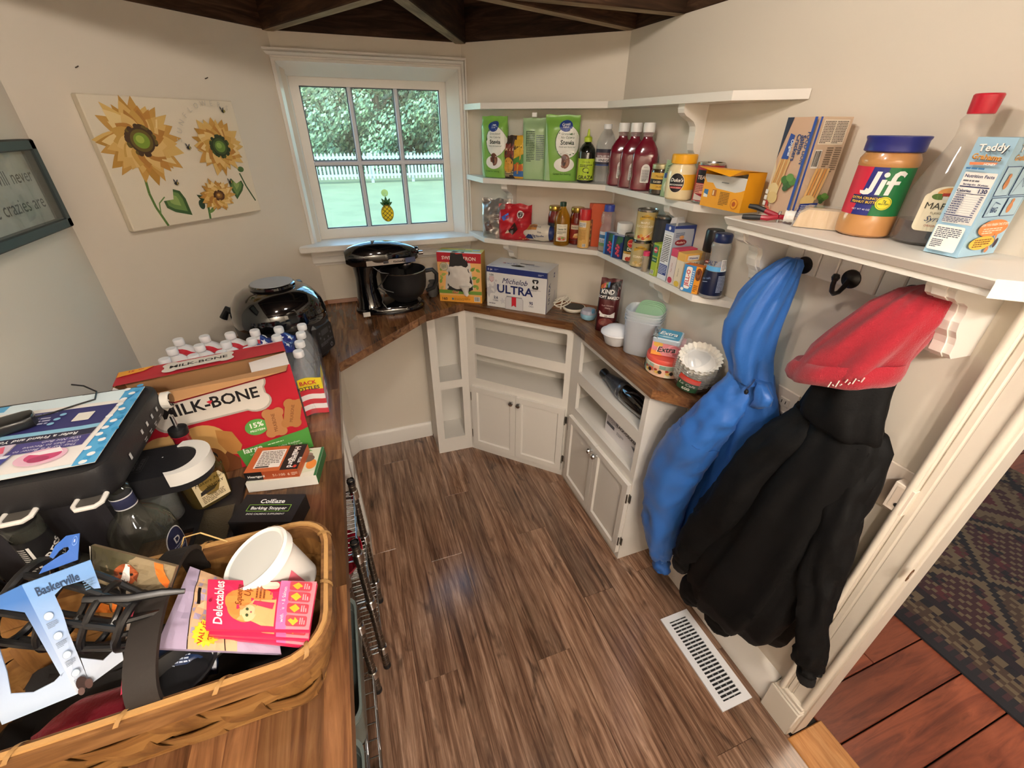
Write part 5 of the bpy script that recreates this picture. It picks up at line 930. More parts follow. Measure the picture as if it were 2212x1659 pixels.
# trash bag box with torn window
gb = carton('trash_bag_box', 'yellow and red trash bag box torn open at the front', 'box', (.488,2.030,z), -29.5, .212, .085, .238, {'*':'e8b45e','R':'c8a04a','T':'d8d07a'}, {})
lf = [('p',leafp(x,y,l,l*.55,a),c) for x,y,l,a,c in ((1.2,15,2.6,60,'8fae4a'),(1.6,13,2.6,20,'a8b85c'),(.8,9,2.6,70,'8fae4a'),(2.2,11,2.4,120,'a8b85c'),(16.2,15.6,2.8,40,'7a9e44'),(18.6,16.6,2.6,-30,'8fae4a'),(16.4,12,3,15,'7a9e44'),(18.8,10,3,60,'8fae4a'),(16.8,8,2.6,20,'7a9e44'),(19,6.6,2.4,80,'8fae4a'),(.8,6,2.4,50,'c9b45c'))]
prt(gb, face((-.106,-.0425,0),(1,0,0),(0,0,1)), [('r',0,0,21.2,3.2,'f0a838'),('r',0,3.2,21.2,16.2,'efb872')]+lf+[('r',0,19.4,21.2,4.4,'bb2030'),('t','SWEET CITRON',10.6,20.6,2.3,'f4e6da',dict(b=1)),('r',0,4.2,21.2,1.7,'6f9a3c'),('e',3.2,17.2,2.0,2.0,'6a7a6a'),('e',3.2,17.2,1.85,1.85,'c9c2a4'),('g',2,18.2,2.4,2,4,'5a6a5a'),('p',[(4.2,6),(5.4,15),(6.2,20),(6.8,23.8),(8.8,23.8),(9.4,23.2),(11,23.4),(12.4,23.8),(13,21.4),(14.8,20),(15.2,16),(16.6,11),(17,6.6),(14,5.2),(8,5.8)],'2b2a2c'),('t','160',2.5,.8,2.0,'2a2a2a',dict(b=1)),('r',6.2,1.1,.9,1,'3a6a8a'),('g',7.4,2.2,8,1.4,3,'b0782a'),('bar',17.4,.8,3,2.4)], 'print')
prt(gb, face((-.106,-.0425,.238),(1,0,0),(0,1,0)), [('r',0,0,21.2,2,'e6ecec'),('r',1,3,15,2,'7fc0a0'),('r',16,4.5,3.6,2.2,'9cc8e0'),('t','Glad',10.6,5.4,1.8,'6a4a6a',dict(b=1)),('p',[(6.8,0),(9,0),(10.6,1.6),(12.4,0),(13,0),(13,2.4),(11.4,1.6),(7.4,3)],'2b2a2c')], 'print')
b = MB(); WB = M('d6d2cc', .4, bump=1, bscale=38, key='bag_film')
b.grid(lambda u, v: Vector((-.060+.115*u+(.02-.02*v)*(u-.5)*2*.7, -.0435-.012*math.sin(PI*u)*math.sin(PI*min(1,v*1.05+.02))-.005*noise.noise(Vector((u*5,v*6,3))), .062+.135*v)), 20, 20, WB); b.build('bag_roll', gb)
b = MB(); b.rings([[Vector((.028+.030*(k/5-.2)*.4+math.cos(a)*r, -.056-.012*k/5+math.sin(a)*r*.6, .085-.045*k/5)) for a in [2*PI*i/16 for i in range(16)]] for k, r in enumerate((.026,.02,.016,.012,.013,.004))], WB); b.build('bag_knot', gb); prt(gb, face((-.106,-.045,0),(1,0,0),(0,0,1)), [('t','Glad',8.0,4.5,1.7,'f2ead6',dict(b=1,sh=.2)),('t','Glad',7.95,4.5,1.6,'d8362c',dict(b=1,sh=.2))], 'logo')
# beer carton
a_, c_ = Vector((.576,1.908,0)), Vector((.793,1.707,0)); m_ = (a_+c_)/2; rz_ = math.degrees(math.atan2((c_-a_).y,(c_-a_).x)); n_ = Vector((-(c_-a_).y,(c_-a_).x,0)).normalized()
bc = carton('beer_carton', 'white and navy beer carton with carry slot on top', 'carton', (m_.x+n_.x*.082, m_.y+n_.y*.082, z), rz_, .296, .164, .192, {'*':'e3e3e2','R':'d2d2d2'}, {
 'F':[('r',0,16.6,29.6,2.6,'1f2f72'),('t','24',2.3,17.4,1.15,'f2f2f2',dict(b=1)),('p',[(.8,17.4),(1.1,17.4),(1.1,18.4),(.8,18.4)],'f2f2f2'),('g',4,18.4,2,.9,2,'8a96c4'),('g',25.4,18.2,2.6,.9,2,'c4cae0'),
  ('p',star(.8,7.6,3.4,5,.45,60),'c3c3c8'),('p',star(4.8,9.6,3.2,5,.4,110),'c9c9ce'),('p',star(1.0,13.0,1.3,5,.4,40),'c6c6cb'),('p',star(4.8,12.8,.9,5,.4,80),'c6c6cb'),('p',star(8.2,3.4,1.8,5,.4,100),'cfcfd4'),('p',star(1.6,10.4,1,5,.4,100),'cfcfd4'),
  ('t','USA',2.6,15.0,1.2,'3a3a48',dict(b=1)),('p',[(1.4,14.6),(3.8,14.6),(3.8,12.8),(2.6,11.8),(1.4,12.8)],'c9a0a4'),('r',1.8,12.8,.3,1.6,'f0e8e8'),('r',2.5,12.5,.3,1.9,'f0e8e8'),('r',3.2,12.8,.3,1.6,'f0e8e8'),
  ('t','Michelob',14,12.2,3.6,'1d2a5c',dict(sh=.38,sx=.95)),('t','ULTRA',14.2,7.6,5.4,'1d2a66',dict(b=1,sx=1.08)),('r',23.2,13.9,2.2,1.1,'16161c'),('r',23.2,11.8,2.2,1.1,'16161c'),('p',[(23.8,12),(24.8,12),(24.6,14),(24.9,15),(23.7,15),(24,14)],'e9e9ea'),('ln',[(23.1,14.4),(23.1,15.4),(25.5,15.4),(25.5,14.4)],.5,'16161c'),('ln',[(23.1,12.6),(23.1,11.5),(25.5,11.5),(25.5,12.6)],.5,'16161c'),('g',22,11,5,.8,2,'a9a9b0'),
  ('t','2.6',4.8,4.3,1.8,'1d2a5c',dict(b=1)),('t','CARBS',4.6,3.1,.95,'1d2a5c'),('t','95',22.6,3.8,1.9,'1d2a5c',dict(b=1)),('t','CALS',22.6,2.6,1.0,'1d2a5c'),('p',[(9.6,0),(18.8,0),(18.8,5.2),(17.9,6.2),(10.5,6.2),(9.6,5.2)],'bdbdc0'),('r',10.3,6.1,7.8,.3,'8a8a90'),('p',[(10,0),(18.4,0),(18.4,5),(17.7,5.9),(10.7,5.9),(10,5)],'d0d0d3'),('p',[(12.9,1.4),(14.0,2.2),(15.2,1.4),(15.2,6.2),(12.9,6.2)],'c22032'),('g',1.2,2.2,6,.7,1,'6a6a78')],
 'R':[('r',0,0,.8,19.2,'1f2f72'),('t','ULTRA',5.2,8.4,3.2,'27346c',dict(rot=90,b=1)),('r',9.6,14.6,1.6,2.2,'27346c'),('r',10,15.2,.8,1,'d2d2d2'),('g',11,8,2,4,8,'a0a4b4')],
 'T':[('e',13.6,5.0,3.4,1.2,'1a1a1c'),('p',[(11.4,4.2),(15.8,4.2),(15,6.2),(13.6,6.8),(12.2,6.2)],'1a1a1c'),('r',13,9.2,7,.8,'26262a'),('t','ULTRA',9,8.3,2.2,'7a86b4',dict(rot=180,b=1)),('t','Michelob',20,8.6,1.9,'7a86b4',dict(rot=180,sh=.3)),('g',1,3,3,1.2,2,'9aa6cc'),('r',5.2,7.2,1.2,.8,'b03a4a'),('g',20,2.6,5,1,2,'b9bcc8')]})
# charger puck and its cable
p = PZ(1240,668,z); pk = T('charging_puck', 'round white charging puck with dark top behind its cable', 'charger', p); b = MB(); b.lathe([(.050,0),(.054,.004),(.055,.010),(.052,.014),(.048,.015)], M('e4dcca', .4, key='plastic'), 36, cap1=False); b.lathe([(.047,.012),(.047,.0135),(0,.0137)], M('2a2624', .6, key='rubber'), 36, cap0=False); b.build('puck_body', pk)
cb = T('coiled_cable', 'coiled white charging cable lying before the round puck', 'cable', PZ(1212,668,z)); b = MB(); pts = []
for k in range(90):
    a = k*.26; r = .034+.006*math.sin(k*.33); pts.append((math.cos(a)*r*(1+.2*math.sin(k*.05)), math.sin(a)*r*.55, .012+.02*(1+math.sin(a+k*.03))*.6+.0004*k))
b.tube(pts, .0026, M('e6dfd0', .45, key='cable'), 8); b.build('cable', cb); b = MB(); b.box(-.008,-.012,.045,.012,.0,.054,M('e6e0d4',.4),b=.002); b.tube([(-.004,-.004,.004),(-.004,-.008,.03),(0,-.01,.05)], .004, M('e6dfd0',.45,key='cable'), 8); b.build('plug', cb)
t, bd, ld, iw = vessel('round_case', 'small round pale blue case with clear patterned lid', 'case', PZ(1270,689,z), [('case_base', [(.020,0),(.031,.006),(.036,.018),(.036,.030)], M('93c4d8', .35, key='plastic')), ('case_lid', [(.0365,.030),(.0365,.034),(.030,.046),(.016,.052),(0,.053)], clear('d9e0ea',.55,.15,'plastic','c4ccdc')), ('case_insert', [(.034,.030),(.030,.036),(.016,.040),(0,.041)], M('c9a9c4', .5, var=.4, bscale=60, key='insert'))])
b = MB(); b.box(-.004,-.034,.028,.012,-.028,.058,clear('86bfe0',.6,.2,'plastic','79b4d8'),b=.002); b.build('latch', t, smooth=False)
pouch('snack_pouch', 'dark red and black standing snack bar pouch by the wall', 'pouch', (.963,1.462,z), -42, .085, .05, .218, M('4f1418', .35, key='foil'), [('p',[(0.2,14),(8.3,14),(8.3,21.6),(.2,18.6)],'141214'),('p',[(.4,17.6),(1.4,17.9),(1.4,19.6),(.4,19)],'b0622a'),('p',[(1.4,17.9),(2.3,18.2),(2.3,20),(1.4,19.6)],'c0402a'),('p',[(2.3,18.2),(3.1,18.4),(3.1,20.4),(2.3,20)],'6a8a3a'),('p',[(3.1,18.4),(3.9,18.6),(3.9,20.6),(3.1,20.4)],'4a7ab0'),('t','KIND',3.6,16.2,2.2,'efece6',dict(b=1)),('t','SOFT BAKED',4.2,14.4,1.45,'efece6',dict(b=1)),('t','Dark Chocolate',4.4,11.4,.75,'e6c9c4'),('t','Cherry',4.4,10.4,.75,'e6c9c4'),('p',[(1.2,8.0),(7.6,8.0),(7.6,9.2),(4.4,7.0),(1.2,9.2)],'e6e2dc'),('r',1.6,6.8,6,1.2,'e6e2dc'),('t','CHEWY',4.6,7.0,.8,'3a1a1a'),('e',4.4,4.6,3,1.8,'7a3a34'),('e',3.4,4.4,1,1,'8a5a50'),('r',.1,.2,.5,14,'1b1518')], .08, seed=33, back=M('1b1518',.35), lean=.02)
t, bd, ld = vessel('lidded_bowl', 'white plastic bowl with domed lid behind clear containers', 'bowl', (.935,1.335,z), [('bowl_body', [(.036,0),(.042,.004),(.054,.04),(.057,.046)], M('e4e6ea', .35, key='plastic')), ('bowl_lid', [(.061,.045),(.063,.048),(.062,.053),(.056,.055),(.040,.070),(.016,.078),(0,.079)], M('eceef2', .25, key='plastic'))])
# nested food containers with lids
ct = T('container_stack', 'nested clear food containers with mint green lids tucked inside', 'containers', (.982,1.240,z), rad(-52)); CM = clear('f4f8fc', .42, .25, 'container', 'f2f8ff')
for k in range(4):
    zz = .0+k*.0115; b = MB(); h = .135
    b.lathe([(.053,zz),(.058,zz+.006),(.066,zz+h-.004),(.069,zz+h),(.069,zz+h+.004),(.0675,zz+h+.004),(.0645,zz+h-.004)], CM, 40, p=4, sx=1.0, sy=.82, cap1=False, cap0=(k == 0)); b.build('container', ct)
for k in range(4):
    b = MB(); pl = [(math.copysign(abs(math.cos(t_))**.55,math.cos(t_))*.052, math.copysign(abs(math.sin(t_))**.55,math.sin(t_))*.058) for t_ in [2*PI*i/32 for i in range(32)]]
    b.prism(pl, -.003, .003, clear('bfe0c4', .7, .2, 'lid', 'a8d2b0'), TR((.012, .002+.010*k, .128+.003*k))@RX(90)@RX(-8)); b.build('container_lid', ct)
# tin with gum packs on it
t, bd, ld = vessel('round_tin', 'round patterned tin with coral lid under the gum boxes', 'tin', (.984,1.085,z), [('tin_body', [(.066,0),(.0675,.003),(.0675,.046)], M('b9c2a8', .4, key='tin_print')), ('tin_lid', [(.0695,.044),(.0705,.047),(.0705,.060),(.068,.064),(.050,.064),(0,.066)], M('e0584a', .35, key='tin_lid'))], -40)
it = []; rng = random.Random(8)
for k in range(14):
    for j in range(3): it.append(('r',-14+k*2.0,.3+j*1.45,2.0,1.45,rng.choice(('9fb4a0','d9d2b4','c9785a','e0b9a0','7fa08c','d96a52'))))
for k in range(8): x = -12.6+k*3.4; it += [('e',x,2.2,.8,.55,'d9b25a'),('e',x+.9,2.4,.6,.7,'2b211c'),('e',x-.5,3.1,.5,.4,'a83c2c'),('ln',[(x,2),(x+1,3.2)],.12,'3a2a1c')]
prt(bd, cyl(.0677), it, 'pattern', step=.6)
prt(t, cyl(.0706), [('r',-20,4.5,40,.35,'f0ebe2')], 'rim_line', step=.6)
t = carton('gum_box', 'pink and yellow gum box lying on the round tin lid', 'box', (.982,1.087,z+.0662), -45, .105, .062, .050, {'*':'d9a0a8','F':'dc8f96','L':'e0b86a'}, {'F':[('e',7.6,2.6,2.4,2.0,'e8a0ac'),('e',7.6,2.6,1.8,1.5,'d87a84'),('e',7.6,2.6,1.3,1.0,'e8a0ac'),('p',[(0,0),(4,0),(2.4,1.4),(0,1.8)],'e8a04a'),('e',2,4,1.6,1.0,'e0b050'),('t','Extra',4.8,1.5,3.0,'f4efe6',dict(b=1,sh=.3,rot=6)),('t','Extra',4.85,1.55,2.8,'26222a',dict(b=1,sh=.3,rot=6)),('g',7.2,1.4,2.6,.8,2,'7a3a44')],'L':[('e',1.5,3.6,1.8,1.4,'b484b4'),('e',4.6,1.4,1.8,1.4,'b484b4'),('e',1.2,1.0,1.3,1.0,'e8c04a'),('t','Extra',3.1,2.0,1.9,'6a3a7a',dict(b=1,sh=.3)),('g',1,1.4,4,.8,2,'8a4a5a')],'T':[('r',0,0,10.5,6.2,'c98a94')]})
gx = T('gum_pack', 'blue foil topped gum pack tilted on the pink gum box', 'box', (.975,1.088,z+.118), 0, None, (rad(12),0,rad(-50))); b = MB(); b.box(-.045,-.032,0,.045,.032,.020,M('b9cad6',.35,key='card'),b=.003); b.build('pack', gx, smooth=False)
prt(gx, face((-.045,-.032,.020),(1,0,0),(0,1,0)), [('p',rrect(.5,.4,8,5.6,.8),'4d93b4'),('t','Extra',4.4,2.6,2.9,'1f2a3a',dict(b=1,sh=.25)),('t','Extra',4.35,2.65,2.75,'f4f4f2',dict(b=1,sh=.25)),('e',4.4,1.4,2.8,.5,'8ec0d4'),('g',3,1.9,3.4,.7,2,'f0f4f6')], 'print')
b = MB(); rng = random.Random(3); b.grid(lambda u, v: Vector((-.05+.02*u+.004*rng.uniform(-1,1), -.034+.068*v, .016+.012*math.sin(PI*u)+.004*rng.uniform(-1,1))), 8, 8, M('c9d2d8', .2, .8, bump=.6, bscale=90, key='foil')); b.build('torn_foil', gx)
# coffee filters in their bag: a tilted stack of fluted cups
cf = T('coffee_filters', 'stack of white fluted coffee filters in clear printed bag', 'coffee filters', (.985,.945,z+.060), 0, None, (rad(14),rad(-16),rad(10)))
FW_ = M('ece7dc', .7, key='filter_paper'); b = MB()
for k in range(9):
    zz = -.040+k*.010; n = 96; rows = []
    for (r, dz, am) in ((.034,0,0),(.040,.004,.03),(.060,.030,.05),(.0645,.037,.05)): rows.append([Vector((math.cos(a)*r*(1+am*math.cos(24*a)), math.sin(a)*r*(1+am*math.cos(24*a)), zz+dz)) for a in [2*PI*i/n for i in range(n)]])
    b.rings(rows, FW_, cap1=False)
b.build('filter_cups', cf); b = MB(); b.lathe([(.046,.06),(.030,.050),(0,.047)], M('f1eee8', .7, key='filter_paper'), 32, cap0=False); b.grid(lambda u, v: Vector((math.cos(2*PI*u)*.058*v, math.sin(2*PI*u)*.058*v, .062-.006*v*v+.004*noise.noise(Vector((math.cos(2*PI*u)*v*2,math.sin(2*PI*u)*v*2,1))))), 36, 8, M('f1eee8', .7, key='filter_paper')); b.build('top_filter', cf)
b = MB(); BAGC = clear('f8fafc', .07, .06, 'film'); b.rings([[Vector((math.cos(a)*r*(1+.03*math.sin(5*a+k)), math.sin(a)*r*(1+.03*math.cos(4*a+k)), zz)) for a in [2*PI*i/36 for i in range(36)]] for k, (zz, r) in enumerate(((-.047,.042),(-.035,.058),(0,.070),(.03,.074),(.052,.070),(.064,.052)))], BAGC); b.rings([[Vector((-.03*k/4+math.cos(a)*r, .05*k/4+math.sin(a)*r*.5, .062+.055*k/4)) for a in [2*PI*i/20 for i in range(20)]] for k, r in enumerate((.045,.028,.016,.022,.03))], BAGC); fb = b.build('clear_bag', cf)
prt(fb, lambda u, v, o: (lambda a: Vector((math.cos(a)*(.0705+.06*v+o), math.sin(a)*(.0705+.06*v+o), v+.012)))(rad(200)+u/.07), [('p',[(-3.6,-3.4),(3.2,-3.4),(3.6,2.8),(-2.6,3.4)],'1f4a2c'),('p',[(-3.4,1.6),(3.6,.8),(3.6,3.2),(-2.8,4.2)],'d8402f'),('t','Le Cafe',-.2,-.6,1.7,'f0ece0',dict(sh=.2,rot=-4)),('t','600',-.2,-2.7,1.8,'f0ece0',dict(b=1))], 'print', step=.5)
# vacuum and carton inside the right cabinet
hv = T('hand_vacuum', 'black hand vacuum with smoky nozzle lying in cabinet by coats', 'vacuum', (.945,1.22,.7315), rad(-90)); b = MB()
b.rings([[Vector((x, math.cos(a)*r, .0+math.sin(a)*r*hz)) for a in [2*PI*i/28 for i in range(28)]] for x, r, hz in ((-.02,.036,1.0),(.0,.040,1.0),(.03,.041,1.0),(.08,.040,1.0),(.13,.036,1.0),(.165,.024,1.0),(.175,.010,1.0))], BLKG); b.build('motor_body', hv)
b = MB(); b.rings([[Vector((x, math.cos(a)*r, math.sin(a)*r*hz)) for a in [2*PI*i/28 for i in range(28)]] for x, r, hz in ((-.02,.038,1),(-.05,.036,1),(-.10,.028,.9),(-.145,.020,.8))], clear('5c6472', .5, .1, 'smoky', '4a525e')); b.build('dust_cup', hv)
b = MB(); b.rings([[Vector((x, math.cos(a)*r, math.sin(a)*r*hz)) for a in [2*PI*i/20 for i in range(20)]] for x, r, hz in ((-.143,.021,.8),(-.155,.017,.9),(-.165,.020,1),(-.185,.021,1.0))], BLK); b.build('nozzle_brush', hv)
b = MB(); b.lathe([(.0385,-.012),(.0405,-.006),(.0405,.006),(.0385,.012)], M('6c7078', .3, .8, key='ring'), 28, TR((-.02,0,0))@RX(90,'Y'), cap0=False, cap1=False); b.tube([(.03,-.03,.028),(.06,-.022,.046),(.10,-.014,.050),(.14,-.01,.036)], .004, M('2c2c30', .2, coat=1), 8); b.build('handle_trim', hv)
carton('vacuum_carton', 'white cordless vacuum carton inside the cabinet by the coats', 'carton', (.985,1.18,.4905), -90, .27, .11, .105, {'*':'e2dfe2'}, {'F':[('t','BLACK+DECKER',15,7.4,2.0,'17171a',dict(b=1)),('g',1,9.6,8,3.6,6,'8a8a92'),('r',1,4.2,6,1.6,'4a4a54'),('g',9,5.2,5,1.6,3,'6a6a74'),('p',[(19.5,5.6),(26.4,7.2),(26.4,1.0),(24,2.4)],'8a8a90'),('p',[(20.5,5.2),(26.4,6.4),(26.4,3.4)],'4a4a50')],'T':[('r',0,0,27,11,'e2dfe2')]})
# pressure cooker / crisper
nj = T('multi_cooker', 'round black multi cooker with steel disc on its lid', 'cooker', (-.275,1.655,z), rad(24)); nj.scale = (.92,.92,.96); b = MB()
b.lathe([(.125,0),(.140,.004),(.150,.03),(.157,.09),(.160,.14),(.160,.155)], BLKS, 48, p=2.5); b.build('base', nj)
b = MB(); b.lathe([(.161,.155),(.163,.162),(.162,.185),(.152,.220),(.128,.252),(.100,.268),(.075,.272)], BLKG, 48, p=2.4); nl = b.build('lid', nj)
b = MB(); b.lathe([(.076,.270),(.080,.276),(.079,.284),(.074,.287)], BLKG, 40, cap1=False); b.lathe([(.073,.284),(.073,.2885),(0,.289)], M('b4b6b8', .45, .4, key='steel'), 40, cap0=False); b.build('vent_disc', nl)
b = MB(); SMK = M('2a2724', .12, coat=.8, key='smoky_panel')
b.grid(lambda u, v: (lambda a, q: Vector((math.cos(a)*q[0], math.sin(a)*q[0], q[1])))(rad(212+70*u), ((.162+.001+.002*math.sin(PI*u),.150+.018*v) if v < .5 else (.1632-.028*(v-.5)*2, .168+.058*(v-.5)*2))), 20, 12, SMK); b.build('drawer_window', nj)
b = MB(); b.box(-.062,-.196,.085,.062,-.150,.150,BLKS,Matrix.Rotation(rad(-24),4,'Z'),b=.018); b.build('drawer_handle', nj)
b = MB(); X = Matrix.Rotation(rad(36),4,'Z'); b.box(-.058,-.172,.02,.058,-.14,.15,BLKS,X,b=.014); cpn = b.build('control_panel', nj, smooth=False)
prt(cpn, lambda u, v, o: X@Vector((-.058+u, -.1722-o, .02+v)), [('p',rrect(.7,1.2,10.2,10.2,1.2),'202024'),('p',rrect(.85,1.35,9.9,9.9,1.1),'0e0e10'),('p',rrect(3.4,8.0,4.8,2.2,.3),'3a3c3e'),('e',2.3,9.4,.5,.5,'4a4a50'),('e',2.3,7.6,.5,.5,'4a4a50'),('e',9.3,9.4,.5,.5,'4a4a50'),('e',9.3,7.6,.5,.5,'4a4a50'),('e',4.4,6.4,.5,.5,'4a4a50'),('e',7.2,6.4,.5,.5,'4a4a50'),('g',1.6,5.6,8.4,1.4,3,'5a5a60'),('e',8.4,2.8,.8,.8,'8a8a90'),('e',8.4,2.8,.6,.6,'26262a')], 'display')
prt(nl, lambda u, v, o: X@Vector((-.04+u, -.1632-o+.16*max(0,v)*.35, .172+v)), [('t','NINJA',4.0,.4,2.2,'e6e6e4',dict(b=1,sx=.9))], 'lettering')
b = MB(); b.tube([(.12,.10,.16),(.15,.125,.2),(.13,.11,.235),(.10,.085,.24)], .014, BLKS, 10); b.build('hinge', nj); b = MB(); b.tube([(-.12,.09,.17),(-.15,.115,.19),(-.17,.12,.16)], .014, BLKS, 10); b.build('hinge', nj)
# water bottles in a printed film pack
wp = T('water_pack', 'flag printed pack of clear water bottles behind dog biscuit box', 'water pack', (-.355,1.328,z)); WM = clear('eef4f8', .10, .05, 'bottle')
capm = M('e8eaec', .4, key='plastic'); bproto = cproto = None
for i in range(6):
    for j in range(4):
        loc = (-.168+.0672*i, -.1+.0665*j, 0)
        if bproto is None:
            b = MB(); b.lathe([(.026,0),(.031,.006),(.032,.03),(.030,.045),(.032,.06),(.030,.075),(.032,.09),(.032,.115),(.029,.135),(.020,.160),(.0125,.175),(.0125,.182)], WM, 20); bproto = o = b.build('bottle', wp)
            b = MB(); b.lathe([(.0135,.181),(.0142,.183),(.0142,.196),(.0125,.199),(0,.199)], capm, 16); cproto = c = b.build('bottle_cap', o)
        else:
            o = bproto.copy(); c = cproto.copy(); C.objects.link(o); C.objects.link(c); o.parent = wp; c.parent = o
        o.location = loc
FILM = clear('f4f8fa', .05, .05, 'film')
b = MB(); x0, x1, y0, y1 = -.205, .205, -.136, .138
def fw(u, v):   # wall of film round the pack, four sides
    P = rrect(x0,y0,x1-x0,y1-y0,.03,3); k = u*len(P); i = int(k)%len(P); f = k-int(k); p, q = P[i], P[(i+1)%len(P)]; s_ = 1-.04*v*v+.008*math.sin(u*90+v*9); return Vector(((p[0]+(q[0]-p[0])*f)*s_, (p[1]+(q[1]-p[1])*f)*s_, .004+.148*v))
b.grid(fw, 64, 8, FILM); b.build('film', wp)
hz_ = lambda x, y: .150+.030*abs(math.cos((x+.168)/.0672*PI)*math.cos((y+.1)/.0665*PI))**.7
RED_, WHT_, FLB = M('c02c3a',.35,key='film_print'), M('e6e4e2',.35,key='film_print'), M('26317c',.35,key='film_print')
b = MB()
for k in range(6):
    m_ = (RED_, WHT_)[k%2]; yy0 = -.115+.235*k/6; yy1 = -.115+.235*(k+1)/6; b.grid(lambda u, v: (lambda x, y: Vector((x, y, hz_(x,y)+.002)))(-.190+.235*u, yy0+(yy1-yy0)*v), 24, 4, m_)
b.grid(lambda u, v: (lambda x, y: Vector((x, y, hz_(x,y)+.002)))(.045+.10*u, .0+.12*v), 12, 12, FLB); fp = b.build('flag_film', wp)
prt(fp, lambda u, v, o: Vector((u, v, hz_(u,v)+.0026+o)), [('p',star(5.6+2.4*(k%4),1.6+3.0*(k//4)+(1 if k%2 else 0),1.0),'f2f2f4') for k in range(14)]+[('p',[(-9,-3),(4,-3),(4,1.4),(-9,1.4)],'e6e6ea'),('t','Drinking Water',-2.4,-1.6,2.0,'26317c',dict(b=1,rot=180)),('bar',-18,-6,5,3)], 'print', step=1.2, stepv=1.2)
b = MB()   # printed skirt at the near right corner
for k, m_ in enumerate((M('e2cf2e',.35,key='film_print'),RED_,WHT_,RED_,WHT_,RED_)):
    za, zb = ((.088,.125) if k == 0 else (.088-.0168*k, .088-.0168*(k-1))); b.grid(lambda u, v: (lambda q, zz: Vector((q[0], q[1], zz+.004*math.sin(u*9))))(((.150+.062*min(1,u*2), -.138+.008*min(1,u*2)) if u < .5 else (.212,-.13+.075*(u-.5)*2)), za+(zb-za)*v), 12, 2, m_)
sk = b.build('printed_skirt', wp); prt(sk, face((.150,-.1395,.088),(1,0.06,0),(0,0,1)), [('t','BACK',2.6,2.0,1.7,'c02c3a',dict(b=1)),('t','BOTTLES',2.2,.3,1.6,'2a2a3a',dict(b=1))], 'lettering', eps=.0006)
# dog biscuit carton
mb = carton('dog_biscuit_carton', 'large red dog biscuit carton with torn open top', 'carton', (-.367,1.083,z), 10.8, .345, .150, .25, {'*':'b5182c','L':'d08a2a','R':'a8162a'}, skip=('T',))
bone = lambda cx, cy, w_, h, c, r=0: [('p',[(cx+(x*math.cos(rad(r))-y*math.sin(rad(r))), cy+(x*math.sin(rad(r))+y*math.cos(rad(r)))) for x, y in ell(-w_/2,h*.42,h*.5,h*.44,10,40,220)+ell(-w_/2,-h*.42,h*.5,h*.44,10,140,320)+ell(w_/2,-h*.42,h*.5,h*.44,10,220,400)+ell(w_/2,h*.42,h*.5,h*.44,10,-40,140)],c)]
dog = [('e',9.2,7.4,7.0,7.2,'c09050'),('e',5.0,9.5,4.4,4.8,'cfa66a'),('e',12.4,9.4,5.0,5.4,'c99b5c'),('p',[(15.4,12.6),(18.4,11),(19.4,6.6),(18.2,4.2),(16.2,5),(15,9)],'b07a3e'),('p',[(0,0),(17.6,0),(18,3),(16,6),(12,1.5),(0,2)],'6a3a1a'),('e',12.6,3.8,3.0,4.4,'7a4a24'),('e',11.2,5.6,2.7,2.2,'141012'),('e',11.8,6.3,1.0,.5,'4a4448'),('e',10.4,8.8,1.6,.9,'a87838'),('e',10.8,9.9,1.25,.85,'1c120c'),('e',11.1,10.15,.3,.25,'8a7a6a'),('e',3.6,9.6,1.1,.8,'1c120c'),('p',[(11.6,2.0),(13.6,2.6),(13.4,.8),(12,.4)],'b0505a'),('e',13.4,3.8,.9,1.0,'4a2c18')]
prt(mb, face((-.1725,-.075,0),(1,0,0),(0,0,1)), dog+[('p',[(18.6,0),(34.5,0),(34.5,6.6),(33,6.2),(17.8,5.2)],'4a8f3c')]+bone(17,20.0,17,6.2,'b0a89c')+bone(17,20.2,16.6,5.8,'d9d3c8')+[('t','MILK-BONE',16.9,18.6,4.0,'141012',dict(b=1,sx=.92,rot=0)),('p',[(16.6,19.6),(17.2,20.4),(16.6,20.6),(16,20.4)],'c02438'),('e',23.6,10.6,2.5,2.3,'5aa04a'),('t','15%',23.6,10.6,1.9,'f2f0e6',dict(b=1)),('t','PROTEIN',23.6,9.4,.8,'f2f0e6',dict(b=1))]+bone(27.6,10.5,5.6,2.8,'b07a4a',86)+bone(32.0,11.8,5.6,2.7,'a8723f',72)+[('t','MILKBONE',27.9,10.5,1.1,'6a3a1c',dict(rot=86)),('t','MILKBONE',32.2,11.7,1.05,'6a3a1c',dict(rot=72)),('t','large',21.2,4.0,2.2,'e2ead6',dict(b=1)),('g',24.6,5,6,.5,1,'cfe0c0'),('t','crunchy texture helps freshen',26,3.0,.95,'dce8d0'),('t','breath & reduce tartar build up',26.4,2.2,.9,'dce8d0'),('t','12 vitamins & minerals',24.6,1.3,.9,'dce8d0'),('t','helps support healthy teeth & bones',26.6,.4,.9,'dce8d0')], 'print', clip=(34.5,25))
b = MB(); KR = M('b98a5c', .7, key='kraft'); RDM = M('b5182c', .45, key='card')
w2, d2, h = .1725, .075, .25
b.add([(-w2,d2,h),(w2,d2,h),(w2,-.005,h+.006),(-w2,.0,h+.002)], [(3,2,1,0)], RDM); tf = b.build('top_panel', mb, smooth=False)
prt(tf, face((-w2,-.002,h+.0045),(1,0,.006),(0,1,-.05),(0,0,1)), [('p',[(.2,7.6),(7,7.6),(5,5.4),(.2,4.4)],'e8a02e'),('t','15',2.6,6.1,1.3,'b02020',dict(b=1)),('g',4,7.2,1.6,.7,1,'b02020'),('t','SINCE 1908',15,6.6,.7,'e0a8a4')]+bone(16,4.0,11.2,3.4,'d8d2c6')+[('t','MILK-BONE',16,3.2,2.3,'141012',dict(b=1)),('r',28,6.4,5,.6,'d8a8b0')], 'print')
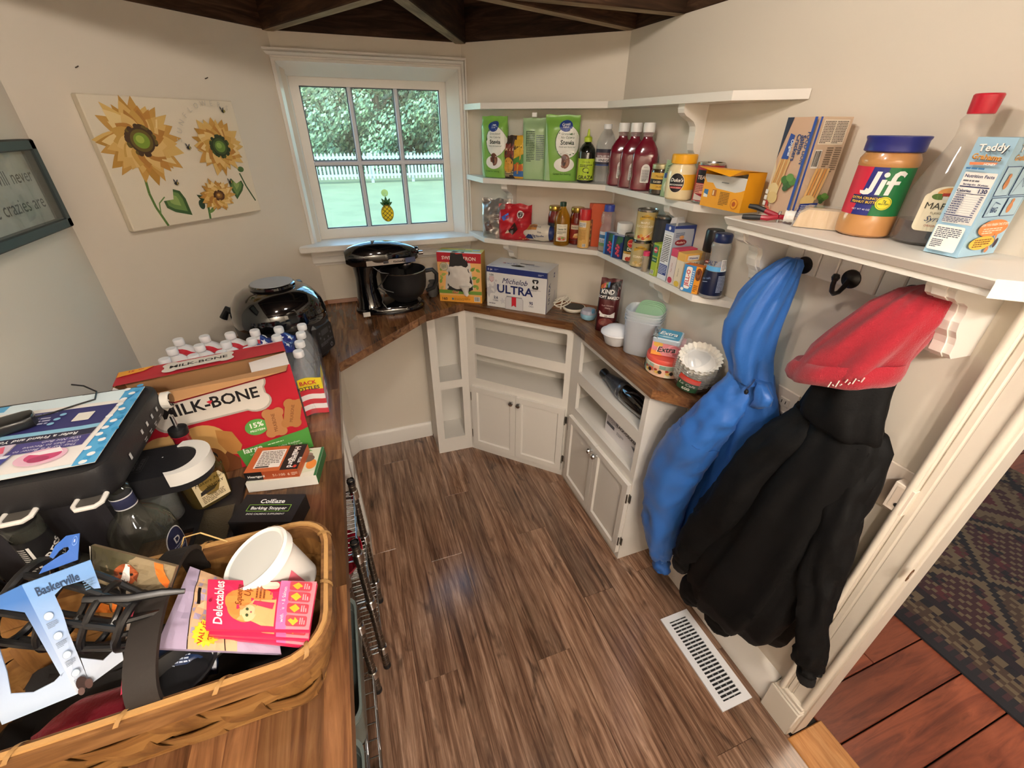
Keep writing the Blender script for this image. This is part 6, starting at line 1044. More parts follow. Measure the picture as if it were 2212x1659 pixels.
b = MB(); b.add([(-w2+.03,-d2,h),(w2-.004,-d2,h),(w2-.012,-d2-.040,h+.004),(-w2+.035,-d2-.046,h-.012)], [(0,1,2,3)], KR); b.add([(-w2+.03,-d2,h-.003),(w2-.004,-d2,h-.003),(w2-.012,-d2-.040,h+.001),(-w2+.035,-d2-.046,h-.015)], [(3,2,1,0)], RDM); b.build('front_flap', mb, smooth=False)
b = MB(); b.add([(w2-.001,-d2,h),(w2-.001,0,h),(w2-.085,-.004,h-.006),(w2-.082,-d2+.004,h-.006)], [(0,1,2,3)], M('e6e0dc', .5, key='card')); b.build('side_flap', mb, smooth=False); b = MB(); b.add([(-w2+.001,-d2,h),(-w2+.001,0,h),(-w2+.05,-.004,h-.05),(-w2+.05,-d2+.004,h-.05)], [(3,2,1,0)], M('e6e0dc', .5, key='card')); b.build('side_flap', mb, smooth=False)
b = MB(); b.box(-w2+.004,-d2+.004,.004,w2-.004,d2-.004,.008,KR)
for q in ((-w2+.001,-d2+.001,-w2+.003,d2-.001),(w2-.003,-d2+.001,w2-.001,d2-.001),(-w2+.001,d2-.003,w2-.001,d2-.001),(-w2+.001,-d2+.001,w2-.001,-d2+.003)): b.box(q[0],q[1],.002,q[2],q[3],h-.002,KR)
b.build('inner_liner', mb, smooth=False)
# medicine boxes and calming treat box
carton('treat_box', 'white and green pet medicine box under the brown one', 'box', (-.236,.948,z), -9, .155, .108, .028, {'*':'e2ddd2','R':'2f6a3a','T':'dcd9c8'}, {'T':[('p',[(10,1),(15.3,2),(15.3,10.4),(9,10.4)],'cfd3b8'),('e',13.6,4.4,1.2,1.8,'e08a3a'),('e',12,8,1.4,1,'8a7a6a'),('r',14.9,0,.6,10.8,'2f6a3a'),('e',12.4,6.6,1.6,1.4,'6a5a4a'),('p',[(9.6,8.8),(13,9.6),(12,10.4)],'7aa06a')]})
carton('heartworm_box', 'brown and black heartworm chew box on top of white box', 'box', (-.252,.948,z+.0285), -12, .118, .092, .024, {'*':'b4562c','F':'a84c28','T':'c06234'}, {'T':[('r',7.8,0,4.0,9.2,'191515'),('t','Heartgard',9.2,4.6,1.9,'f2eee8',dict(rot=-90,b=1)),('t','PLUS',11.2,3.2,.9,'f2eee8',dict(rot=-90,b=1)),('g',10.2,8,.5,7,1,'d8d2c8'),('p',rrect(1.6,1.2,5.8,6.6,.2),'e9e4dc'),('g',2,7.4,5,5.4,9,'6a625a'),('r',2,1.3,3,.5,'3a3430'),('e',11.0,.9,.4,.5,'c0392b')],'F':[('r',0,0,3.8,2.4,'191515'),('t','Heartgard',2.4,.8,.9,'f2eee8',dict(b=1)),('t','51-100',7.4,.8,1.0,'f0dcc8'),('t','6',9.6,.8,1.1,'f0dcc8'),('g',10.2,1.7,1.4,1,3,'e8cbb4')]})
carton('calming_treat_box', 'black dog calming supplement box with green outlined words', 'box', (-.258,.793,z), -19, .128, .078, .042, {'*':'17181a','T':'1b1c1f'}, {'T':[('t','ColEaze',6.6,5.2,1.6,'f0f0ee',dict(b=1)),('ln',[(2.2,2.9),(11,2.9),(11,4.7),(2.2,4.7),(2.2,2.9)],.12,'8cc44a'),('t','Barking Stopper',6.6,3.35,1.15,'f0f0ee',dict(b=1)),('t','DOG CALMING SUPPLEMENT',6.6,1.9,.6,'d8d8d4',dict(b=1))],'F':[('t','ColEaze',9.4,2.2,1.1,'e8e8e4'),('e',9.8,1.2,.5,.6,'8a6a5a'),('ln',[(0,4.0),(12.8,4.0)],.1,'3a3a3c')]})
# ================================================================ PICTURES
ctr = ((P1(163,200,.03)+P1(565,455,.03))/2); cv = T('canvas_print', 'square edged sunflower canvas print on the wall left of window', 'picture', (0,0,0), rad(45))
tl = P1(163,200,.03); br = P1(565,455,.03); u_ = Vector((R2,R2,0)); n_ = Vector((R2,-R2,0)); CW, CH_ = (br-tl).dot(u_), tl.z-br.z; cv.location = Vector((tl.x,tl.y,br.z))-n_*.03
b = MB(); b.box(0,-.03,0,CW,-.001,CH_,M('e3d9c4', .75, bump=.25, bscale=500, key='canvas'),b=.003); b.build('stretched_canvas', cv, smooth=False)
sx_ = CW*100/45
rng = random.Random(11); it = []
def flower(cx, cy, R, r, cc, n=22, sq=1, ph=0):
    out = []
    for lay_, cs_ in ((1.0,('b98a3a','c99a4c','d9b56a')),(.82,('d9b268','c08a3e','e6cd92')),(.62,('e0bd78','caa050','b5803a'))):
        for k in range(n):
            a = ph+360*k/n+rng.uniform(-8,8)+lay_*20; l = R*lay_*rng.uniform(.82,1.08); w_ = R*.36*rng.uniform(.8,1.2); P = leafp(R*.12*math.cos(rad(a)),R*.12*math.sin(rad(a)),l*.9,w_,a,7); out.append(('p',[(cx+x,cy+y*sq) for x,y in P],rng.choice(cs_)))
    for k in range(26): a = rng.uniform(0,6.28); out.append(('e',cx+math.cos(a)*r*1.05,cy+math.sin(a)*r*1.05*sq,r*.2,r*.2,rng.choice(cc[:2])))
    out += [('e',cx,cy,r,r*sq,cc[0]),('e',cx,cy,r*.85,r*.85*sq,cc[1]),('e',cx,cy,r*.62,r*.6*sq,cc[2]),('e',cx-r*.1,cy+r*.1,r*.32,r*.3*sq,cc[3])]; return out
stem = lambda pts, w_, c: ('ln',pts,w_,c)
heart = lambda x, y, s_, a: [('p',[(x+s_*(px*math.cos(rad(a))-py*math.sin(rad(a))), y+s_*(px*math.sin(rad(a))+py*math.cos(rad(a)))) for px,py in ((0,0),(-.7,.5),(-1.0,0),(-.8,-.7),(0,-1.9),(.8,-.7),(1.0,0),(.7,.5))],c) for s_, c in ((s_,'3f5f34'),(s_*.75,'6a8a4a'),(s_*.4,'8fa860'))]
bee = lambda x, y: [('e',x,y,.7,.5,'2a2622'),('e',x+.3,y,.2,.45,'b0a050'),('p',leafp(x-.1,y+.3,1.1,.5,110),'5a5a5a'),('p',leafp(x+.2,y+.3,1.0,.5,50),'5a5a5a')]
it += [stem([(8.6,14),(8.2,10),(8.6,6),(10.2,.2)],.7,'5a7a3a'),stem([(9.3,4),(10,7),(12.2,8.6)],.35,'6a8a4a')]+heart(14.6,7.6,3.6,38)+[stem([(40.2,13.4),(41.4,9),(43.6,3.8)],.5,'3f5a34'),('e',40.6,14.6,1.2,.9,'4f6f3c')]+heart(37.8,10.2,2.8,-15)+[stem([(24.4,.2),(25,4),(27,6)],.7,'4f7a3f'),('p',leafp(25.4,5.6,4,1.6,140),'2f4a2c'),('p',leafp(26.6,4.4,4,1.5,20),'35552f'),('e',22.8,5,1.0,1.5,'2c4430'),('p',leafp(24.6,2,4,1.2,30),'6f8f4a')]
it += flower(11.4,24.2,11.4,3.5,('4a3420','6a5a24','7d9a34','a8bc50'),24)+flower(35.0,22.0,8.8,2.9,('2f3a22','42552a','6a8a3c','8fae58'),22,1,9)+flower(29.2,7.2,6.4,1.6,('4a2c16','6a4420','8a6428','c99a4c'),18,.85,40)
it += [('ta','SUNFLOWERS',35.5,20.6,13.2,165,66,2.1,'c9c2b4')]+bee(24.2,22)+bee(39.6,32.4)+bee(16.6,12.2)+bee(34.8,11)
it = [(k[0],)+tuple([(x*sx_,y) for x,y in k[1]] if i == 0 and k[0] in ('p','ln') else q for i,q in enumerate(k[1:])) if k[0] in ('p','ln') else k for k in it]
prt(cv, face((0,-.0301,0),(1,0,0),(0,0,1)), it, 'sunflower_painting', eps=.00003)
fr_ = T('framed_sign', 'black shadow box framed sign on the left wall', 'picture', (XL, 1.56, 1.41), rad(90)); b = MB(); FB = M('25302f', .5, key='frame_black'); fw_, fh = .40, .205
for q in ((-fw_,0,0,.024),(-fw_,fh-.024,0,fh),(-.024,0,0,fh),(-fw_,0,-fw_+.024,fh)): b.box(q[0],-.032,q[1],q[2],-.001,q[3],FB,b=.003)
b.build('frame', fr_, smooth=False); b = MB(); b.box(-fw_+.02,-.012,.02,-.02,-.010,fh-.02,M('b9b8ae', .8, var=.35, bscale=9, key='sign_board')); sb = b.build('sign_board', fr_, smooth=False)
prt(sb, face((-fw_,-.0121,0),(1,0,0),(0,0,1)), [('t','You will never',24.8,11.6,4.2,'3c4040',dict(sx=.9)),('t','the crazies are',24.0,5.6,4.4,'3c4040',dict(sx=.9)),('r',36.6,2.4,1.4,15.6,'6e716c')], 'lettering')
b = MB(); b.box(-fw_+.022,-.029,.022,-.022,-.028,fh-.022,clear('eef4f4',.02,.02,'pane')); b.build('glass', fr_, smooth=False)
for i, (px, py) in enumerate(((163,146),(443,170))):
    p = P1(px,py,.0); q = T('wall_nail', ['small nail in the wall above left corner of sunflower canvas','small nail in the wall above right corner of sunflower canvas'][i], 'nail', p, rad(45)); b = MB(); b.tube([(0,0,0),(0,-.008,.001),(.001,-.014,.003)], .0014, M('5a5248',.5,.6,key='nail'), 6); b.build('nail', q)
# ================================================================ NEAR END OF THE WORKTOP
cm = T('cocktail_machine', 'black cocktail machine with papers lying on its flat top', 'cocktail machine', (-.56,.85,z)); X = TR((.56,-.85,-z)); SB = M('17171a', .5, bump=.15, bscale=400, key='machine_black')
b = MB(); P0 = rrect(-.705,.692,.287,.277,.03,5)
def sl_(inset, zz): 
    cx, cy = -.5615, .8305; return [Vector((cx+(x-cx)*(1-inset), cy+(y-cy)*(1-inset), zz)) for x, y in P0]
b.rings([sl_(.06,1.128),sl_(.02,1.134),sl_(0,1.150),sl_(0,1.182),sl_(.012,1.189),sl_(.05,1.190),sl_(.07,1.1865)], SB, X=X); top = b.build('top_slab', cm)
b = MB(); b.box(-.70,.775,z,-.50,.955,1.13,M('2a282c',.5,key='tower'),X,b=.01); b.build('tower', cm, smooth=False)
b = MB(); b.prism([(-.70,.82),(-.41,.82),(-.41,.75),(-.385,.742),(-.345,.742),(-.33,.755),(-.33,.945),(-.345,.962),(-.70,.962)], z, z+.010, SB, X); b.build('base_plate', cm, smooth=False)
b = MB(); b.box(-.40,.752,z+.010,-.340,.865,z+.013,M('6b675e',.3,.9,bump=.6,bscale=300,key='drip_steel'),X,b=.001); b.build('drip_tray', cm, smooth=False)
b = MB(); arm = [(-.505,.785)]+ell(-.387,.835,.050,.050,16,-90,90)+[(-.505,.885)]; b.prism(arm, 1.045, 1.088, SB, X); ar = b.build('dispenser_arm', cm)
b = MB(); cr_ = ell(-.385,.835,.054,.054,20,-100,95)+ell(-.393,.833,.038,.041,20,95,-100); b.prism(cr_, 1.062, 1.091, M('dad8d2',.35,key='plastic'), X); b.build('light_crescent', ar)
prt(ar, lambda u, v, o: X@Vector((-.49+u, .80+v, 1.0882+o)), [('p',rrect(1.6,1.2,3.4,4.8,.4),'3c3c3e'),('p',rrect(1.68,1.28,3.24,4.64,.35),'19191b'),('t','BLACK+',3.6,3.6,.95,'4a4a4c',dict(rot=90,b=1)),('t','DECKER',4.7,3.6,.95,'4a4a4c',dict(rot=90,b=1)),('e',7.6,4.6,.14,.14,'c9c9c9')], 'logo')
b = MB(); b.lathe([(.014,0),(.0175,.002),(.0175,.014),(.015,.016)], M('d9d5cc',.4,key='plastic'), 28, X@TR((-.419,.950,1.158))@RX(90,'Y')); b.lathe([(.0145,.012),(.013,.0175),(0,.018)], BLKG, 24, X@TR((-.419,.950,1.158))@RX(90,'Y')); b.build('dial', cm)
prt(top, lambda u, v, o: X@Vector((-.4182+o, .72+u, 1.135+v)), [q for k in range(4) for q in (('r',11+k*2.6,2.2,.7,.9,'b9b9b9'),('r',10.8+k*2.6,1.0,1.2,.22,'8a8a8a'),('r',10.8+k*2.6,.6,1.0,.2,'8a8a8a'))]+[('r',4.2,1.6,.7,1.2,'b9b9b9'),('e',16.2,.8,.2,.2,'b9b9b9')], 'icons')
for xx in (-.540,-.452):
    b = MB(); b.tube([(xx-.018,.698,1.14),(xx-.018,.678,1.139),(xx-.012,.670,1.139),(xx+.012,.670,1.139),(xx+.018,.678,1.139),(xx+.018,.698,1.14)], .0038, M('dad7d0',.35,key='plastic'), 8, X); b.box(xx-.015,.674,1.1385,xx+.015,.698,1.1405,M('5a5650',.4,.3),X); b.build('bottle_lever', cm)
# papers, charger on top of the machine
ZT = 1.1905
pa = T('paper_leaflet', 'blue bordered leaflet lying flat on the black machine', 'leaflet', (-.567,.830,ZT), rad(1)); b = MB(); b.box(-.130,-.118,0,.130,.128,.0006,M('e9e7e2',.6,key='paper')); sh_ = b.build('sheet', pa, smooth=False)
dots = [q for k in range(26) for q in (('e',25.2-.7*math.sin(k*1.9)-(0 if k%2 else .9),.6+k*.95,.55,.55,('f2f4f6','3f9ad0')[k%2]),)]
prt(pa, face((-.130,-.118,.0006),(1,0,0),(0,1,0)), [('r',0,0,26,24.6,'dff0f6'),('r',23.0,0,3,24.6,'5aaede'),('r',0,22.4,5,2.2,'5aaede'),('r',.2,17,2.6,5,'5aaede'),('p',[(5,24.6),(12,22.4),(16,24.6)],'dff0f6')]+dots+[('e',1.2,22,.9,.9,'f2f4f6'),('e',2,19.6,.7,.7,'f2f4f6')], 'print')
pb_ = T('paper_leaflet', 'purple and pink recipe leaflet lying on the blue bordered one', 'leaflet', (-.578,.823,ZT+.0013), rad(-3)); b = MB()
b.grid(lambda u, v: Vector((-.118+.236*u, -.098+.196*v, .0005+.006*max(0,u-.85)**1*math.sin(PI*v)*2)), 10, 8, M('ece8e4',.6,key='paper')); b.build('sheet', pb_)
prt(pb_, lambda u, v, o: Vector((-.118+u, -.098+v, .0009+.006*max(0,u/.236-.85)*math.sin(PI*min(1,max(0,v/.196)))*2+o)), [('r',.6,11.4,22.2,6.8,'34346e'),('r',.6,10.2,22.2,1.2,'8cc4e0'),('r',.6,8.2,22.2,1.9,'2a2a44'),('t','Refer a Friend and You BOTH Save',11.6,9.6,1.2,'f0f0f0',dict(rot=180,b=1)),('r',12.6,5.0,10.2,3.1,'4a4484'),('t','They Say It is Better to',17.6,5.9,.9,'e9e6f0',dict(rot=180,sh=.2)),('t','Give than to Receive',18,6.8,.9,'e9e6f0',dict(rot=180,sh=.2)),('t','Why Not Both?',19,7.8,.9,'e9e6f0',dict(rot=180,sh=.2)),('p',rrect(17.6,13.2,2.6,2.8,.2),'e8e4da'),('e',14.6,13.4,.5,.45,'8cc4e0'),('e',14.9,14.8,.5,.45,'8cc4e0'),('e',15.2,16.2,.5,.45,'8cc4e0'),('g',5,17.6,9,1.4,2,'8a8ab4'),('g',6,16,8,3.6,4,'b4b4d0'),
  ('r',.6,1.6,12,6.4,'cfc0d4'),('p',[(2,3),(8,7.6),(11,7),(7,3.4)],'8a6a9a'),('p',[(5.6,5),(11.4,7.6),(12.2,5.6),(8,4.2)],'d8607a'),('p',[(.6,2),(4,5),(4.4,3.4),(2,1.6)],'5a4a6a'),('e',18.4,2.9,3.4,2.2,'e4b8cc'),('e',18.6,3.1,2.4,1.5,'c84a78'),('p',[(16,4),(20,5),(21,3.6),(18,3.4)],'f0e8ec'),('e',18.4,2.2,1.4,.8,'a83a64'),('p',[(9.6,1.2),(13.6,1.6),(14,4.6),(10.6,4.4)],'3f4590'),('p',[(10.2,3.6),(13.6,3.8),(13.8,4.6),(10.6,4.4)],'dfe0ee'),('ln',[(3,.2),(9.6,.2),(9.6,1.1),(3,1.1),(3,.2)],.06,'6a6a6a'),('t','BARTESIAN',6.3,.95,.8,'4a4a4a',dict(rot=180))], 'print', step=1.4, stepv=1.4)
ch = T('power_adapter', 'black plug adapter lying on the leaflets with its prongs out', 'charger', (-.607,.858,ZT+.0135), rad(24)); b = MB(); b.rings([[Vector((x, math.copysign(abs(math.cos(a))**.5,math.cos(a))*w_, math.copysign(abs(math.sin(a))**.5,math.sin(a))*.0115)) for a in [2*PI*(i+.5)/24 for i in range(24)]] for x, w_ in ((-.038,.017),(-.035,.020),(.026,.021),(.036,.017),(.039,.008))], M('141414',.3,key='plastic')); b.build('adapter_body', ch)
for yy in (-.006,.007): b = MB(); b.box(-.058,yy-.0008,-.003,-.037,yy+.0008,.003,M('b0a898',.3,1,key='brass')); b.build('prong', ch, smooth=False)
b = MB(); b.tube([(.038,0,0),(.055,.006,-.004),(.09,.022,-.009),(.118,.026,-.010),(.124,.045,-.004),(.110,.065,.006),(.094,.082,.008)], .0016, M('141414',.45,key='cable'), 6); b.build('cord', ch)
# bottles at the machine
STP = M('121214', .5, key='rubber'); GL_ = clear('dfe4dc', .06, .03, 'glass', 'b9b9a8')
def pour(t, h, r): 
    b = MB(); b.lathe([(r*.8,h-.012),(r*1.15,h-.002),(r*1.25,h+.006),(r*1.2,h+.014),(r*.8,h+.017),(0,h+.018)], STP, 20); b.build('stopper', t)
    b = MB(); b.tube([(0,0,h+.015),(0,0,h+.045)], .004, CHROME, 10); b.build('pour_tube', t)
t, bd, wx = vessel('whisky_bottle', 'square whisky bottle with cream label and red waxed neck', 'bottle', (-.400,.915,z+.0105), [('bottle_body', [(.036,0),(.041,.004),(.043,.06),(.043,.085),(.036,.105),(.022,.125),(.016,.14)], clear('c9b478', .35, .05, 'glass', '6a5a30'), dict(p=3.5,n=36)), ('wax_neck', [(.024,.122),(.0175,.138),(.0155,.15),(.0155,.172),(.017,.176),(.014,.178)], M('8e1626', .25, coat=.6, key='wax'))], 36)
prt(bd, lambda u, v, o: Vector((u, -.0415-o, v)), [('p',[(-3.0,1.2),(3.0,1.2),(3.2,6.4),(2.4,8.0),(-3.2,8.0)],'dcc9a0'),('t','Makers Mark',.3,6.4,1.15,'2a2018',dict(sh=.25)),('t','WHISKY',1.0,5.1,.9,'2a2018',dict(b=1)),('p',[(-2.4,3.9),(.4,4.2),(1.4,5.0),(-.6,5.4),(-2.2,4.8)],'2a2420'),('g',-2.4,3.6,4.6,2,5,'6a5a40')], 'label'); pour(t, .178, .014)
t, bd = vessel('clear_bottle', 'round shouldered clear spirit bottle with navy oval label', 'bottle', (-.458,.762,z), [('bottle_body', [(.036,0),(.046,.006),(.050,.03),(.052,.07),(.048,.10),(.036,.122),(.020,.138),(.0155,.15),(.0155,.18),(.018,.184),(.018,.195),(.015,.198)], GL_)], 31)
b = MB(); b.lathe([(.0165,.155),(.017,.157),(.017,.176),(.0165,.178)], M('2f3350',.4,key='label'), 24, cap0=False, cap1=False); b.lathe([(.0172,.153),(.0172,.1555)], M('d9d9dc',.3), 24, cap0=False, cap1=False); b.lathe([(.0172,.1765),(.0172,.179)], M('d9d9dc',.3), 24, cap0=False, cap1=False); b.build('neck_band', t)
prt(bd, cyl(.0525, a0=42), [('e',0,5.2,2.3,3.6,'e9e9ea'),('e',0,5.2,2.1,3.35,'2b3052'),('t','D',0,5.2,2,'e9e9ea',dict(b=1)),('g',-1.3,4.8,2.6,2,4,'a9aecb')], 'label', step=.5); prt(bd, cyl(.0515, a0=-75), [('r',-2,2.4,4,4.6,'d6d6d8')], 'back_label', step=.5); pour(t, .198, .013)
t, bd = vessel('clear_bottle', 'clear bottle with black sleeve lettered down its neck', 'bottle', (-.556,.700,z), [('bottle_body', [(.036,0),(.045,.006),(.047,.05),(.044,.08),(.032,.105),(.023,.125),(.0215,.17),(.021,.19),(.023,.194),(.023,.208),(.019,.21)], GL_)], 38)
b = MB(); b.lathe([(.0335,.104),(.0245,.126),(.0228,.17),(.0222,.184)], M('131315',.4,key='label'), 28, cap0=False, cap1=False); sv = b.build('neck_sleeve', t)
tp2 = lambda v: .0335-.009*(v-.104)/.022 if v < .126 else .0245-.0018*(v-.126)/.05
prt(sv, cyl(.024, taper=tp2), [('t','PRESS',1.5,14.4,1.7,'f0eee8',dict(b=1,rot=30)),('t','DISTILLED',1.5,12.6,.9,'f0eee8',dict(rot=30)),('r',-1.4,13,.4,4.4,'c9c6c0'),('g',-2.6,17.4,1.0,5,12,'a9a69f')], 'lettering', step=.3); pour(t, .21, .017)
t, bd = vessel('dark_bottle', 'dark bottle with cream starred label at far left', 'bottle', (-.640,.655,z), [('bottle_body', [(.036,0),(.043,.006),(.043,.10),(.038,.125),(.022,.155),(.016,.175),(.016,.20),(.018,.204),(.014,.206)], M('17120e', .1, coat=.6, key='glass'))], 44)
prt(bd, cyl(.0432, a0=15), [('e',.8,9.4,1.7,2.1,'2a2620'),('e',.8,9.4,1.5,1.9,'d8cfae'),('p',star(.8,9.4,.7),'4a4438'),('r',-3,2,7,4.6,'c9bf9c'),('r',-3,6.8,7,.5,'c9bf9c')], 'label', step=.5); pour(t, .206, .013)
vessel('glass_cup', 'empty clear glass cup beside the whisky bottle', 'glass', (-.466,.872,z+.0105), [('cup_body', [(.024,0),(.028,.003),(.031,.075),(.033,.078),(.0305,.078),(.0265,.008),(0,.008)], clear('e2e4e0', .08, .03, 'glass'))])
# ---------------------------------------------------------------- splint basket
BKx0, BKx1, BKy0, BKy1 = -.615, -.118, .368, .604; bz = z; BH = .150
bk = T('splint_basket', 'wide woven splint basket full of pet things at worktop front', 'basket', ((BKx0+BKx1)/2,(BKy0+BKy1)/2,bz)); cx, cy = bk.location.x, bk.location.y
def perim(w_, h, r): 
    P = rrect(-w_/2,-h/2,w_,h,r,6); L = [0]
    for i in range(len(P)): L.append(L[-1]+math.dist(P[i],P[(i+1)%len(P)]))
    def f(s):
        d = (s%1)*L[-1]
        for i in range(len(P)):
            if d <= L[i+1]: t_ = (d-L[i])/max(1e-9,L[i+1]-L[i]); p, q = P[i], P[(i+1)%len(P)]; return Vector((p[0]+(q[0]-p[0])*t_, p[1]+(q[1]-p[1])*t_, 0))
        return Vector((*P[0],0))
    return f, L[-1]
W0, H0 = BKx1-BKx0, BKy1-BKy0; fT, LT = perim(W0, H0, .055); fB, LB = perim(W0*.88, H0*.76, .035)
def wall(s, t, o):
    a, c = fB(s), fT(s); p = a.lerp(c, t**.8); d = fT(s+.002)-fT(s-.002); n = Vector((d.y,-d.x,0)).normalized(); p.z = .003+BH*t; return p+n*o
SPL = wood('ash_splint', ('5a3a1c','7a5328','8f6838','a27b49'), 'X', 6, .5, .10, .25, 7, .1); SPV = wood('ash_splint_up', ('54361a','744e26','8a6234','9c7644'), 'Z', 6, .5, .10, .25, 7, .1)
nv = 20
for k in range(nv):
    s0 = k/nv; w_ = .78/nv; b = MB()
    b.grid(lambda u, v: wall(s0+(u-.5)*w_, v, .0030*math.cos(v*PI*3+PI*(k%2))), 3, 14, SPV); b.grid(lambda u, v: wall(s0+(.5-u)*w_, v, .0030*math.cos(v*PI*3+PI*(k%2))-.0012), 3, 14, SPV); b.build('upright_splint', bk)
for r in range(3):
    t0, t1 = .02+r*.325, .02+r*.325+.305; b = MB(); n = nv*6
    for sgn in (1,-1): b.grid(lambda u, v: wall(u if sgn > 0 else 1-u, t0+(t1-t0)*v, -.0034*math.cos((u if sgn > 0 else 1-u)*nv*PI)*(1 if r%2 else -1)*-1*(-1)-(0 if sgn > 0 else .0012)), n, 2, SPL)
    b.build('weaver_splint', bk)
b = MB(); b.prism([tuple(fB(i/48)[:2]) for i in range(48)], .001, .004, SPL); b.build('bottom', bk, smooth=False)
RIMM = wood('rim_hickory', ('4a3018','6e4a28','8f683e'), 'X', 6, .5, .05, .3, 8, .1); b = MB(); n = 96
for o0, o1, za, zb in ((.003,.008,.128,.158),(-.008,-.003,.134,.158)):
    b.rings([[wall(i/n,1,o)+Vector((0,0,zz-.153)) for i in range(n)] for o, zz in ((o0,za),(o1,za),(o1,zb),(o0,zb),(o0,za))], RIMM, False, False)
b.build('rim', bk)
b = MB(); b.rings([[wall(i/n,1,o)+Vector((0,0,zz-.153)) for i in range(n)] for o, zz in ((-.003,.150),(.003,.150),(.003,.162),(-.003,.162),(-.003,.150))], M('b58a52',.6,bump=.5,bscale=200,key='rim_filler'), False, False); b.build('rim_filler', bk)
b = MB(); lash = M('9a7442',.6,key='lashing')
for k in range(14):
    s0 = k/14+.02; b.grid(lambda u, v: wall(s0+(u-.5)*.004+.010*v, 1, .0092*math.cos(v*PI))+Vector((0,0,.004+.008*math.sin(v*PI))), 2, 6, lash)
o = b.build('rim_lashing', bk); o['kind'] = 'stuff'
HB = M('1c1510', .75, bump=.4, bscale=80, key='handle_wood'); b = MB(); rows = []; hx = -.318-cx
for k in range(25):
    a = PI*k/24; yy = -math.cos(a)*(H0/2-.006); zz = .150+.062*math.sin(a)**.85 if 0 < k < 24 else .12; tx = hx+.002*math.cos(a); w_ = .0165; th_ = .0035; up = Vector((0,math.cos(a)*-1,max(.15,math.sin(a)))).normalized()
    c_ = Vector((tx,yy,zz)); rows.append([c_+Vector((w_,0,0))-up*th_, c_+Vector((w_,0,0))+up*th_, c_-Vector((w_,0,0))+up*th_, c_-Vector((w_,0,0))-up*th_])
b.rings(rows, HB); b.build('handle', bk)
b = MB(); b.tube([(hx-.02,H0/2-.002,.155),(hx-.005,H0/2+.004,.185),(hx+.02,H0/2,.190),(hx+.05,H0/2-.004,.162)], .0012, M('c9a66a',.7,key='raffia'), 6); b.build('raffia_tie', bk)
# ---------------------------------------------------------------- what lies in the basket
def qbag(name, label, cat, q, bulge, mat, items=(), WH=(10,10), group=None, back=None, seed=1, wr=.003, step=1.0, th=.002):
    """bag or sheet spanning four real corners (lower left, lower right, upper right, upper left)"""
    q = [Vector(p) for p in q]; c = sum(q, Vector())/4; t = T(name, label, cat, c, 0, group); q = [p-c for p in q]; n = (q[1]-q[0]).cross(q[3]-q[0]).normalized()
    def f(u, v, o=0, side=1):
        p = (q[0]*(1-u)+q[1]*u)*(1-v)+(q[3]*(1-u)+q[2]*u)*v; e = math.sin(PI*min(1,max(0,u)))**.5*math.sin(PI*min(1,max(0,v)))**.5
        return p+n*(side*(th+bulge*e)+o+wr*e*(noise.noise(Vector((u*5,v*6,seed)))+.6*noise.noise(Vector((u*11,v*12,seed+3)))))
    b = MB(); b.grid(lambda u, v: f(u,v), 16, 16, mat); b.grid(lambda u, v: f(1-u,v,0,-1), 16, 16, back or mat)
    E_ = [(i/16,0) for i in range(16)]+[(1,i/16) for i in range(16)]+[(1-i/16,1) for i in range(16)]+[(0,1-i/16) for i in range(16)]; b.rings([[f(u,v,0,-1) for u,v in E_],[f(u,v) for u,v in E_]], mat, False, False); b.build('bag', t, ang=60)
    if items: prt(t, lambda u, v, o: f(u*100/WH[0], v*100/WH[1], o+.0006), items, 'print', step=step, stepv=step, rough=.3)
    return t
fl_ = T('dark_cloth', 'crumpled dark cloth lining the bottom of the basket', 'cloth', (-.34,.487,bz+.02)); b = MB(); DC = M('1a1716', .85, bump=.5, bscale=60, key='cloth'); g = lambda u, v: Vector((-.21+.37*u, -.075+.150*v, .035+.018*noise.noise(Vector((u*6,v*4,2)))+.012*noise.noise(Vector((u*13,v*9,5)))-.02*(2*u-1)**4))
b.grid(g, 30, 16, DC); b.grid(lambda u, v: Vector((-.21+.37*(1-u), -.075+.150*v, -.012)), 2, 2, DC); b.build('cloth', fl_)
rc = T('red_cloth', 'bright red fleece cloth bunched at the front left of the basket', 'cloth', (-.40,.430,bz+.062)); b = MB(); b.rings([[Vector((-.085+.17*k/12+.008*math.sin(k), math.cos(a)*r, math.sin(a)*r*.9+.006*noise.noise(Vector((k*.7,a*2,1))))) for a in [2*PI*i/20 for i in range(20)]] for k, r in enumerate([.012,.026,.032,.036,.038,.036,.038,.036,.034,.033,.030,.024,.010])], M('9c1730', .9, bump=.6, bscale=180, sheen=.3, key='fleece')); b.build('fleece', rc)
tbq = T('white_tub', 'white round plastic tub tipped on its side in the basket', 'tub', PZ(555,1206,1.095), 0, None, (0,0,0)); ax = Vector((-.36,.0,.85)).normalized(); tbq.rotation_euler = ax.to_track_quat('Z','Y').to_euler()
b = MB(); b.lathe([(.036,-.088),(.039,-.086),(.046,-.012),(.047,-.004)], M('e2ddd6', .35, key='plastic'), 40); tbd = b.build('tub_body', tbq); b = MB(); b.lathe([(.0485,-.012),(.0515,-.010),(.0515,.003),(.048,.0055),(.0455,.003),(.0435,.0026),(0,.0026)], M('efece6', .35, key='plastic'), 40); tld = b.build('tub_lid', tbq)
b = MB(); b.lathe([(.0428,.0028),(0,.0030)], M('d0d2ce', .4, key='plastic'), 40); b.build('lid_panel', tbq)
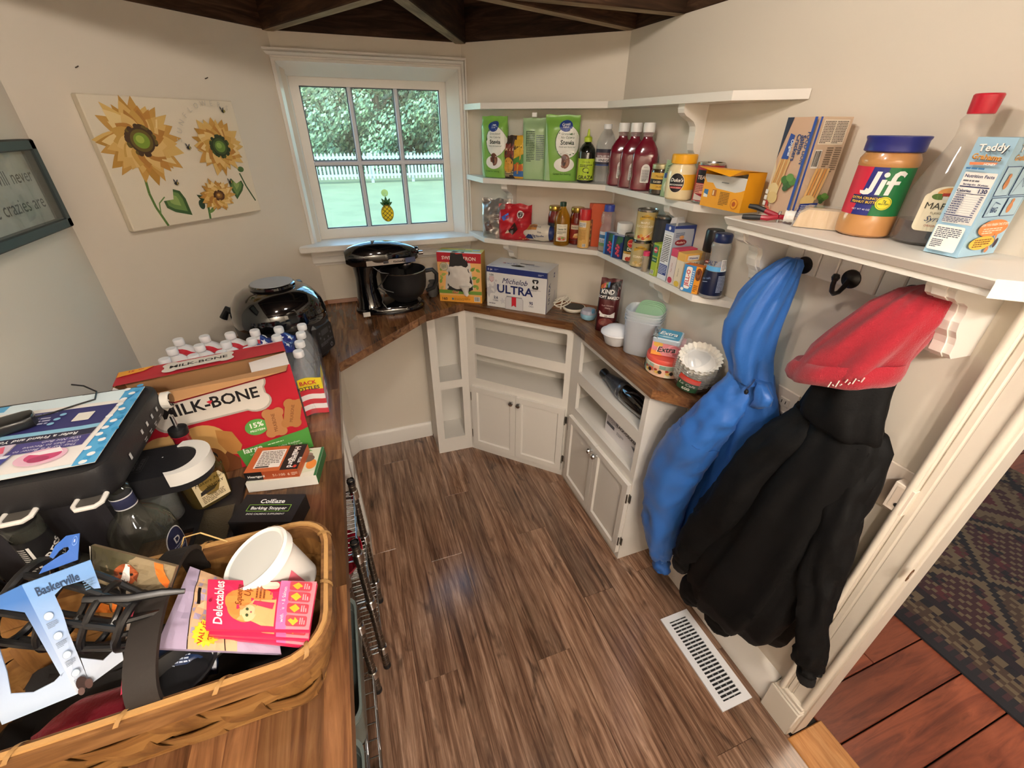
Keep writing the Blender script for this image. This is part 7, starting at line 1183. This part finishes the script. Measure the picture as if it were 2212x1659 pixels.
prt(tbd, lambda u, v, o: (lambda a: Vector((math.cos(a)*(.0470+.09*v+o+.0004), math.sin(a)*(.0470+.09*v+o+.0004), v)))(-u/.045-.4), [('g',-3.4,-1.4,2.4,6,16,'8a8684'),('g',-.6,-1.6,3,5.4,14,'a5a19d'),('r',-3.4,-2.2,1,.25,'4a4644'),('g',2.8,-1.6,2,5.6,16,'7a7674'),('p',[(-6,-7),(-4,-7),(-4,-4),(-6,-3)],'d96a7a')], 'print', step=.5)
def cat_treat(lab, cs, zz, seed):
    q = [PZ(px,py,zz+dz) for (px,py),dz in zip(cs,(0,.0,.012,.008))]
    it = [('r',.0,3.4,8.1,11.5,'d9315c'),('e',4.3,8.8,2.5,3.6,'e8904a'),('e',3.2,9.4,2.2,2.6,'e8904a'),('p',[(.4,5.2),(4.6,5.2),(4.4,8.4),(3.0,9.6),(1.4,9.2),(.5,7)],'e6b078'),('e',2.3,9.0,1.25,1.15,'ecc294'),('p',[(1.2,9.4),(1.3,10.6),(2,9.9)],'e0a468'),('p',[(2.6,9.9),(3.5,10.4),(3.3,9.2)],'e0a468'),('e',1.9,9.1,.22,.22,'3a4a2a'),('e',2.8,9.1,.22,.22,'3a4a2a'),('e',2.4,8.55,.16,.12,'b0505a'),('p',[(3,5.6),(4,5.4),(4.2,8.2),(3.6,8.4)],'c93a5c'),
      ('t','Delectables',4.0,12.6,1.85,'f6dfe4',dict(sh=.15,b=1,sx=.82)),('t','Squeeze',5.2,10.0,1.35,'7a3a1a',dict(sh=.3,sx=.8)),('t','Up',5.6,8.8,1.35,'7a3a1a',dict(sh=.3)),('g',4.6,8.2,2.4,1.5,3,'8a4a24'),('p',rrect(6.2,5.0,1.5,2.4,.6),'f0c9b8'),('r',0,3.4,8.1,1.5,'e070a8'),('t','with Tuna & Salmon',3.9,3.9,.72,'fbe9f2'),('r',.0,0,8.1,3.4,'d98a94')]+[q2 for k in range(4) for q2 in (('p',rrect(.4+1.9*k,.5,1.6,3.0,.3),'cf4a58'),('p',[(.5+1.9*k,2.4),(1.2+1.9*k,1.7),(1.9+1.9*k,2.4),(1.2+1.9*k,3.2)],'e8b83a'),('g',.7+1.9*k,1.6,1.0,.9,3,'f0b8bc'))]+[('e',4.0,14.3,.25,.25,'8a1a38')]
    return qbag('treat_pouch', lab, 'pouch', q, .004, M('d9315c', .3, key='foil'), it, (8.1,15.0), 'pink cat treat pouches in the basket', seed=seed, wr=.002)
cat_treat('pink cat treat pouch lowest of three, its edge showing beneath', ((665,1400),(672,1305),(470,1272),(462,1378)), 1.058, 3)
cat_treat('pink cat treat pouch in the middle of three, mostly covered', ((668,1385),(680,1285),(462,1262),(452,1372)), 1.067, 2)
cat_treat('pink cat treat pouch on top of three showing the orange cat', ((669,1366),(686,1262),(450,1254),(445,1361)), 1.080, 1)
qbag('treat_bag', 'lavender and peach treat bag with yellow value size burst', 'bag', [PZ(608,1414,1.050),PZ(590,1292,1.056),PZ(412,1226,1.072),PZ(338,1402,1.064)], .006, M('a99ab4', .3, key='foil'), [('r',0,0,12,17,'b3a3bd'),('p',[(0,6),(12,6),(12,14.8),(0,12.8)],'d8b08a'),('ln',[(0,12.8),(12,14.8)],.16,'2a201c'),('ln',[(0,7.6),(7,8.4)],.16,'2a201c'),('p',[(6.4,13.2),(8.8,13.6),(8.8,13.0),(6.4,12.6)],'241a18'),('p',star(2.2,10.6,2.0,16,.82),'f0d83a'),('t','VALUE',2.2,10.8,1.05,'c23a28',dict(b=1)),('t','SIZE',2.2,9.5,1.05,'c23a28',dict(b=1)),('p',[(2,0),(6,0),(7,5),(3,5)],'8a5a34'),('p',[(6,1),(10,1),(10,5.6),(7,5)],'23355c'),('p',rrect(7,4.6,3.4,4.6,.4),'3a2c24'),('p',rrect(7.2,4.8,3.0,4.2,.3),'d8b492'),('t','H',8.4,6.2,1.6,'2a201c',dict(b=1))], (12,17), seed=7, wr=.006)
qbag('dog_treat_bag', 'dog portrait treat bag with orange edge behind the handle', 'bag', [PZ(214,1318,1.085),PZ(350,1322,1.09),PZ(384,1222,1.145),PZ(202,1176,1.165)], .006, M('6a5a44', .3, key='foil'), [('r',0,0,15,12,'8a7a5e'),('p',[(0,6),(5,8),(8,12),(0,12)],'4f4a34'),('p',[(7,0),(15,0),(15,6),(10,5)],'4a6a34'),('p',[(10,3),(13,6),(15,4),(13,1)],'6a8a44'),('p',[(4.6,0),(9.2,0),(9,5),(8,6.6),(6.2,6.6),(5,4)],'b9aea0'),('p',[(4.6,2.2),(9,2.2),(9,.2),(4.4,.2)],'e0772a'),('e',7.2,8.4,2.0,2.2,'a4522c'),('p',[(5.2,9.2),(5.0,7.2),(5.9,8.2)],'6a3018'),('p',[(9.2,9.2),(9.6,7.4),(8.6,8.2)],'6a3018'),('p',[(6.9,10.6),(7.6,10.6),(8.0,7.4),(7.8,6.2),(6.6,6.2),(6.5,7.4)],'ece4dc'),('e',7.2,7.0,.55,.45,'16110e'),('e',6.4,8.6,.3,.25,'1c1410'),('e',8.1,8.6,.3,.25,'1c1410'),('p',[(11.4,12),(13,12),(15,8.4),(15,6.8),(13.4,8.2)],'e0702a'),('ln',[(0,0),(0.1,12)],.25,'e6e0d6'),('r',0,0,4.2,2.0,'d8762c')], (15,12), seed=9, wr=.005)
qbag('white_bag', 'white treat bag with pink edge beside the basket handle', 'bag', [PZ(262,1500,1.030),PZ(306,1465,1.035),PZ(303,1325,1.10),PZ(278,1310,1.105)], .004, M('d9cfc6', .35, key='foil'), [('r',0,11.4,5,1.2,'c4305c'),('e',3,7.6,1.6,1.6,'2a2422'),('g',.6,6,3.6,3,5,'6a625c'),('p',[(0,0),(2.4,0),(1.4,2.4),(0,3)],'b0304a')], (5,12.6), seed=12)
qbag('navy_bag', 'navy blue glossy bag low in the basket under the pouches', 'bag', [PZ(330,1478,1.02),PZ(470,1455,1.02),PZ(470,1380,1.045),PZ(330,1400,1.045)], .008, M('1c2c4c', .25, key='foil'), [('g',1,6,6,3,4,'b9c4d8')], (11,8), seed=14)
t, bd = vessel('black_scoop', 'black plastic scoop lying in basket under lavender bag', 'scoop', PZ(395,1475,1.03), [('scoop_bowl', [(.010,0),(.026,.006),(.034,.022),(.036,.026),(.033,.026),(.024,.010),(0,.006)], M('1b1b1d', .3, key='plastic'), dict(sx=1.3))], 20); b = MB(); b.tube([(.04,0,.02),(.07,.004,.024),(.10,.004,.02)], [.008,.007,.006], M('1b1b1d', .3, key='plastic'), 8, flat=.5); b.build('scoop_handle', t)
# muzzle in its open carton
E1, E2, L2, F1, F2 = PZ(47,1264,1.225), PZ(166,1500,1.055), PZ(4,1566,1.05), PZ(196,1210,1.225), PZ(272,1422,1.06); L1 = E1+(L2-E2)*.75
mc = T('muzzle_carton', 'pale blue die cut muzzle carton standing in the basket', 'carton', E2); 
def panel(nm, q, rects, mat, th=.0012):
    q = [p-E2 for p in q]; n = (q[1]-q[0]).cross(q[3]-q[0]).normalized(); f = lambda u, v, o=0: (q[0]*(1-u)+q[1]*u)*(1-v)+(q[3]*(1-u)+q[2]*u)*v+n*o
    b = MB()
    for poly in rects:
        tr_ = tri(poly); o_ = len(b.v); b.add([f(u,v,0) for u,v in poly], tr_, mat); b.add([f(u,v,-th) for u,v in poly], [t_[::-1] for t_ in tr_], mat)
        k = len(poly); b.add([f(u,v,0) for u,v in poly]+[f(u,v,-th) for u,v in poly], [(i,(i+1)%k,k+(i+1)%k,k+i)[::-1] for i in range(k)], mat)
    return b.build(nm, mc, smooth=False), f
def grad(name, c0, c1, ax):
    m = bpy.data.materials.new(name); m.use_nodes = True; nt = m.node_tree; bs = nt.nodes['Principled BSDF']; bs.inputs['Roughness'].default_value = .4
    tc = nt.nodes.new('ShaderNodeTexCoord'); sp = nt.nodes.new('ShaderNodeSeparateXYZ'); cr = nt.nodes.new('ShaderNodeValToRGB'); cr.color_ramp.elements[0].color = lin(c0); cr.color_ramp.elements[1].color = lin(c1); cr.color_ramp.elements[0].position = .1; cr.color_ramp.elements[1].position = .9
    nt.links.new(tc.outputs['Generated'], sp.inputs[0]); nt.links.new(sp.outputs[ax], cr.inputs[0]); nt.links.new(cr.outputs[0], bs.inputs['Base Color']); return m
GB = grad('printed_gradient', 'c9d4e4', '6f9ad0', 2); GB2 = grad('printed_gradient_side', 'c0d2ea', '3a6cb0', 2)
Q = [E2,F2,F1,E1]; pf, ff = panel('front_panel', Q, [[(0,0),(.26,0),(.30,.5),(.34,.68),(.34,.84),(0,.84)],[(.26,0),(.95,0),(1,.16),(.62,.12),(.44,.20),(.30,.26)],[(0,.84),(.34,.84),(.5,.88),(.8,.86),(.9,.76),(1,.74),(1,1),(0,1)]], GB)
Wf, Hf = (F2-E2).length*100, (E1-E2).length*100
prt(pf, lambda u, v, o: ff(u*100/10, v*100/18, .0004+o), [('t','Baskerville',4.4,15.9,1.75,'2a3f5c',dict(b=1,sx=.85))]+[q for k in range(4) for q in (('e',1.4,12.8-k*3.1,.75,.6,'8aa0b8'),('e',1.4,12.8-k*3.1,.66,.52,'c9d5e4'),('g',.6,12.0-k*3.1,1.7,.9,4,'7a8aa0'))]+[('e',1.6,1.6,1.0,1.1,'3a2c2a'),('e',2.6,.9,.7,.8,'5a4440'),('e',1.0,.6,.6,.6,'6a5450'),('g',7.8,16,1.4,1.6,4,'5a7a9a')], 'print', eps=.0004)
panel('side_panel', [L2,E2,E1,L1], [[(0,0),(1,0),(1,.24),(.8,.18),(.5,.16),(.24,.22)],[(0,0),(.24,.22),(.30,.4),(.36,.8),(.3,1),(0,1)],[(.92,.2),(1,.24),(1,1),(.36,.96),(.5,.9),(.86,.8)]], GB2)
tq = [PZ(84,1240,1.225),PZ(168,1209,1.225),PZ(172,1152,1.245),PZ(130,1160,1.245)]; pt_, ft = panel('hang_tab', tq, [[(0,0),(1,0),(1,1),(.3,1.0),(.0,.75),(.02,.45),(.2,.35),(.3,.55),(.42,.62),(.6,.6),(.66,.5),(.6,.42),(.4,.38),(0,.2)]], M('2f5aa4',.4,key='card')); prt(pt_, lambda u, v, o: ft(u*100/5, v*100/4, .0004+o), [('e',4.2,3.0,.55,.7,'6a90cc'),('e',4.2,3.0,.45,.58,'2f5aa4'),('t','B',4.2,2.8,.6,'e0e8f4')], 'print', eps=.0004)
b = MB(); c0, c1 = (E1+L1)/2-E2, (E2+L2)/2-E2; 
MZ = M('121214', .35, key='muzzle_rubber'); mzt = T('dog_muzzle', 'black rubber basket muzzle spilling out of its blue carton', 'muzzle', PZ(222,1330,1.12)); A = Vector((.80,-.30,-.30)).normalized(); Uv = Vector((.15,.35,.92)); Uv = (Uv-A*Uv.dot(A)).normalized(); Vv = A.cross(Uv)
mp_ = lambda a, k: A*(-.085+.130*k)+Uv*math.sin(a)*(.050*(1-.42*k*k))+Vv*math.cos(a)*(.038*(1-.36*k*k))
b = MB()
for k, r in ((0,.0055),(.33,.0042),(.66,.0042),(.92,.0052)): b.tube([mp_(2*PI*i/28,k) for i in range(28)], r, MZ, 8, closed=True)
for i in range(7): a = 2*PI*(i+.3)/7; b.tube([mp_(a,k/6) for k in range(6)]+[mp_(a,.92)], .0042, MZ, 8)
for sg in (-.02,.0,.02): b.tube([mp_(math.asin(sg/.04),.92), A*.062+Uv*sg, mp_(PI-math.asin(sg/.04),.92)], .0035, MZ, 6)
b.build('cage', mzt); b = MB(); b.tube([mp_(.9,.55), A*.03+Uv*.040+Vv*.012, A*.058+Uv*.046+Vv*.0, A*.082+Uv*.050-Vv*.006], [.004,.005,.005,.003], MZ, 8, flat=.5); b.build('strap', mzt)
# ================================================================ WIRE RACKS UNDER THE WORKTOP
WIRE = M('a9a9a8', .25, 1, key='wire'); POST = M('6b6259', .3, .9, key='post')
def rack(label, xs, ys, top, levels, loc):
    t = T('wire_rack', label, 'rack', (loc[0],loc[1],0), 0, None); X = TR((-loc[0],-loc[1],0))
    for x in xs:
        for y in ys:
            b = MB(); b.tube([(x,y,.02),(x,y,top)], .0115, POST, 14, X)
            for k in range(int(top/.025)): b.lathe([(.0116,0),(.0123,.0015),(.0116,.003)], M('9a9288',.25,1,key='groove'), 14, X@TR((x,y,.03+.025*k)), cap0=False, cap1=False)
            o = b.build('post', t); b = MB(); b.lathe([(.0125,top-.012),(.0135,top-.004),(.012,top),(.008,top),(.008,top-.003),(0,top-.003)], M('16181c',.3,.3), 14, X@TR((x,y,0))); b.lathe([(.013,0),(.013,.012),(.008,.02)], M('17171a',.5), 12, X@TR((x,y,.001))); b.build('post_cap', o)
    for L_ in levels:
        b = MB(); x0, x1, y0, y1 = xs[0], xs[1], ys[0], ys[1]
        for zz in (L_, L_+.028): b.tube([(x0,y0,zz),(x1,y0,zz),(x1,y1,zz),(x0,y1,zz)], .0032, WIRE, 8, X, closed=True)
        for x in xs:
            for y in ys: b.lathe([(.0125,L_-.006),(.0155,L_-.003),(.0155,L_+.030),(.0125,L_+.033)], CHROME, 14, X@TR((x,y,0)), cap0=False, cap1=False)
        n = 15
        for side in ((y0,),(y1,)):
            pts = [(x0+(x1-x0)*i/20, side[0], L_+(.028 if i%2 else 0)) for i in range(21)]; b.tube(pts, .002, WIRE, 6, X)
        pts = [(x1, y0+(y1-y0)*i/12, L_+(.028 if i%2 else 0)) for i in range(13)]; b.tube(pts, .002, WIRE, 6, X); sh = b.build('shelf_frame', t)
        wp_ = None
        for i in range(n):
            yy = y0+(y1-y0)*(i+.5)/n
            if wp_ is None: b = MB(); b.tube([(x0,0,.0),(x1,0,.0)], .002, WIRE, 6, TR((-loc[0],0,0))); wp_ = o = b.build('shelf_wire', sh)
            else: o = wp_.copy(); C.objects.link(o); o.parent = sh
            o.location = (0,yy-loc[1],L_+.030)
    return t
rack('chrome wire rack with ringed posts under the worktop, farther one', (-.47,-.128), (.905,1.165), .655, (.10,.36,.58), (-.3,1.03))
rack('chrome wire rack under the worktop edge, nearest the camera', (-.50,-.165), (.20,.835), .655, (.10,.36,.58), (-.33,.52))
t, bd = vessel('red_platter', 'deep red plastic platter standing on the farther wire rack', 'platter', (-.205,1.03,.398), [('platter_body', [(.045,0),(.050,.004),(.075,.05),(.098,.085),(.102,.088),(.099,.090),(.072,.053),(.046,.008),(0,.007)], M('a3122a', .25, coat=.4, key='plastic'), dict(sx=.78,n=36))])
def bin_(label, loc, sx, sy, h, col='6f7a76'):
    t = T('plastic_bin', label, 'bin', loc); b = MB(); m = M(col, .45, key='plastic'); R_ = lambda s_, zz: [Vector((x,y,zz)) for x, y in rrect(-sx*s_/2,-sy*s_/2,sx*s_,sy*s_,.03,4)]
    b.rings([R_(.86,0),R_(.9,.004),R_(.99,h-.012),R_(1.04,h-.01),R_(1.04,h),R_(.98,h),R_(.88,.006)], m); b.build('bin_body', t)
    b = MB(); b.rings([R_(.95,h-.03),R_(1.0,h-.028)], m, False, False); b.build('bin_ridge', t)
bin_('grey green plastic bin on the middle shelf of nearer rack', (-.235,.66,.394), .17, .30, .16)
bin_('grey green plastic bin on the middle shelf, close to camera', (-.235,.345,.394), .17, .26, .17)
bin_('grey green plastic bin on the low shelf of nearer rack', (-.245,.36,.134), .16, .27, .15)
# ================================================================ COATS AND HAT ON THE RAIL
def cloth_rows(rows, n=44, fold=.05, nf=9, seed=1, wr=.004, slope=0):
    """rows: (z, y centre, half width, x centre, half depth[, slope]) -> rings of a hanging garment with folds"""
    R, out = [], []
    for i in range(len(rows)-1):
        a, c = rows[i], rows[i+1]; m = max(1, int(abs(a[0]-c[0])/.014))
        for k in range(m): R.append([a[j]+(c[j]-a[j])*(k/m) for j in range(5)]+[(a[5] if len(a) > 5 else slope)+((c[5] if len(c) > 5 else slope)-(a[5] if len(a) > 5 else slope))*k/m])
    R.append(list(rows[-1][:5])+[rows[-1][5] if len(rows[-1]) > 5 else slope]); L_ = len(R)
    for i, (zz, yc, hw, xc, hd, sl) in enumerate(R):
        ring = []; d = i/max(1,L_-1)
        for k in range(n):
            a = 2*PI*k/n; q = 1+fold*(.25+d)*math.sin(nf*a+seed+2.2*math.sin(d*3+seed))+fold*.5*(.3+d)*math.sin((nf*2-3)*a+seed*2-d*4)
            y = math.cos(a)*hw*q; x = math.sin(a)*hd*q
            ca, sa = math.cos(a), math.sin(a)
            w_ = wr*(1.5*noise.noise(Vector((ca*2+seed, sa*2, zz*2.4+seed)))+1.5*(.3-abs(noise.noise(Vector((ca*2.6+seed*3+zz*2.2, sa*2.6-zz*1.5, zz*2.8)))))+.22*noise.noise(Vector((ca*7, sa*7+seed, zz*22))))
            v = Vector((xc+x, yc+y, zz+sl*y)); nn = Vector((math.sin(a)*hw, math.cos(a)*hd, 0)); nn = nn.normalized() if nn.length else nn
            v += nn*w_; v.x = min(v.x, XR-.024 if 1.2 < v.z < 1.44 else XR-.006); ring.append(v)
        out.append(ring)
    return out
def limb(pts, n=28, seed=1, wr=.005, steps=9, flat=.8):
    """sleeve: pts (x, y, z, radius) joined by a smooth tapering tube with creases across it"""
    P = [Vector(p[:3]) for p in pts]; R_ = [p[3] for p in pts]; out = []; N = len(P)
    def cr(t):
        i = min(N-2, int(t)); f = t-i; p0, p1, p2, p3 = P[max(0,i-1)], P[i], P[i+1], P[min(N-1,i+2)]
        return .5*((2*p1)+(p2-p0)*f+(2*p0-5*p1+4*p2-p3)*f*f+(3*p1-p0-3*p2+p3)*f**3), R_[i]+(R_[i+1]-R_[i])*f
    T_ = [(N-1)*k/((N-1)*steps) for k in range((N-1)*steps+1)]
    for k, t in enumerate(T_):
        c, r = cr(t); c2, _ = cr(min(N-1,t+.02)); c1, _ = cr(max(0,t-.02)); d = (c2-c1).normalized(); a1 = Vector((1,0,0)); a1 = (a1-d*a1.dot(d)).normalized(); a2 = d.cross(a1); ring = []
        for j in range(n):
            a = 2*PI*j/n; ca, sa = math.cos(a), math.sin(a)
            w_ = wr*(1.1*noise.noise(Vector((ca*1.5+seed, sa*1.5, t*.9)))+1.7*(.3-abs(noise.noise(Vector((ca*1.8+seed*3+t*.9, sa*1.8, t*1.1-ca*.8)))))+.2*noise.noise(Vector((ca*5, sa*5+seed, t*6))))
            v = c+a1*math.cos(a)*(r*flat+w_)+a2*math.sin(a)*(r+w_); v.x = min(v.x, XR-.006); ring.append(v)
        out.append(ring)
    return out
O_ = lambda t: TR(-Vector(t.location))
# blue rain jacket
BL = M('2b65b4', .45, bump=.2, bscale=220, key='nylon', sheen=.1); BL2 = M('24589f', .5, bump=.2, bscale=220, key='nylon')
bj = T('rain_jacket', 'bright blue hooded rain jacket hanging from the left hook', 'jacket', (.985,.76,.2)); X = O_(bj)
b = MB(); b.rings(cloth_rows([(1.385,.742,.012,.990,.012),(1.372,.748,.026,.988,.022),(1.33,.764,.048,.980,.036),(1.27,.778,.064,.972,.048),(1.20,.786,.072,.966,.055),(1.14,.776,.066,.966,.054),(1.09,.757,.056,.972,.048),(1.06,.748,.056,.975,.046)], 44, .08, 5, 2, .010), BL, X=X); b.build('hood', bj, ang=80)
b = MB(); b.rings(cloth_rows([(1.075,.745,.055,.982,.045),(1.03,.740,.078,.990,.044),(.98,.736,.092,.998,.044),(.85,.738,.100,1.006,.042),(.65,.748,.108,1.010,.042),(.45,.758,.112,1.010,.042),(.27,.762,.112,1.010,.040),(.25,.762,.108,1.010,.036)], 52, .12, 8, 1, .010), BL2, X=X); b.build('jacket_body', bj, ang=80)
b = MB(); b.rings(limb([(.982,.755,1.06,.045),(.962,.768,.985,.056),(.938,.788,.90,.062),(.930,.822,.80,.074),(.930,.872,.665,.088),(.932,.890,.50,.084),(.938,.876,.34,.070),(.946,.858,.225,.050),(.952,.848,.185,.033)], 30, 4, .012), BL, X=X); sv = b.build('sleeve', bj, ang=80)
b = MB(); b.rings(limb([(.953,.848,.190,.031),(.954,.843,.165,.036),(.955,.838,.140,.038),(.955,.836,.128,.034)], 30, 9, .006, 5), BL2, X=X); b.build('elastic_cuff', sv, ang=80)
b = MB(); b.tube([(.938,.70,1.085),(.925,.695,1.075),(.920,.70,1.06),(.93,.705,1.05)], .0022, M('1c2f5a',.5,key='cord'), 6, X); b.lathe([(.004,-.006),(.006,0),(.004,.006),(0,.007)], M('18181c',.4), 12, X@TR((.922,.70,1.05))); b.build('drawcord', bj)
b = MB(); b.rings(cloth_rows([(1.072,.688,.010,.955,.012),(1.05,.675,.026,.955,.016),(1.025,.672,.022,.957,.016),(1.0,.69,.012,.96,.012)], 20, .05, 3, 5, .003), BL, X=X); b.build('collar_flap', bj, ang=80)
ring = limb([(.978,.757,1.045,.0475),(.938,.789,.90,.0638),(.934,.806,.845,.070),(.931,.818,.81,.0745),(.930,.828,.785,.077)], 30, 4, .012)
b = MB(); b.tube(ring[22], .0011, BL2, 5, X, closed=True); b.build('sleeve_seam', sv)
# black coat
BKc = M('0a0a0b', .7, bump=.25, bscale=240, key='coat_shell', spec=.18)
bcx = T('black_coat', 'long black hooded winter coat hanging under the red hat', 'coat', (.975,.5,.2)); X = O_(bcx)
b = MB(); b.rings(cloth_rows([(1.27,.492,.050,.975,.042),(1.23,.494,.062,.968,.050),(1.17,.494,.072,.962,.056),(1.12,.490,.082,.962,.058),(1.085,.488,.088,.964,.056),(1.075,.488,.084,.966,.052)], 44, .06, 6, 3, .004), BKc, X=X); b.build('hood', bcx, ang=80)
b = MB(); b.rings(cloth_rows([(1.10,.486,.070,.982,.045),(1.07,.484,.088,.982,.050),(.98,.482,.104,.976,.060),(.85,.492,.128,.968,.070),(.68,.508,.150,.960,.080),(.50,.526,.160,.956,.086),(.36,.540,.158,.958,.082,-.15),(.285,.548,.146,.972,.070,-.32),(.262,.550,.138,.975,.062,-.36)], 60, .08, 9, 6, .010), BKc, X=X); b.build('coat_body', bcx, ang=80)
for nm, P, sd in (('sleeve',[(.974,.548,1.06,.048),(.950,.574,.96,.058),(.932,.606,.83,.064),(.920,.648,.66,.066),(.916,.688,.50,.060),(.918,.712,.38,.048),(.920,.722,.335,.038)],3),('sleeve',[(.976,.430,1.06,.040),(.960,.414,.95,.042),(.948,.388,.82,.044),(.942,.356,.68,.042),(.944,.318,.54,.038),(.948,.298,.45,.032),(.950,.290,.415,.026)],8)):
    b = MB(); b.rings(limb(P, 28, sd, .011), BKc, X=X); s_ = b.build(nm, bcx, ang=80); e = P[-1]; f_ = P[-2]; d = (Vector(e[:3])-Vector(f_[:3])).normalized()
    b = MB(); b.rings(limb([(*(Vector(e[:3])-d*.004),e[3]*.86),(*(Vector(e[:3])+d*.022),e[3]*.92),(*(Vector(e[:3])+d*.040),e[3]*.86),(*(Vector(e[:3])+d*.042),e[3]*.5)], 24, sd+2, .002, 4), M('08080a', .8, bump=.6, bscale=300, key='rib_cuff'), X=X); b.build('ribbed_cuff', s_, ang=80)
b = MB(); b.rings(limb([(.950,.640,.30,.050),(.948,.662,.24,.052),(.948,.672,.195,.044),(.95,.672,.165,.028)], 26, 12, .005, 6), BKc, X=X); b.rings(limb([(.952,.545,.27,.055),(.95,.548,.23,.052),(.95,.548,.205,.034)], 26, 14, .005, 6), BKc, X=X); hm = b.build('hem_folds', bcx, ang=80)
b = MB(); b.grid(lambda u, v: Vector((-.9,0,0)), 1, 1, BKc) if False else None
# red knit hat
RK = M('9c0e24', .85, bump=.9, bscale=420, key='red_knit', sheen=.25)
ht = T('knit_hat', 'red knit hat hung over the black coat on the right hook', 'hat', (.95,.5,1.2)); X = O_(ht)
b = MB(); b.rings(cloth_rows([(1.408,.462,.010,.985,.010,-.3),(1.402,.462,.040,.976,.034,-.3),(1.378,.468,.062,.962,.052,-.35),(1.33,.482,.080,.950,.066,-.4),(1.275,.500,.090,.944,.072,-.42),(1.235,.510,.090,.942,.073,-.40),(1.212,.512,.090,.942,.073,-.38),(1.206,.512,.084,.944,.068,-.38)], 64, .085, 5, 7, .008), RK, X=X); b.build('crown', ht, ang=80)
b = MB(); b.rings(cloth_rows([(1.232,.512,.088,.942,.072,-.38),(1.236,.512,.096,.940,.079,-.38),(1.222,.514,.101,.939,.084,-.38),(1.205,.514,.102,.939,.085,-.38),(1.190,.513,.097,.940,.080,-.38),(1.186,.513,.088,.942,.072,-.38),(1.196,.513,.082,.944,.066,-.38)], 64, .05, 5, 7, .005), RK, X=X); cfh = b.build('turned_cuff', ht, ang=80)
p = PR(1897,792,.18); b = MB()
for k in range(9): b.tube([Vector((.853+.0022*k, .478-.0052*k, 1.206+.004*k+.004*math.sin(k*2))), Vector((.851+.0022*k, .475-.0052*k, 1.214+.004*k+.005*math.cos(k*3)))], .0012, M('e6dcd2',.7,key='thread'), 5, X)
o = b.build('stitched_lettering', ht)
